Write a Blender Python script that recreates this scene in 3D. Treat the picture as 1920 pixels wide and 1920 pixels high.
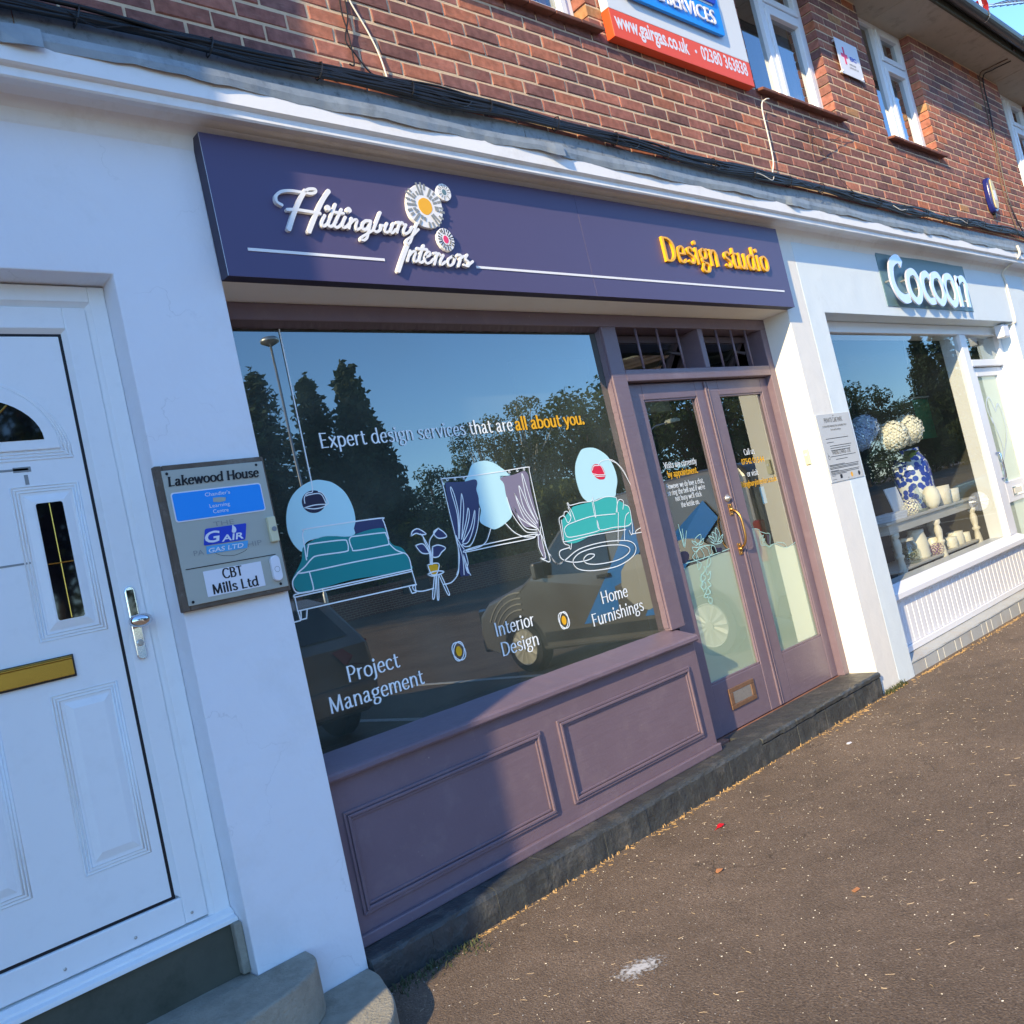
import bpy, bmesh, math, random
from mathutils import Vector, Matrix

random.seed(7)
for o in list(bpy.data.objects):
    bpy.data.objects.remove(o)
SC = bpy.context.scene
COL = SC.collection

# ------------------------------------------------------------------ camera
FPX = 1672.9                       # focal length in pixels of the 1920 px photograph
YAW, PITCH, ROLL = math.radians(43.008), math.radians(2.933), math.radians(-12.826)
CAM = Vector((-2.398, -2.865, 1.3034))
_f = Vector((math.sin(YAW) * math.cos(PITCH), math.cos(YAW) * math.cos(PITCH), math.sin(PITCH)))
_r = Vector((math.cos(YAW), -math.sin(YAW), 0))
_u = _r.cross(_f)
CR = math.cos(ROLL) * _r + math.sin(ROLL) * _u
CU = -math.sin(ROLL) * _r + math.cos(ROLL) * _u
CF = _f
cam = bpy.data.cameras.new('camera')
cam.sensor_width = 36
cam.lens = 36 * FPX / 1920
cam.clip_start = 0.05
cam.clip_end = 2000
camo = bpy.data.objects.new('camera', cam)
COL.objects.link(camo)
m = Matrix((CR, CU, -CF)).transposed().to_4x4()
m.translation = CAM
camo.matrix_world = m
SC.camera = camo

# ------------------------------------------------------------------ light
LDIR = Vector((2.9, 1.0, -1.42)).normalized()      # the way the sunlight travels
world = bpy.data.worlds.new('World')
SC.world = world
world.use_nodes = True
_nt = world.node_tree
_sky = _nt.nodes.new('ShaderNodeTexSky')
_sky.sky_type = 'NISHITA'
_sky.sun_disc = False
_sky.sun_elevation = math.asin(-LDIR.z)
_sky.sun_rotation = math.atan2(-LDIR.x, -LDIR.y) % (2 * math.pi)
_sky.air_density = 1.0
_sky.dust_density = 0.0
_sky.ozone_density = 7.0
_nt.links.new(_sky.outputs[0], _nt.nodes['Background'].inputs[0])
_nt.nodes['Background'].inputs[1].default_value = 0.15
sun = bpy.data.lights.new('sun', 'SUN')
sun.energy = 2.75
sun.angle = math.radians(0.53)
sun.color = (1.0, 0.77, 0.44)
suno = bpy.data.objects.new('sun', sun)
suno.rotation_euler = LDIR.to_track_quat('-Z', 'Y').to_euler()
suno.location = (-6, -4, 9)
COL.objects.link(suno)
SC.view_settings.view_transform = 'Standard'
SC.view_settings.look = 'None'
SC.view_settings.gamma = 1
SC.view_settings.use_curve_mapping = False
SC.view_settings.exposure = 1.5
SC.render.engine = 'CYCLES'
SC.cycles.max_bounces = 8
SC.cycles.transparent_max_bounces = 16
SC.cycles.use_denoising = True

# ------------------------------------------------------------------ helpers
def px(u, v, y):
    """photo pixel -> (x, z) on the plane at depth y"""
    d = CF + CR * ((u - 960) / FPX) - CU * ((v - 960) / FPX)
    t = (y - CAM.y) / d.y
    p = CAM + d * t
    return p.x, p.z

def crop(ox, oy, s):
    return lambda pts: [(ox + a / s, oy + b / s) for a, b in pts]

def pts_on(pix, y):
    return [px(u, v, y) for u, v in pix]

def smooth(pts, closed=False, n=6):
    if len(pts) < 3:
        return list(pts)
    out = []
    N = len(pts)
    rng = range(N if closed else N - 1)
    for i in rng:
        p0 = pts[(i - 1) % N] if closed or i > 0 else pts[0]
        p1 = pts[i]
        p2 = pts[(i + 1) % N]
        p3 = pts[(i + 2) % N] if closed or i + 2 < N else pts[-1]
        for k in range(n):
            t = k / n
            out.append(tuple(0.5 * ((2 * b) + (c - a) * t + (2 * a - 5 * b + 4 * c - d) * t * t + (3 * b - a - 3 * c + d) * t ** 3)
                             for a, b, c, d in zip(p0, p1, p2, p3)))
    if not closed:
        out.append(tuple(pts[-1]))
    return out

def clean(p):
    q = [p[0]]
    for a in p[1:]:
        if sum((i - j) ** 2 for i, j in zip(a, q[-1])) > 1e-12:
            q.append(a)
    return q

class MB:
    def __init__(self):
        self.v, self.f = [], []
        self.lift = 0.0
    def add(self, vs, fs):
        n = len(self.v)
        self.v += [tuple(a) for a in vs]
        self.f += [tuple(n + i for i in f) for f in fs]
        return self
    def box(self, x0, x1, y0, y1, z0, z1):
        return self.add([(x0, y0, z0), (x1, y0, z0), (x1, y1, z0), (x0, y1, z0), (x0, y0, z1), (x1, y0, z1), (x1, y1, z1), (x0, y1, z1)],
                        [(0, 3, 2, 1), (4, 5, 6, 7), (0, 1, 5, 4), (1, 2, 6, 5), (2, 3, 7, 6), (3, 0, 4, 7)])
    def prism(self, poly, y0, y1):
        """outline in (x, z) pushed from y0 to y1"""
        n = len(poly)
        return self.add([(x, y0, z) for x, z in poly] + [(x, y1, z) for x, z in poly],
                        [tuple(range(n)), tuple(range(2 * n - 1, n - 1, -1))] + [(i, (i + 1) % n, n + (i + 1) % n, n + i) for i in range(n)])
    def face(self, poly, y):
        return self.add([(x, y, z) for x, z in poly], [tuple(range(len(poly)))])
    def profx(self, prof, xs, wob=None):
        """profile in (y, z) swept along the x stations"""
        n = len(prof)
        vs = []
        for k, x in enumerate(xs):
            for i, (y, z) in enumerate(prof):
                dy, dz = wob(k, i) if wob else (0, 0)
                vs.append((x, y + dy, z + dz))
        fs = [(k * n + i, k * n + (i + 1) % n, (k + 1) * n + (i + 1) % n, (k + 1) * n + i) for k in range(len(xs) - 1) for i in range(n)]
        fs += [tuple(range(n)), tuple(range((len(xs) - 1) * n + n - 1, (len(xs) - 1) * n - 1, -1))]
        return self.add(vs, fs)
    def plan(self, poly, z0, z1):
        """outline in (x, y) raised from z0 to z1"""
        n = len(poly)
        return self.add([(x, y, z0) for x, y in poly] + [(x, y, z1) for x, y in poly],
                        [tuple(range(n)), tuple(range(2 * n - 1, n - 1, -1))] + [(i, (i + 1) % n, n + (i + 1) % n, n + i) for i in range(n)])
    def tube(self, pts, r, n=6, closed=False):
        P = [Vector(p) for p in clean(pts)]
        N = len(P)
        if N < 2:
            return self
        rs = r if isinstance(r, (list, tuple)) else [r] * N
        vs = []
        side = None
        for i, p in enumerate(P):
            a = P[(i - 1) % N] if closed or i > 0 else p
            b = P[(i + 1) % N] if closed or i < N - 1 else p
            t = (b - a)
            t = t.normalized() if t.length > 1e-9 else Vector((0, 0, 1))
            if side is None:
                side = t.orthogonal().normalized()
            side = (side - t * side.dot(t))
            side = side.normalized() if side.length > 1e-6 else t.orthogonal().normalized()
            up = t.cross(side)
            for k in range(n):
                an = 2 * math.pi * k / n
                vs.append(p + (side * math.cos(an) + up * math.sin(an)) * rs[min(i, len(rs) - 1)])
        rings = N if closed else N - 1
        fs = [(i * n + k, i * n + (k + 1) % n, ((i + 1) % N) * n + (k + 1) % n, ((i + 1) % N) * n + k) for i in range(rings) for k in range(n)]
        if not closed:
            fs += [tuple(range(n - 1, -1, -1)), tuple(range((N - 1) * n, N * n))]
        return self.add(vs, fs)
    def ribbon(self, pts, w, y, closed=False, depth=0.0):
        """flat stroke in the (x, z) plane; w = width or function of direction; depth > 0 makes a raised stroke"""
        P = clean(pts)
        if closed and len(P) > 2 and sum((a - b) ** 2 for a, b in zip(P[0], P[-1])) < 1e-10:
            P = P[:-1]
        N = len(P)
        if N < 2:
            return self
        y = y - self.lift
        self.lift += 0.00006
        L, R = [], []
        for i in range(N):
            a = P[(i - 1) % N] if closed or i > 0 else P[i]
            b = P[(i + 1) % N] if closed or i < N - 1 else P[i]
            dx, dz = b[0] - a[0], b[1] - a[1]
            l = math.hypot(dx, dz) or 1
            dx, dz = dx / l, dz / l
            h = (w(dx, dz) if callable(w) else w) / 2
            if not closed and (i == 0 or i == N - 1):
                e = h * 0.5 * (-1 if i == 0 else 1)
            else:
                e = 0
            L.append((P[i][0] - dz * h + dx * e, P[i][1] + dx * h + dz * e))
            R.append((P[i][0] + dz * h + dx * e, P[i][1] - dx * h + dz * e))
        rng = range(N if closed else N - 1)
        if depth <= 0:
            vs = [(a, y, b) for a, b in L] + [(a, y, b) for a, b in R]
            return self.add(vs, [(i, (i + 1) % N, N + (i + 1) % N, N + i) for i in rng])
        vs = [(a, y - depth, b) for a, b in L] + [(a, y - depth, b) for a, b in R] + [(a, y, b) for a, b in L] + [(a, y, b) for a, b in R]
        fs = []
        for i in rng:
            j = (i + 1) % N
            fs += [(i, j, N + j, N + i), (2 * N + i, 2 * N + j, j, i), (N + i, N + j, 3 * N + j, 3 * N + i)]
        if not closed:
            fs += [(0, N, 3 * N, 2 * N), (N - 1, 2 * N - 1, 4 * N - 1, 3 * N - 1)]
        return self.add(vs, fs)
    def disc(self, c, r, y, n=14, rz=None, depth=0.0):
        y = y - self.lift
        self.lift += 0.00006
        poly = [(c[0] + r * math.cos(2 * math.pi * k / n), c[1] + (rz or r) * math.sin(2 * math.pi * k / n)) for k in range(n)]
        return self.prism(poly, y - depth, y) if depth > 0 else self.face(poly, y)
    def lathe(self, prof, c, n=14, axis='z'):
        """prof of (radius, height) round a vertical axis at c (or the y axis)"""
        vs = []
        for r, h in prof:
            for k in range(n):
                a = 2 * math.pi * k / n
                if axis == 'z':
                    vs.append((c[0] + r * math.cos(a), c[1] + r * math.sin(a), c[2] + h))
                elif axis == 'y':
                    vs.append((c[0] + r * math.cos(a), c[1] + h, c[2] + r * math.sin(a)))
                else:
                    vs.append((c[0] + h, c[1] + r * math.cos(a), c[2] + r * math.sin(a)))
        m_ = len(prof)
        fs = [(i * n + k, i * n + (k + 1) % n, (i + 1) * n + (k + 1) % n, (i + 1) * n + k) for i in range(m_ - 1) for k in range(n)]
        fs += [tuple(range(n)), tuple(range(m_ * n - 1, (m_ - 1) * n - 1, -1))]
        return self.add(vs, fs)
    def mesh(self, name, recalc=True):
        me = bpy.data.meshes.new(name)
        me.from_pydata(self.v, [], self.f)
        if recalc:
            bm = bmesh.new()
            bm.from_mesh(me)
            bmesh.ops.recalc_face_normals(bm, faces=bm.faces)
            bm.to_mesh(me)
            bm.free()
        return me
    def build(self, name, mat, parent=None, smooth_=False, bevel=0.0, recalc=True, seg=2):
        me = self.mesh(name, recalc)
        return link(name, me, mat, parent, smooth_, bevel, seg)

def link(name, me, mat, parent=None, smooth_=False, bevel=0.0, seg=2):
    if mat is not None:
        me.materials.clear()
        me.materials.append(mat)
    if smooth_:
        for p in me.polygons:
            p.use_smooth = True
    o = bpy.data.objects.new(name, me)
    COL.objects.link(o)
    if parent is not None:
        o.parent = parent
        o.matrix_parent_inverse = parent.matrix_basis.inverted()
    if bevel > 0:
        b = o.modifiers.new('bevel', 'BEVEL')
        b.width = bevel
        b.segments = seg
        b.limit_method = 'ANGLE'
        b.angle_limit = math.radians(40)
    return o

def box(name, x0, x1, y0, y1, z0, z1, mat, parent=None, bevel=0.003):
    return MB().box(x0, x1, y0, y1, z0, z1).build(name, mat, parent, bevel=bevel)

def thing(name, label, cat, loc=(0, 0, 0), rz=0.0, group=None):
    o = bpy.data.objects.new(name, None)
    o.empty_display_size = 0.1
    COL.objects.link(o)
    o.location = loc
    o.rotation_euler = (0, 0, rz)
    tag(o, label, cat, group)
    return o

def tag(o, label=None, cat=None, group=None, kind=None):
    if label: o['label'] = label
    if cat: o['category'] = cat
    if group: o['group'] = group
    if kind: o['kind'] = kind
    return o

def copy_tree(src, loc=None, rz=None):
    c = src.copy()
    COL.objects.link(c)
    if loc is not None: c.location = loc
    if rz is not None: c.rotation_euler = (0, 0, rz)
    for ch in src.children:
        d = ch.copy()
        COL.objects.link(d)
        d.parent = c
        for g in ch.children:
            e = g.copy()
            COL.objects.link(e)
            e.parent = d
    return c

# ------------------------------------------------------------------ materials
def new_mat(name):
    mt = bpy.data.materials.new(name)
    mt.use_nodes = True
    nt = mt.node_tree
    return mt, nt, nt.nodes['Principled BSDF']

def paint(name, col, rough=0.5, var=0.06, scale=6.0, bump=0.0, bscale=120.0, metallic=0.0, spec=0.5, dirt=None, dirt_amt=0.3, dirt_scale=3.0, dist=0.002, chips=None, wave=0.0, wscale=(5, 5, 5), crack=0.0, rvar=0.0):
    mt, nt, bs = new_mat(name)
    N, L = nt.nodes, nt.links
    tc = N.new('ShaderNodeTexCoord')
    nz = N.new('ShaderNodeTexNoise')
    nz.inputs['Scale'].default_value = scale
    nz.inputs['Detail'].default_value = 6
    L.new(tc.outputs['Object'], nz.inputs['Vector'])
    mx = N.new('ShaderNodeMix')
    mx.data_type = 'RGBA'
    mx.inputs[6].default_value = tuple(max(0, c * (1 - var)) for c in col) + (1,)
    mx.inputs[7].default_value = tuple(min(1, c * (1 + var)) for c in col) + (1,)
    L.new(nz.outputs['Fac'], mx.inputs[0])
    out = mx.outputs[2]
    if dirt:
        n2 = N.new('ShaderNodeTexNoise')
        n2.inputs['Scale'].default_value = dirt_scale
        n2.inputs['Detail'].default_value = 10
        n2.inputs['Roughness'].default_value = 0.7
        L.new(tc.outputs['Object'], n2.inputs['Vector'])
        rp = N.new('ShaderNodeValToRGB')
        rp.color_ramp.elements[0].position = 0.52
        rp.color_ramp.elements[0].color = (0, 0, 0, 1)
        rp.color_ramp.elements[1].position = 0.72
        rp.color_ramp.elements[1].color = (dirt_amt,) * 3 + (1,)
        L.new(n2.outputs['Fac'], rp.inputs[0])
        m2 = N.new('ShaderNodeMix')
        m2.data_type = 'RGBA'
        L.new(rp.outputs[0], m2.inputs[0])
        L.new(out, m2.inputs[6])
        m2.inputs[7].default_value = tuple(dirt) + (1,)
        out = m2.outputs[2]
    if chips:
        n4 = N.new('ShaderNodeTexNoise')
        n4.inputs['Scale'].default_value = 38
        n4.inputs['Detail'].default_value = 5
        n4.inputs['Roughness'].default_value = 0.65
        L.new(tc.outputs['Object'], n4.inputs['Vector'])
        r4 = N.new('ShaderNodeValToRGB')
        r4.color_ramp.elements[0].position = 0.70
        r4.color_ramp.elements[1].position = 0.74
        L.new(n4.outputs['Fac'], r4.inputs[0])
        m4 = N.new('ShaderNodeMix')
        m4.data_type = 'RGBA'
        L.new(r4.outputs[0], m4.inputs[0])
        L.new(out, m4.inputs[6])
        m4.inputs[7].default_value = tuple(chips) + (1,)
        out = m4.outputs[2]
    ck = None
    if crack > 0:
        nw = N.new('ShaderNodeTexNoise')
        nw.inputs['Scale'].default_value = 5
        nw.inputs['Detail'].default_value = 6
        L.new(tc.outputs['Object'], nw.inputs['Vector'])
        mv = N.new('ShaderNodeMix')
        mv.data_type = 'RGBA'
        mv.blend_type = 'LINEAR_LIGHT'
        mv.inputs[0].default_value = 0.22
        L.new(tc.outputs['Object'], mv.inputs[6])
        L.new(nw.outputs['Color'], mv.inputs[7])
        vo = N.new('ShaderNodeTexVoronoi')
        vo.feature = 'DISTANCE_TO_EDGE'
        vo.inputs['Scale'].default_value = 1.7
        L.new(mv.outputs[2], vo.inputs['Vector'])
        cr_ = N.new('ShaderNodeMapRange')
        cr_.inputs['From Min'].default_value = 0.0
        cr_.inputs['From Max'].default_value = 0.006
        cr_.inputs['To Min'].default_value = 1.0
        cr_.inputs['To Max'].default_value = 0.0
        L.new(vo.outputs['Distance'], cr_.inputs['Value'])
        mk = N.new('ShaderNodeMapRange')
        mk.inputs['From Min'].default_value = 0.52
        mk.inputs['From Max'].default_value = 0.62
        L.new(nz.outputs['Fac'], mk.inputs['Value'])
        ck = N.new('ShaderNodeMath')
        ck.operation = 'MULTIPLY'
        L.new(cr_.outputs[0], ck.inputs[0])
        L.new(mk.outputs[0], ck.inputs[1])
        c2 = N.new('ShaderNodeMath')
        c2.operation = 'MULTIPLY'
        c2.inputs[1].default_value = crack
        L.new(ck.outputs[0], c2.inputs[0])
        m5 = N.new('ShaderNodeMix')
        m5.data_type = 'RGBA'
        L.new(c2.outputs[0], m5.inputs[0])
        L.new(out, m5.inputs[6])
        m5.inputs[7].default_value = tuple(c * 0.35 for c in col) + (1,)
        out = m5.outputs[2]
    L.new(out, bs.inputs['Base Color'])
    bs.inputs['Roughness'].default_value = rough
    if rvar > 0:
        rr_ = N.new('ShaderNodeMapRange')
        rr_.inputs['To Min'].default_value = max(0.02, rough - rvar)
        rr_.inputs['To Max'].default_value = min(1.0, rough + rvar)
        n6 = N.new('ShaderNodeTexNoise')
        n6.inputs['Scale'].default_value = scale * 1.7
        n6.inputs['Detail'].default_value = 9
        L.new(tc.outputs['Object'], n6.inputs['Vector'])
        L.new(n6.outputs['Fac'], rr_.inputs['Value'])
        L.new(rr_.outputs[0], bs.inputs['Roughness'])
    bs.inputs['Metallic'].default_value = metallic
    bs.inputs['Specular IOR Level'].default_value = spec
    if bump > 0:
        n3 = N.new('ShaderNodeTexNoise')
        n3.inputs['Scale'].default_value = bscale
        n3.inputs['Detail'].default_value = 4
        L.new(tc.outputs['Object'], n3.inputs['Vector'])
        bp = N.new('ShaderNodeBump')
        bp.inputs['Strength'].default_value = bump
        bp.inputs['Distance'].default_value = dist
        L.new(n3.outputs['Fac'], bp.inputs['Height'])
        if wave > 0:
            mp = N.new('ShaderNodeMapping')
            mp.inputs['Scale'].default_value = wscale
            L.new(tc.outputs['Object'], mp.inputs['Vector'])
            n7 = N.new('ShaderNodeTexNoise')
            n7.inputs['Scale'].default_value = 1.0
            n7.inputs['Detail'].default_value = 5
            L.new(mp.outputs[0], n7.inputs['Vector'])
            b7 = N.new('ShaderNodeBump')
            b7.inputs['Strength'].default_value = 1.0
            b7.inputs['Distance'].default_value = wave
            L.new(n7.outputs['Fac'], b7.inputs['Height'])
            L.new(b7.outputs[0], bp.inputs['Normal'])
        L.new(bp.outputs[0], bs.inputs['Normal'])
    return mt

def glass(name, base=0.16, gain=1.2, tint=(0.5, 0.56, 0.54), gtint=(0.86, 0.95, 1.0), rough=0.0, wav=0.0, dust=0.02, dustc=(0.5, 0.56, 0.5)):
    """thin pane: clear tinted sheet with a mirror reflection that grows at grazing angles"""
    mt = bpy.data.materials.new(name)
    mt.use_nodes = True
    nt = mt.node_tree
    N, L = nt.nodes, nt.links
    N.remove(N['Principled BSDF'])
    out = N['Material Output']
    fr = N.new('ShaderNodeFresnel')
    gm_ = N.new('ShaderNodeNewGeometry')
    io = N.new('ShaderNodeMix')
    io.data_type = 'FLOAT'
    io.inputs[2].default_value = 1.52
    io.inputs[3].default_value = 1 / 1.52
    L.new(gm_.outputs['Backfacing'], io.inputs[0])
    L.new(io.outputs[0], fr.inputs['IOR'])
    ma = N.new('ShaderNodeMath')
    ma.operation = 'MULTIPLY_ADD'
    ma.use_clamp = True
    ma.inputs[1].default_value = gain
    ma.inputs[2].default_value = base
    L.new(fr.outputs[0], ma.inputs[0])
    tr = N.new('ShaderNodeBsdfTransparent')
    tr.inputs[0].default_value = tuple(tint) + (1,)
    gl = N.new('ShaderNodeBsdfGlossy')
    gl.inputs['Color'].default_value = tuple(gtint) + (1,)
    gl.inputs['Roughness'].default_value = rough
    if wav > 0:
        tc = N.new('ShaderNodeTexCoord')
        nz = N.new('ShaderNodeTexNoise')
        nz.inputs['Scale'].default_value = 1.3
        L.new(tc.outputs['Object'], nz.inputs['Vector'])
        bp = N.new('ShaderNodeBump')
        bp.inputs['Strength'].default_value = wav
        bp.inputs['Distance'].default_value = 0.01
        L.new(nz.outputs['Fac'], bp.inputs['Height'])
        L.new(bp.outputs[0], gl.inputs['Normal'])
    mx = N.new('ShaderNodeMixShader')
    L.new(ma.outputs[0], mx.inputs[0])
    L.new(tr.outputs[0], mx.inputs[1])
    L.new(gl.outputs[0], mx.inputs[2])
    df = N.new('ShaderNodeBsdfDiffuse')
    df.inputs[0].default_value = tuple(dustc) + (1,)
    tc2 = N.new('ShaderNodeTexCoord')
    nd = N.new('ShaderNodeTexNoise')
    nd.inputs['Scale'].default_value = 4.0
    nd.inputs['Detail'].default_value = 8
    L.new(tc2.outputs['Object'], nd.inputs['Vector'])
    md = N.new('ShaderNodeMath')
    md.operation = 'MULTIPLY'
    md.inputs[1].default_value = dust * 2
    L.new(nd.outputs['Fac'], md.inputs[0])
    m2 = N.new('ShaderNodeMixShader')
    L.new(md.outputs[0], m2.inputs[0])
    L.new(mx.outputs[0], m2.inputs[1])
    L.new(df.outputs[0], m2.inputs[2])
    L.new(m2.outputs[0], out.inputs[0])
    return mt

M = {}
M['render_white'] = paint('render_white', (0.80, 0.82, 0.86), 0.75, 0.02, 3, 0.35, 55, dirt=(0.55, 0.55, 0.52), dirt_amt=0.25, dirt_scale=2.2, dist=0.004, wave=0.008, wscale=(6, 6, 6), crack=0.2)
M['render_cream'] = paint('render_cream', (0.80, 0.79, 0.74), 0.7, 0.025, 3, 0.25, 45, dirt=(0.6, 0.58, 0.52), dirt_amt=0.2, wave=0.005, wscale=(6, 6, 6), crack=0.12)
M['render_blue'] = paint('render_blue', (0.70, 0.79, 0.83), 0.7, 0.02, 3, 0.2, 45, dirt=(0.55, 0.58, 0.58), dirt_amt=0.2, wave=0.005, wscale=(6, 6, 6), crack=0.12)
M['cornice_white'] = paint('cornice_white', (0.82, 0.83, 0.83), 0.6, 0.03, 4, 0.3, 40, dirt=(0.5, 0.47, 0.4), dirt_amt=0.35, dirt_scale=5)
M['lead'] = paint('lead', (0.30, 0.34, 0.36), 0.55, 0.35, 12, 0.5, 40, metallic=0.25, dirt=(0.13, 0.15, 0.16), dirt_amt=0.6, dirt_scale=14)
M['lead_dark'] = paint('lead_dark', (0.26, 0.29, 0.31), 0.6, 0.35, 14, 0.4, 40, metallic=0.2, dirt=(0.07, 0.07, 0.07), dirt_amt=0.8, dirt_scale=22)
M['mortar'] = paint('mortar', (0.66, 0.50, 0.33), 0.95, 0.2, 40, 0.8, 220, dirt=(0.35, 0.3, 0.24), dirt_amt=0.5, dist=0.004)
M['purple'] = paint('purple', (0.170, 0.126, 0.158), 0.38, 0.10, 5, 0.2, 70, dirt=(0.27, 0.215, 0.225), dirt_amt=0.3, dirt_scale=9, dist=0.003, chips=(0.30, 0.25, 0.25), wave=0.0012, wscale=(7, 20, 60), rvar=0.16)
M['purple_dark'] = paint('purple_dark', (0.085, 0.058, 0.066), 0.5, 0.2, 20, 0.3, 60)
M['sign_navy'] = paint('sign_navy', (0.088, 0.074, 0.158), 0.42, 0.02, 2, spec=0.4)
M['sign_edge'] = paint('sign_edge', (0.03, 0.028, 0.06), 0.5, 0.02, 2)
M['letter_white'] = paint('letter_white', (0.84, 0.84, 0.83), 0.4, 0.01, 4)
M['letter_yellow'] = paint('letter_yellow', (0.90, 0.45, 0.01), 0.4, 0.03, 4)
M['vinyl_white'] = paint('vinyl_white', (0.88, 0.94, 0.95), 0.55, 0.01, 3, spec=0.2)
M['vinyl_yellow'] = paint('vinyl_yellow', (0.85, 0.45, 0.02), 0.5, 0.02, 3, spec=0.2)
M['vinyl_sky'] = paint('vinyl_sky', (0.52, 0.83, 0.88), 0.5, 0.02, 2, spec=0.3)
M['vinyl_teal'] = paint('vinyl_teal', (0.006, 0.27, 0.27), 0.35, 0.05, 2, spec=0.6)  # teal as it looks in shade, painted into the bed
M['vinyl_teal_light'] = paint('vinyl_teal_light', (0.04, 0.46, 0.42), 0.4, 0.05, 2, spec=0.5)  # same teal with the sunlight painted into its colour, for the sofa
M['vinyl_navy'] = paint('vinyl_navy', (0.02, 0.018, 0.05), 0.4, 0.02, 2)
M['vinyl_slate'] = paint('vinyl_slate', (0.05, 0.06, 0.15), 0.2, 0.05, 2, spec=0.9)
M['vinyl_mauve'] = paint('vinyl_mauve', (0.24, 0.21, 0.29), 0.35, 0.05, 2, spec=0.6)
M['vinyl_red'] = paint('vinyl_red', (0.72, 0.012, 0.05), 0.5, 0.03, 2)
M['vinyl_aqua'] = paint('vinyl_aqua', (0.42, 0.72, 0.68), 0.5, 0.02, 2, spec=0.3)
M['frost'] = paint('frost', (0.80, 0.84, 0.68), 0.75, 0.03, 1.5)
M['upvc'] = paint('upvc', (0.80, 0.84, 0.88), 0.32, 0.015, 3, dirt=(0.6, 0.62, 0.64), dirt_amt=0.2, dirt_scale=6)
M['upvc_door'] = paint('upvc_door', (0.86, 0.89, 0.90), 0.4, 0.02, 2, dirt=(0.62, 0.64, 0.64), dirt_amt=0.16, dirt_scale=14)
M['white_wood'] = paint('white_wood', (0.80, 0.82, 0.86), 0.38, 0.02, 4, 0.1, 50)
M['black'] = paint('black', (0.012, 0.012, 0.014), 0.5, 0.1, 5)
M['rubber'] = paint('rubber', (0.004, 0.004, 0.008), 0.6, 0.1, 5)
M['chrome'] = paint('chrome', (0.75, 0.76, 0.78), 0.09, 0.02, 5, metallic=1.0)
M['brass'] = paint('brass', (0.50, 0.28, 0.09), 0.34, 0.12, 30, metallic=1.0)
M['gold'] = paint('gold', (0.52, 0.33, 0.07), 0.25, 0.06, 9, metallic=1.0)
M['steel_worn'] = paint('steel_worn', (0.55, 0.55, 0.53), 0.4, 0.35, 40, metallic=0.8, dirt=(0.2, 0.19, 0.17), dirt_amt=0.7, dirt_scale=40)
M['kerb_black'] = paint('kerb_black', (0.046, 0.052, 0.053), 0.5, 0.4, 12, 0.7, 60, dirt=(0.19, 0.18, 0.16), dirt_amt=0.5, dirt_scale=7, dist=0.005, chips=(0.22, 0.21, 0.19), wave=0.012, wscale=(14, 14, 14), rvar=0.2)
M['terracotta'] = paint('terracotta', (0.33, 0.15, 0.10), 0.8, 0.25, 15, 0.3, 60)
M['concrete_step'] = paint('concrete_step', (0.30, 0.285, 0.23), 0.9, 0.3, 22, 0.9, 110, dirt=(0.12, 0.12, 0.085), dirt_amt=0.6, dirt_scale=6, dist=0.006)
M['concrete_dark'] = paint('concrete_dark', (0.085, 0.085, 0.062), 0.9, 0.3, 10, 0.6, 90, dirt=(0.03, 0.034, 0.022), dirt_amt=0.7, dirt_scale=5)
M['plinth_grey'] = paint('plinth_grey', (0.44, 0.46, 0.45), 0.7, 0.1, 8, 0.5, 60, dirt=(0.42, 0.24, 0.09), dirt_amt=0.35, dirt_scale=3)
M['soffit'] = paint('soffit', (0.44, 0.39, 0.31), 0.85, 0.1, 6, 0.2, 50, dirt=(0.16, 0.14, 0.11), dirt_amt=0.55, dirt_scale=7)
M['gutter'] = paint('gutter', (0.017, 0.018, 0.018), 0.32, 0.3, 9, dirt=(0.05, 0.06, 0.03), dirt_amt=0.5, dirt_scale=10)
M['roof_tile'] = paint('roof_tile', (0.13, 0.07, 0.05), 0.9, 0.3, 12, 0.5, 30)
M['tile_red'] = paint('tile_red', (0.20, 0.075, 0.05), 0.8, 0.3, 18, 0.5, 80, dirt=(0.10, 0.09, 0.06), dirt_amt=0.6, dirt_scale=14)
M['cable'] = paint('cable', (0.010, 0.010, 0.011), 0.45, 0.2, 9)
M['cable_white'] = paint('cable_white', (0.68, 0.66, 0.6), 0.5, 0.05, 9)
M['cable_brown'] = paint('cable_brown', (0.14, 0.09, 0.06), 0.7, 0.1, 9)
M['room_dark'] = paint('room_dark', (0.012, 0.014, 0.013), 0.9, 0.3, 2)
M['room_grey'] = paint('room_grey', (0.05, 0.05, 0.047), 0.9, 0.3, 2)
M['wood_frame'] = paint('wood_frame', (0.115, 0.088, 0.066), 0.8, 0.5, 26, 0.4, 120, dirt=(0.27, 0.26, 0.24), dirt_amt=0.8, dirt_scale=9)
M['plaque'] = paint('plaque', (0.43, 0.45, 0.40), 0.45, 0.05, 5, metallic=0.15)
M['ink'] = paint('ink', (0.008, 0.008, 0.010), 0.6, 0.05, 5)
M['ink_grey'] = paint('ink_grey', (0.27, 0.29, 0.29), 0.6, 0.05, 5)
M['label_blue'] = paint('label_blue', (0.01, 0.29, 0.86), 0.45, 0.02, 3)
M['label_navy'] = paint('label_navy', (0.012, 0.05, 0.52), 0.4, 0.03, 3)
M['label_sky'] = paint('label_sky', (0.08, 0.38, 0.74), 0.4, 0.03, 3)
M['label_white'] = paint('label_white', (0.76, 0.78, 0.84), 0.5, 0.02, 3)
M['ivory'] = paint('ivory', (0.64, 0.62, 0.42), 0.45, 0.03, 5)
M['grey_button'] = paint('grey_button', (0.22, 0.25, 0.27), 0.4, 0.03, 5)
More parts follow.
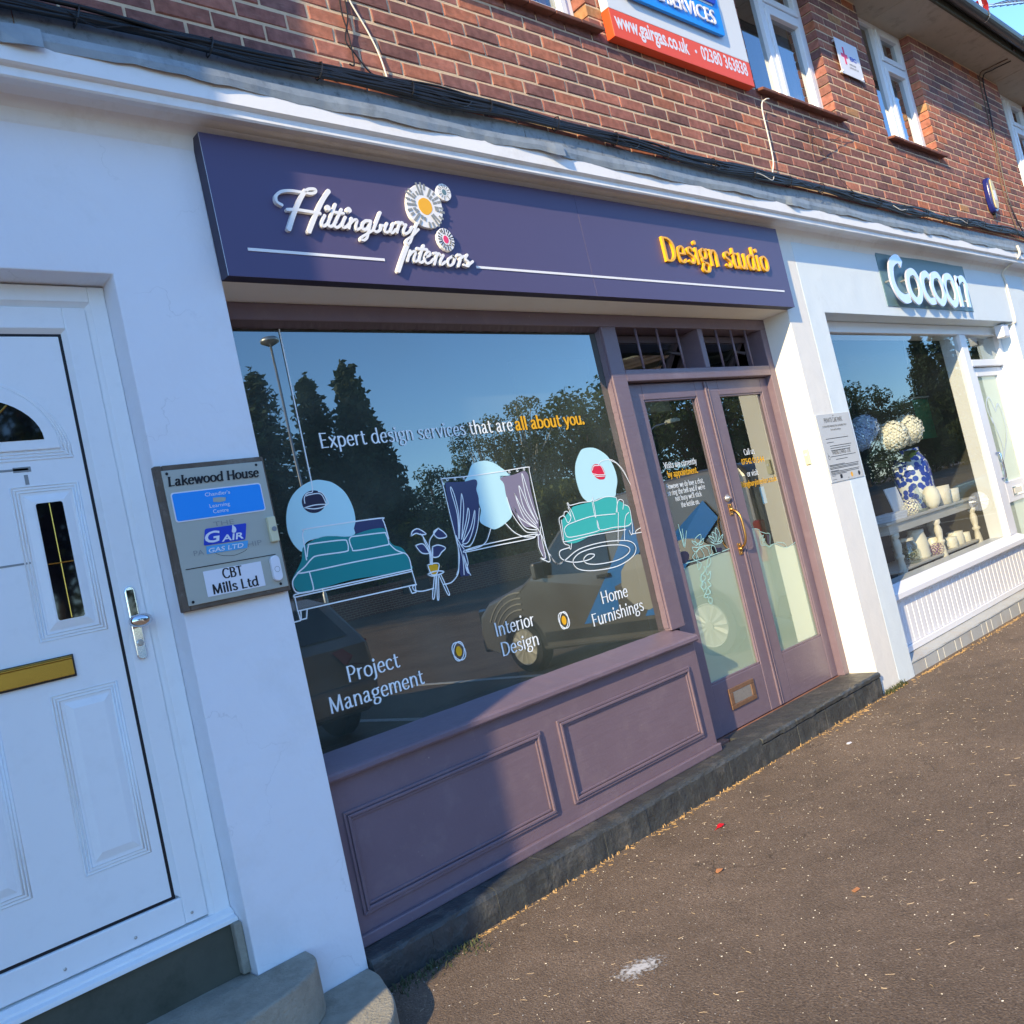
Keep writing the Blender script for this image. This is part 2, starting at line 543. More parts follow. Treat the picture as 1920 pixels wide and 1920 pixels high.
M['board_white'] = paint('board_white', (0.70, 0.74, 0.76), 0.4, 0.02, 3)
M['orange'] = paint('orange', (0.84, 0.085, 0.018), 0.45, 0.02, 3)
M['orange_side'] = paint('orange_side', (0.86, 0.11, 0.012), 0.45, 0.02, 3)
M['cocoon_blue'] = paint('cocoon_blue', (0.115, 0.215, 0.25), 0.45, 0.03, 3)
M['letter_mirror'] = paint('letter_mirror', (0.70, 0.72, 0.82), 0.2, 0.02, 3, metallic=0.25)
M['pink'] = paint('pink', (0.80, 0.05, 0.16), 0.5, 0.03, 3)
M['alarm_blue'] = paint('alarm_blue', (0.012, 0.02, 0.16), 0.25, 0.05, 3)
M['alarm_cream'] = paint('alarm_cream', (0.62, 0.52, 0.28), 0.5, 0.05, 3)
M['sign_grey'] = paint('sign_grey', (0.55, 0.57, 0.57), 0.5, 0.02, 3)
M['glass_shop'] = glass('glass_shop', 0.22, 1.3, (0.16, 0.20, 0.19), (0.88, 0.93, 0.90), wav=0.05, dust=0.075, dustc=(0.44, 0.54, 0.47))
M['glass_door'] = glass('glass_door', 0.16, 1.2, (0.80, 0.86, 0.80), (0.85, 0.93, 0.95))
M['glass_cocoon'] = glass('glass_cocoon', 0.07, 0.8, (0.88, 0.91, 0.89), (0.85, 0.95, 1.0))
M['glass_upper'] = glass('glass_upper', 0.16, 1.4, (0.35, 0.38, 0.40), (0.9, 0.96, 1.0), wav=0.05)
M['glass_black'] = paint('glass_black', (0.004, 0.004, 0.006), 0.03, 0.0, 3, spec=0.9)
M['wood_pale'] = paint('wood_pale', (0.74, 0.70, 0.60), 0.6, 0.08, 12)
M['table_grey'] = paint('table_grey', (0.56, 0.54, 0.50), 0.6, 0.1, 12)
M['ceramic'] = paint('ceramic', (0.78, 0.75, 0.64), 0.35, 0.03, 8)
M['petal'] = paint('petal', (0.84, 0.82, 0.72), 0.7, 0.06, 30)
M['petal_blue'] = paint('petal_blue', (0.46, 0.56, 0.74), 0.7, 0.06, 30)
M['petal_purple'] = paint('petal_purple', (0.26, 0.12, 0.28), 0.7, 0.1, 30)
M['leaf_dark'] = paint('leaf_dark', (0.03, 0.075, 0.03), 0.5, 0.3, 20)
M['poster_blue'] = paint('poster_blue', (0.03, 0.04, 0.30), 0.5, 0.1, 8)
M['poster_red'] = paint('poster_red', (0.55, 0.14, 0.15), 0.5, 0.1, 8)
M['stone_brown'] = paint('stone_brown', (0.10, 0.08, 0.06), 0.9, 0.5, 14, 0.5, 30)
M['green_flag'] = paint('green_flag', (0.01, 0.22, 0.10), 0.7, 0.1, 5)

def brick_mat():
    mt, nt, bs = new_mat('brick_clay')
    N, L = nt.nodes, nt.links
    at = N.new('ShaderNodeAttribute')
    at.attribute_name = 'bc'
    tc = N.new('ShaderNodeTexCoord')
    gm = N.new('ShaderNodeNewGeometry')
    nz = N.new('ShaderNodeTexNoise')
    nz.inputs['Scale'].default_value = 26
    nz.inputs['Detail'].default_value = 8
    L.new(gm.outputs['Position'], nz.inputs['Vector'])
    rp = N.new('ShaderNodeMapRange')
    rp.inputs['From Min'].default_value = 0.3
    rp.inputs['From Max'].default_value = 0.7
    rp.inputs['To Min'].default_value = 0.72
    rp.inputs['To Max'].default_value = 1.22
    L.new(nz.outputs['Fac'], rp.inputs['Value'])
    mu = N.new('ShaderNodeMix')
    mu.data_type = 'RGBA'
    mu.blend_type = 'MULTIPLY'
    mu.inputs[0].default_value = 1
    L.new(at.outputs['Color'], mu.inputs[6])
    L.new(rp.outputs['Result'], mu.inputs[7])
    # pale lime bloom in patches
    n2 = N.new('ShaderNodeTexNoise')
    n2.inputs['Scale'].default_value = 7
    n2.inputs['Detail'].default_value = 9
    L.new(gm.outputs['Position'], n2.inputs['Vector'])
    r2 = N.new('ShaderNodeValToRGB')
    r2.color_ramp.elements[0].position = 0.6
    r2.color_ramp.elements[1].position = 0.85
    r2.color_ramp.elements[1].color = (0.35, 0.35, 0.35, 1)
    L.new(n2.outputs['Fac'], r2.inputs[0])
    m2 = N.new('ShaderNodeMix')
    m2.data_type = 'RGBA'
    L.new(r2.outputs[0], m2.inputs[0])
    L.new(mu.outputs[2], m2.inputs[6])
    m2.inputs[7].default_value = (0.40, 0.29, 0.23, 1)
    # drag creases, pale and stretched along the brick
    mp = N.new('ShaderNodeMapping')
    mp.inputs['Scale'].default_value = (16, 16, 95)
    L.new(gm.outputs['Position'], mp.inputs['Vector'])
    n5 = N.new('ShaderNodeTexNoise')
    n5.inputs['Scale'].default_value = 1.0
    n5.inputs['Detail'].default_value = 6
    n5.inputs['Roughness'].default_value = 0.7
    L.new(mp.outputs[0], n5.inputs['Vector'])
    r5 = N.new('ShaderNodeValToRGB')
    r5.color_ramp.elements[0].position = 0.56
    r5.color_ramp.elements[1].position = 0.78
    r5.color_ramp.elements[1].color = (0.55, 0.55, 0.55, 1)
    L.new(n5.outputs['Fac'], r5.inputs[0])
    m5 = N.new('ShaderNodeMix')
    m5.data_type = 'RGBA'
    L.new(r5.outputs[0], m5.inputs[0])
    L.new(m2.outputs[2], m5.inputs[6])
    m5.inputs[7].default_value = (0.42, 0.30, 0.25, 1)
    # soot in broad patches
    n6 = N.new('ShaderNodeTexNoise')
    n6.inputs['Scale'].default_value = 1.6
    n6.inputs['Detail'].default_value = 7
    L.new(gm.outputs['Position'], n6.inputs['Vector'])
    r6 = N.new('ShaderNodeMapRange')
    r6.inputs['From Min'].default_value = 0.35
    r6.inputs['From Max'].default_value = 0.65
    r6.inputs['To Min'].default_value = 0.74
    r6.inputs['To Max'].default_value = 1.1
    L.new(n6.outputs['Fac'], r6.inputs['Value'])
    m6 = N.new('ShaderNodeMix')
    m6.data_type = 'RGBA'
    m6.blend_type = 'MULTIPLY'
    m6.inputs[0].default_value = 1
    L.new(m5.outputs[2], m6.inputs[6])
    L.new(r6.outputs[0], m6.inputs[7])
    L.new(m6.outputs[2], bs.inputs['Base Color'])
    bs.inputs['Roughness'].default_value = 0.9
    bs.inputs['Specular IOR Level'].default_value = 0.25
    n3 = N.new('ShaderNodeTexNoise')
    n3.inputs['Scale'].default_value = 170
    n3.inputs['Detail'].default_value = 5
    L.new(gm.outputs['Position'], n3.inputs['Vector'])
    bp = N.new('ShaderNodeBump')
    bp.inputs['Strength'].default_value = 0.45
    bp.inputs['Distance'].default_value = 0.004
    L.new(n3.outputs['Fac'], bp.inputs['Height'])
    L.new(bp.outputs[0], bs.inputs['Normal'])
    return mt
M['brick'] = brick_mat()

def tarmac_mat(name='tarmac'):
    mt, nt, bs = new_mat(name)
    N, L = nt.nodes, nt.links
    gm = N.new('ShaderNodeNewGeometry')
    def noise(sc, det=6, ro=0.5):
        n = N.new('ShaderNodeTexNoise')
        n.inputs['Scale'].default_value = sc
        n.inputs['Detail'].default_value = det
        n.inputs['Roughness'].default_value = ro
        L.new(gm.outputs['Position'], n.inputs['Vector'])
        return n
    def mul(a, b_, fac=1.0, mode='MULTIPLY'):
        m_ = N.new('ShaderNodeMix')
        m_.data_type = 'RGBA'
        m_.blend_type = mode
        m_.inputs[0].default_value = fac
        L.new(a, m_.inputs[6])
        if isinstance(b_, tuple):
            m_.inputs[7].default_value = b_
        else:
            L.new(b_, m_.inputs[7])
        return m_
    def rng_(src, a, b_, c, d):
        r = N.new('ShaderNodeMapRange')
        for k, v_ in zip(('From Min', 'From Max', 'To Min', 'To Max'), (a, b_, c, d)):
            r.inputs[k].default_value = v_
        L.new(src, r.inputs['Value'])
        return r.outputs[0]
    vo = N.new('ShaderNodeTexVoronoi')
    vo.inputs['Scale'].default_value = 210
    L.new(gm.outputs['Position'], vo.inputs['Vector'])
    rp = N.new('ShaderNodeValToRGB')
    e = rp.color_ramp.elements
    e[0].position = 0.0
    e[0].color = (0.085, 0.062, 0.046, 1)
    e[1].position = 0.35
    e[1].color = (0.160, 0.117, 0.084, 1)
    for p_, c_ in ((0.72, (0.185, 0.138, 0.100, 1)), (0.93, (0.26, 0.205, 0.155, 1)), (0.99, (0.46, 0.40, 0.33, 1))):
        e.new(p_).color = c_
    L.new(vo.outputs['Color'], rp.inputs[0])
    c = mul(rp.outputs[0], rng_(noise(0.7, 9).outputs['Fac'], 0.3, 0.7, 0.80, 1.18)).outputs[2]
    c = mul(c, rng_(noise(6, 8, 0.65).outputs['Fac'], 0.3, 0.7, 0.84, 1.14)).outputs[2]
    st = rng_(noise(2.3, 6, 0.6).outputs['Fac'], 0.60, 0.70, 0.0, 0.45)      # darker trodden-in patches
    m_ = mul(c, (0.085, 0.066, 0.052, 1), 1.0, 'MIX')
    L.new(st, m_.inputs[0])
    c = m_.outputs[2]
    # hairline cracks
    nw = noise(3.0, 6)
    mv = mul(gm.outputs['Position'], nw.outputs['Color'], 0.5, 'LINEAR_LIGHT')
    vc = N.new('ShaderNodeTexVoronoi')
    vc.feature = 'DISTANCE_TO_EDGE'
    vc.inputs['Scale'].default_value = 0.55
    L.new(mv.outputs[2], vc.inputs['Vector'])
    ck = rng_(vc.outputs['Distance'], 0.0, 0.0035, 1.0, 0.0)
    mk = rng_(noise(0.8, 3).outputs['Fac'], 0.50, 0.58, 0.0, 0.75)
    cm = N.new('ShaderNodeMath')
    cm.operation = 'MULTIPLY'
    L.new(ck, cm.inputs[0])
    L.new(mk, cm.inputs[1])
    m_ = mul(c, (0.04, 0.032, 0.026, 1), 1.0, 'MIX')
    L.new(cm.outputs[0], m_.inputs[0])
    c = m_.outputs[2]
    L.new(c, bs.inputs['Base Color'])
    bs.inputs['Roughness'].default_value = 0.85
    bs.inputs['Specular IOR Level'].default_value = 0.3
    bp = N.new('ShaderNodeBump')
    bp.inputs['Strength'].default_value = 0.7
    bp.inputs['Distance'].default_value = 0.008
    L.new(noise(150, 5).outputs['Fac'], bp.inputs['Height'])
    L.new(bp.outputs[0], bs.inputs['Normal'])
    return mt
M['tarmac'] = tarmac_mat()
M['straw'] = paint('straw', (0.46, 0.36, 0.24), 0.8, 0.4, 60)
M['chip'] = paint('chip', (0.60, 0.56, 0.48), 0.8, 0.3, 60)
M['weed'] = paint('weed', (0.06, 0.075, 0.03), 0.8, 0.4, 30)
M['weed_dry'] = paint('weed_dry', (0.42, 0.27, 0.11), 0.8, 0.4, 30)

# ------------------------------------------------------------------ lettering
def _n(*pts): return ('l', list(pts))
def _s(*pts): return ('s', list(pts))
GL = {
 'a': (4.7, [_s((0.7,4.2),(1.8,5),(3.0,4.6),(3.2,3.5)), _s((3.2,3.9),(3.2,1.2),(3.6,0.1),(4.4,0.3)), _s((3.2,2.9),(1.5,2.5),(0.5,1.3),(1.3,0),(2.6,0.4),(3.2,1.4))]),
 'b': (5.1, [_n((0.7,7.6),(0.7,0.2)), _s((0.7,3.8),(2.2,5),(4.2,3.9),(4.2,1.2),(2.4,0),(0.7,0.7))]),
 'c': (4.3, [_s((3.9,4.1),(2.6,5),(0.9,4.2),(0.5,2.4),(1.2,0.5),(2.7,0),(4,0.7))]),
 'd': (5.3, [_s((4.2,7.6),(4.2,4),(4.2,0.8),(4.9,0)), _s((4.2,4.3),(2.5,5),(0.7,3.8),(0.5,1.5),(1.8,0),(3.3,0.4),(4.2,1.5))]),
 'e': (4.5, [_n((0.7,2.7),(3.9,2.7)), _s((3.9,2.7),(3.6,4.4),(2.3,5),(0.8,3.9),(0.5,2),(1.3,0.3),(2.8,0),(4,0.8))]),
 'f': (3.1, [_s((3.3,7.2),(2.3,7.6),(1.4,6.7),(1.3,5)), _n((1.3,5.8),(1.3,0)), _n((0.2,4.8),(2.8,4.8))]),
 'g': (4.8, [_s((2.2,5),(0.7,4.2),(0.7,2.6),(2.2,1.9),(3.6,2.6),(3.6,4.2),(2.2,5)), _s((3.2,4.5),(4,5),(4.7,4.9)), _s((1.2,2.1),(0.8,1.2),(1.7,0.6),(3.5,0.3),(4.2,-0.8),(3.2,-2.2),(1.2,-2.2),(0.4,-1.2),(1.4,0.4))]),
 'h': (5.1, [_n((0.8,7.6),(0.8,0)), _s((0.8,3.5),(2,4.8),(3.3,4.8),(4.1,3.6),(4.1,2)), _n((4.1,2.6),(4.1,0))]),
 'i': (1.9, [_n((0.9,5),(0.9,0)), ('d', [(0.9,6.8)])]),
 'j': (2.0, [_s((1,5),(1,1),(0.9,-1),(0.4,-2),(-0.5,-2.4)), ('d', [(1,6.8)])]),
 'k': (4.6, [_n((0.8,7.6),(0.8,0)), _n((3.9,4.9),(1.0,2.3)), _n((1.9,3),(4.5,0))]),
 'l': (1.9, [_n((0.9,7.6),(0.9,0))]),
 'm': (7.5, [_n((0.8,5),(0.8,0)), _s((0.8,3.5),(1.9,4.8),(3,4.8),(3.7,3.6),(3.7,2)), _n((3.7,2.6),(3.7,0)), _s((3.7,3.5),(4.8,4.8),(5.9,4.8),(6.6,3.6),(6.6,2)), _n((6.6,2.6),(6.6,0))]),
 'n': (5.1, [_n((0.8,5),(0.8,0)), _s((0.8,3.5),(2,4.8),(3.3,4.8),(4.1,3.6),(4.1,2)), _n((4.1,2.6),(4.1,0))]),
 'o': (5.0, [('c', [(2.5,5),(0.9,4.1),(0.5,2.5),(0.9,0.9),(2.5,0),(4.1,0.9),(4.5,2.5),(4.1,4.1)])]),
 'p': (5.1, [_n((0.8,5),(0.8,-2.4)), _s((0.8,3.8),(2.3,5),(4.2,3.9),(4.2,1.2),(2.4,0),(0.8,0.8))]),
 'r': (3.3, [_n((0.8,5),(0.8,0)), _s((0.8,3.3),(1.7,4.6),(3.1,4.8))]),
 's': (4.0, [_s((3.4,4.3),(2.2,5),(0.9,4.4),(1.0,3.3),(2.2,2.6),(3.4,1.8),(3.4,0.6),(2.1,0),(0.6,0.7))]),
 't': (3.3, [_s((1.3,6.4),(1.3,4),(1.3,1.4),(1.7,0.2),(2.4,0),(3.2,0.4)), _n((0.2,4.8),(3.0,4.8))]),
 'u': (5.1, [_s((0.8,5),(0.8,3),(0.9,1),(2.0,0),(3.3,0.6),(4.1,1.7)), _n((4.1,5),(4.1,0))]),
 'v': (4.4, [_n((0.3,5),(2.2,0)), _n((2.2,0),(4.1,5))]),
 'w': (6.7, [_n((0.3,5),(1.9,0)), _n((1.9,0),(3.3,4.8)), _n((3.3,4.8),(4.9,0)), _n((4.9,0),(6.4,5))]),
 'x': (4.5, [_n((0.4,5),(4.2,0)), _n((4.1,5),(0.4,0))]),
 'y': (4.5, [_n((0.3,5),(2.3,0.1)), _s((4.2,5),(2.8,1.2),(1.7,-1.6),(0.4,-2.3))]),
 'B': (5.3, [_n((0.8,7.2),(0.8,0)), _s((0.8,7.1),(3,7.1),(4.2,5.6),(3,3.9),(0.8,3.9)), _s((0.8,3.9),(3.4,3.8),(4.7,2),(3.4,0.1),(0.8,0.1))]),
 'C': (6.2, [_s((5.7,6.2),(4,7.2),(1.8,6.7),(0.6,4.6),(0.7,2.4),(2,0.4),(4.2,0),(5.8,1.1))]),
 'D': (6.4, [_n((0.9,7.2),(0.9,0)), _s((0.9,7.1),(3.2,7),(5.2,5.8),(5.7,3.6),(5.1,1.4),(3.1,0.1),(0.9,0.1))]),
 'E': (5.0, [_n((0.9,7.2),(0.9,0)), _n((0.9,7.05),(4.4,7.05)), _n((0.9,3.8),(3.8,3.8)), _n((0.9,0.15),(4.6,0.15))]),
 'F': (4.7, [_n((0.9,7.2),(0.9,0)), _n((0.9,7.05),(4.4,7.05)), _n((0.9,3.7),(3.8,3.7))]),
 'H': (6.4, [_n((0.9,7.2),(0.9,0)), _n((5.4,7.2),(5.4,0)), _n((0.9,3.7),(5.4,3.7))]),
 'I': (2.2, [_n((1.1,7.2),(1.1,0))]),
 'L': (4.6, [_n((0.9,7.2),(0.9,0)), _n((0.9,0.15),(4.4,0.15))]),
 'M': (7.9, [_n((1.0,0),(1.3,7.2)), _n((1.3,7.0),(3.9,0.3)), _n((3.9,0.3),(6.5,7.0)), _n((6.5,7.2),(6.9,0))]),
 'P': (5.1, [_n((0.9,7.2),(0.9,0)), _s((0.9,7.1),(3.2,7.1),(4.6,5.2),(3.2,3.3),(0.9,3.3))]),
 'T': (5.2, [_n((2.6,7.2),(2.6,0)), _n((0.2,7.05),(5,7.05))]),
 'V': (5.8, [_n((0.3,7.2),(2.9,0)), _n((2.9,0),(5.5,7.2))]),
 '.': (1.7, [('d', [(0.8,0.5)])]),
 ',': (1.7, [_n((0.9,0.6),(0.5,-1.1))]),
 "'": (1.5, [_n((0.8,7.4),(0.6,5.6))]),
 ' ': (2.3, []),
}

def nib_text(mb, s, p0, p1, y, cap, thick=0.95, thin=0.45, serif=False, slant=0.0, depth=0.0, track=0.55):
    """letters between the baseline pixels p0 and p1 on the plane y; cap = cap height in metres"""
    x0, z0 = px(p0[0], p0[1], y)
    x1, z1 = px(p1[0], p1[1], y)
    z = (z0 + z1) / 2
    tot = sum(GL[c][0] + track for c in s) - track
    sx, sz = (x1 - x0) / tot, cap / 7.2
    k = (abs(sx) + sz) / 2
    def W(dx, dz):
        return k * (thin + (thick - thin) * abs(dz))
    cx = 0.0
    for c in s:
        adv, st = GL[c]
        def w2(q): return (x0 + (cx + q[0] + slant * q[1]) * sx, z + q[1] * sz)
        for kind, pts in st:
            if kind == 'd':
                mb.disc(w2(pts[0]), k * thick * 0.72, y, depth=depth)
                continue
            q = smooth(pts, kind == 'c', 5) if kind != 'l' else pts
            mb.ribbon([w2(a) for a in q], W, y, closed=(kind == 'c'), depth=depth)
            if kind == 'l' and serif:
                for e in (pts[0], pts[-1]):
                    if abs(pts[0][0] - pts[-1][0]) < 1.0:
                        mb.ribbon([w2((e[0] - 0.85, e[1])), w2((e[0] + 0.85, e[1]))], k * thin * 1.1, y, depth=depth)
        cx += adv + track
    return mb

def font_mesh(s, bold=0.0, shear=0.0, depth=0.0):
    cu = bpy.data.curves.new('lettering', 'FONT')
    cu.body = s
    cu.offset = bold
    cu.shear = shear
    cu.extrude = depth
    cu.resolution_u = 3
    o = bpy.data.objects.new('lettering_tmp', cu)
    COL.objects.link(o)
    dg = bpy.context.evaluated_depsgraph_get()
    me = bpy.data.meshes.new_from_object(o.evaluated_get(dg))
    bpy.data.objects.remove(o)
    bpy.data.curves.remove(cu)
    return me

def font_text(name, s, p0, p1, y, height, mat, parent, bold=0.0, shear=0.0, depth=0.0, base_h=0.70):
    """sans lettering between two baseline pixels; height = cap height in metres"""
    me = font_mesh(s, bold, shear, depth / (height / base_h) if depth else 0)
    xs = [v.co.x for v in me.vertices]
    a, b = min(xs), max(xs)
    x0, z0 = px(p0[0], p0[1], y)
    x1, z1 = px(p1[0], p1[1], y)
    z = (z0 + z1) / 2
    sx, sz = (x1 - x0) / (b - a), height / base_h
    for v in me.vertices:
        c = v.co.copy()
        v.co = (x0 + (c.x - a) * sx, y - (c.z * sz if depth else 0) - (depth if depth else 0), z + c.y * sz)
    return link(name, me, mat, parent)

def rrect(x0, x1, z0, z1, r, n=5):
    out = []
    for cx, cz, a0 in ((x1 - r, z0 + r, -90), (x1 - r, z1 - r, 0), (x0 + r, z1 - r, 90), (x0 + r, z0 + r, 180)):
        for k in range(n + 1):
            a = math.radians(a0 + 90 * k / n)
            out.append((cx + r * math.cos(a), cz + r * math.sin(a)))
    return out
def fillet(poly, r, n=4):
    """round the corners of an outline"""
    out = []
    N = len(poly)
    for i in range(N):
        p = Vector(poly[i])
        a, b_ = (Vector(poly[i - 1]) - p).normalized(), (Vector(poly[(i + 1) % N]) - p).normalized()
        p0, p1 = p + a * r, p + b_ * r
        for k in range(n + 1):
            t = k / n
            q_ = p0 * (1 - t) ** 2 + p * 2 * t * (1 - t) + p1 * t * t
            out.append((q_.x, q_.y))
    return out

# ================================================================== GROUND
def gz(x, y=0.0):
    z = -0.030 - 0.0105 * (min(max(x, -2.0), 9.0) + 1.0)
    t = min(max((-y - 9.0) / 15.0, 0.0), 1.0)
    return z + 0.75 * t * t * (3 - 2 * t)

def make_ground():
    xs = sorted(set([-300, -120, -60, -30, -15] + [x * 0.5 for x in range(-16, 41)] + [24, 30, 40, 60, 90, 140, 220, 400]))
    ys = sorted(set([-400, -200, -120, -80, -60, -45, -35, -28] + [-y * 1.0 for y in range(0, 26)] + [1, 3, 6, 12, 30, 80, 200]))
    vs = [(x, y, gz(x, y)) for y in ys for x in xs]
    n = len(xs)
    fs = [(j * n + i, j * n + i + 1, (j + 1) * n + i + 1, (j + 1) * n + i) for j in range(len(ys) - 1) for i in range(n - 1)]
    o = MB().add(vs, fs).build('pavement', M['tarmac'], smooth_=True)
    tag(o, 'worn brown tarmac pavement and forecourt in front of the shops', 'pavement', kind='structure')
make_ground()

# ================================================================== THE TERRACE
YR = -0.030            # face of the white render
YF = 0.153             # face of the purple joinery
B = thing('shop_terrace', 'brick terrace with white rendered shopfronts under a lead-capped cornice', 'building', (0, 0, -0.03))
XR0, XR1 = -0.877, 3.053      # purple shop opening
XD0, XD1 = -2.19, -1.253      # white front door opening
XC0, XC1 = 3.56, 7.43         # white shop opening
RT = 3.075

def rend(x0, x1, z0, z1, mat='render_white', y1=0.32, bev=0.006):
    return box('rendered_wall', x0, x1, YR, y1, z0, z1, M[mat], B, bev)
def rend_poly(poly, mat):
    return MB().prism(poly, YR, 0.32).build('rendered_wall', M[mat], B, bevel=0.004)
rend_poly([(-6.0, -0.3), (XD0, -0.3), (XD0, 2.497), (XD1, 2.497), (XD1, -0.3), (XR0, -0.3), (XR0, RT), (-6.0, RT)], 'render_white')
rend_poly([(XR0, 2.490), (XR1, 2.490), (XR1, -0.3), (3.325, -0.3), (3.325, RT), (XR0, RT)], 'render_cream')
rend_poly([(3.325, -0.3), (XC0, -0.3), (XC0, 2.487), (XC1, 2.487), (XC1, RT), (3.325, RT)], 'render_blue')
rend(XC1, 8.02, -0.3, RT, 'render_blue')
rend(8.02, 8.5, -0.3, RT, 'render_cream')
rend(8.5, 15.0, 2.49, RT, 'render_cream')
rend(11.8, 12.4, -0.3, 2.49, 'render_cream')
# unseen brick wing, added to shade the door and start of the sign
wing = thing('brick_wing', 'tall red brick wing standing forward beyond the white front door', 'building', (-8, -0.5, -0.03))
_yw = -1.0
_xw = -0.22 + 2.9 * _yw
_o = MB().box(-12.0, _xw, _yw, 0.3, -0.4, 8.0).build('wall', M['tile_red'], wing, bevel=0.03)
MB().add([(-12.1, _yw - 0.3, 8.0), (_xw - 0.1, _yw - 0.3, 8.0), (_xw - 0.1, 1.5, 9.5), (-12.1, 1.5, 9.5), (-12.1, 1.5, 8.0), (_xw - 0.1, 1.5, 8.0)],
         [(0, 1, 2, 3), (0, 3, 4), (1, 5, 2), (0, 4, 5, 1), (3, 2, 5, 4)]).build('roof', M['roof_tile'], wing)

# ---- cornice
rng = random.Random(3)
def wobx(amp, keep=()):
    cache = {}
    def f(k, i):
        if (k, i) not in cache:
            cache[(k, i)] = (rng.uniform(-amp, amp), rng.uniform(-amp, amp))
        return cache[(k, i)]
    return f
xs = [-6 + 0.35 * i for i in range(61)]
prof = [(0.05, 3.07), (0.05, 3.18), (-0.185, 3.18), (-0.195, 3.165), (-0.195, 3.082), (-0.186, 3.076), (-0.176, 3.073), (-0.176, 3.046), (-0.170, 3.040),
        (-0.140, 3.056), (-0.105, 3.062), (-0.07, 3.052), (-0.045, 3.022), (-0.0335, 2.985), (-0.029, 2.975), (-0.029, 3.07)]
cornice = MB().profx(prof, xs, wobx(0.0012)).build('cornice', M['cornice_white'], B, bevel=0.0)
# lead: one dressed sheet after another, wavy lower edge, open laps
cuts = [-6.0, -3.6, -1.395, 0.93, 3.16, 5.35, 7.65, 9.8, 12.1, 15.0]
for a, b_ in zip(cuts[:-1], cuts[1:]):
    n = max(4, int((b_ - a) / 0.055))
    sx = [a + (b_ - a) * i / n + (0.004 if i == 0 else 0) for i in range(n + 1)]
    ph = rng.uniform(0, 6)
    mb = MB()
    vs, m_ = [], 7
    for i, x in enumerate(sx):
        w = 0.004 * math.sin(x * 3.1 + ph) + 0.003 * math.sin(x * 13.7 + ph * 2) + 0.002 * math.sin(x * 37 + ph) + rng.uniform(-0.002, 0.002)
        fy = 0.004 * math.sin(x * 7 + ph) + rng.uniform(-0.001, 0.001)
        e = 0.010 if i >= n - 1 else 0
        vs += [(x, -0.003, 3.402 + 0.004 * math.sin(x * 3 + ph)), (x, -0.007, 3.300), (x, -0.035, 3.268), (x, -0.185 + fy, 3.206), (x, -0.205 + fy - e, 3.192),
               (x, -0.208 + fy * 1.5 - e, 3.165 + w * 0.4), (x, -0.203 + fy * 2 - e * 1.6, 3.138 + w - e)]
    fs = [(i * m_ + j, i * m_ + j + 1, (i + 1) * m_ + j + 1, (i + 1) * m_ + j) for i in range(n) for j in range(m_ - 1)]
    o = mb.add(vs, fs).build('lead_sheet', M['lead'], cornice, recalc=False)
    o.data.materials.append(M['lead_dark'])
    for p_ in o.data.polygons:
        if p_.index % (m_ - 1) < 2:
            p_.material_index = 1
    so = o.modifiers.new('solid', 'SOLIDIFY')
    so.thickness = 0.003

# ---- upper brick wall
Z0W, Z1W = 3.05, 5.36
WINS = [(0.55, 1.69), (3.44, 4.644), (5.56, 6.66), (9.08, 10.2), (12.3, 13.5)]
WZ = 4.088
mw = MB()
mw.box(-6, 15, 0.0045, 0.30, Z0W, WZ - 0.012)
edges = [-6] + [e for w in WINS for e in w] + [15]
for a, b_ in zip(edges[0::2], edges[1::2]):
    mw.box(a + (0.012 if a > -5 else 0), b_ - (0.012 if b_ < 14 else 0), 0.0045, 0.30, WZ - 0.012, Z1W)
brick_wall = mw.build('brick_wall', M['mortar'], B)

PAL = [(0.30, 0.098, 0.060), (0.26, 0.088, 0.062), (0.225, 0.082, 0.062), (0.185, 0.074, 0.062), (0.155, 0.068, 0.062), (0.335, 0.104, 0.050), (0.40, 0.115, 0.040), (0.37, 0.17, 0.055)]
PW = [7, 7, 7, 6, 5, 4, 2, 0.6]
def brick_geo(L_, D_, r):
    """one brick at the origin, face at y = 0, rough arris"""
    H, c = 0.064, 0.0045
    j = lambda a: r.uniform(-a, a)
    o_ = [(j(.002), c, j(.002)), (L_ + j(.002), c, j(.002)), (L_ + j(.002), c, H + j(.002)), (j(.002), c, H + j(.002))]
    i_ = [(c + j(.0015), j(.0015), c + j(.0015)), (L_ - c + j(.0015), j(.0015), c + j(.0015)), (L_ - c + j(.0015), j(.0015), H - c + j(.0015)), (c + j(.0015), j(.0015), H - c + j(.0015))]
    k_ = [(x, D_, z) for x, y, z in o_]
    return i_ + o_ + k_, [(0, 1, 2, 3), (4, 5, 1, 0), (5, 6, 2, 1), (6, 7, 3, 2), (7, 4, 0, 3), (8, 9, 5, 4), (9, 10, 6, 5), (10, 11, 7, 6), (11, 8, 4, 7)]
def colour_attr(me, cols):
    at = me.color_attributes.new('bc', 'FLOAT_COLOR', 'POINT')
    for i, c in enumerate(cols):
        at.data[i].color = tuple(c) + (1,)
rb = random.Random(11)
bricks = []
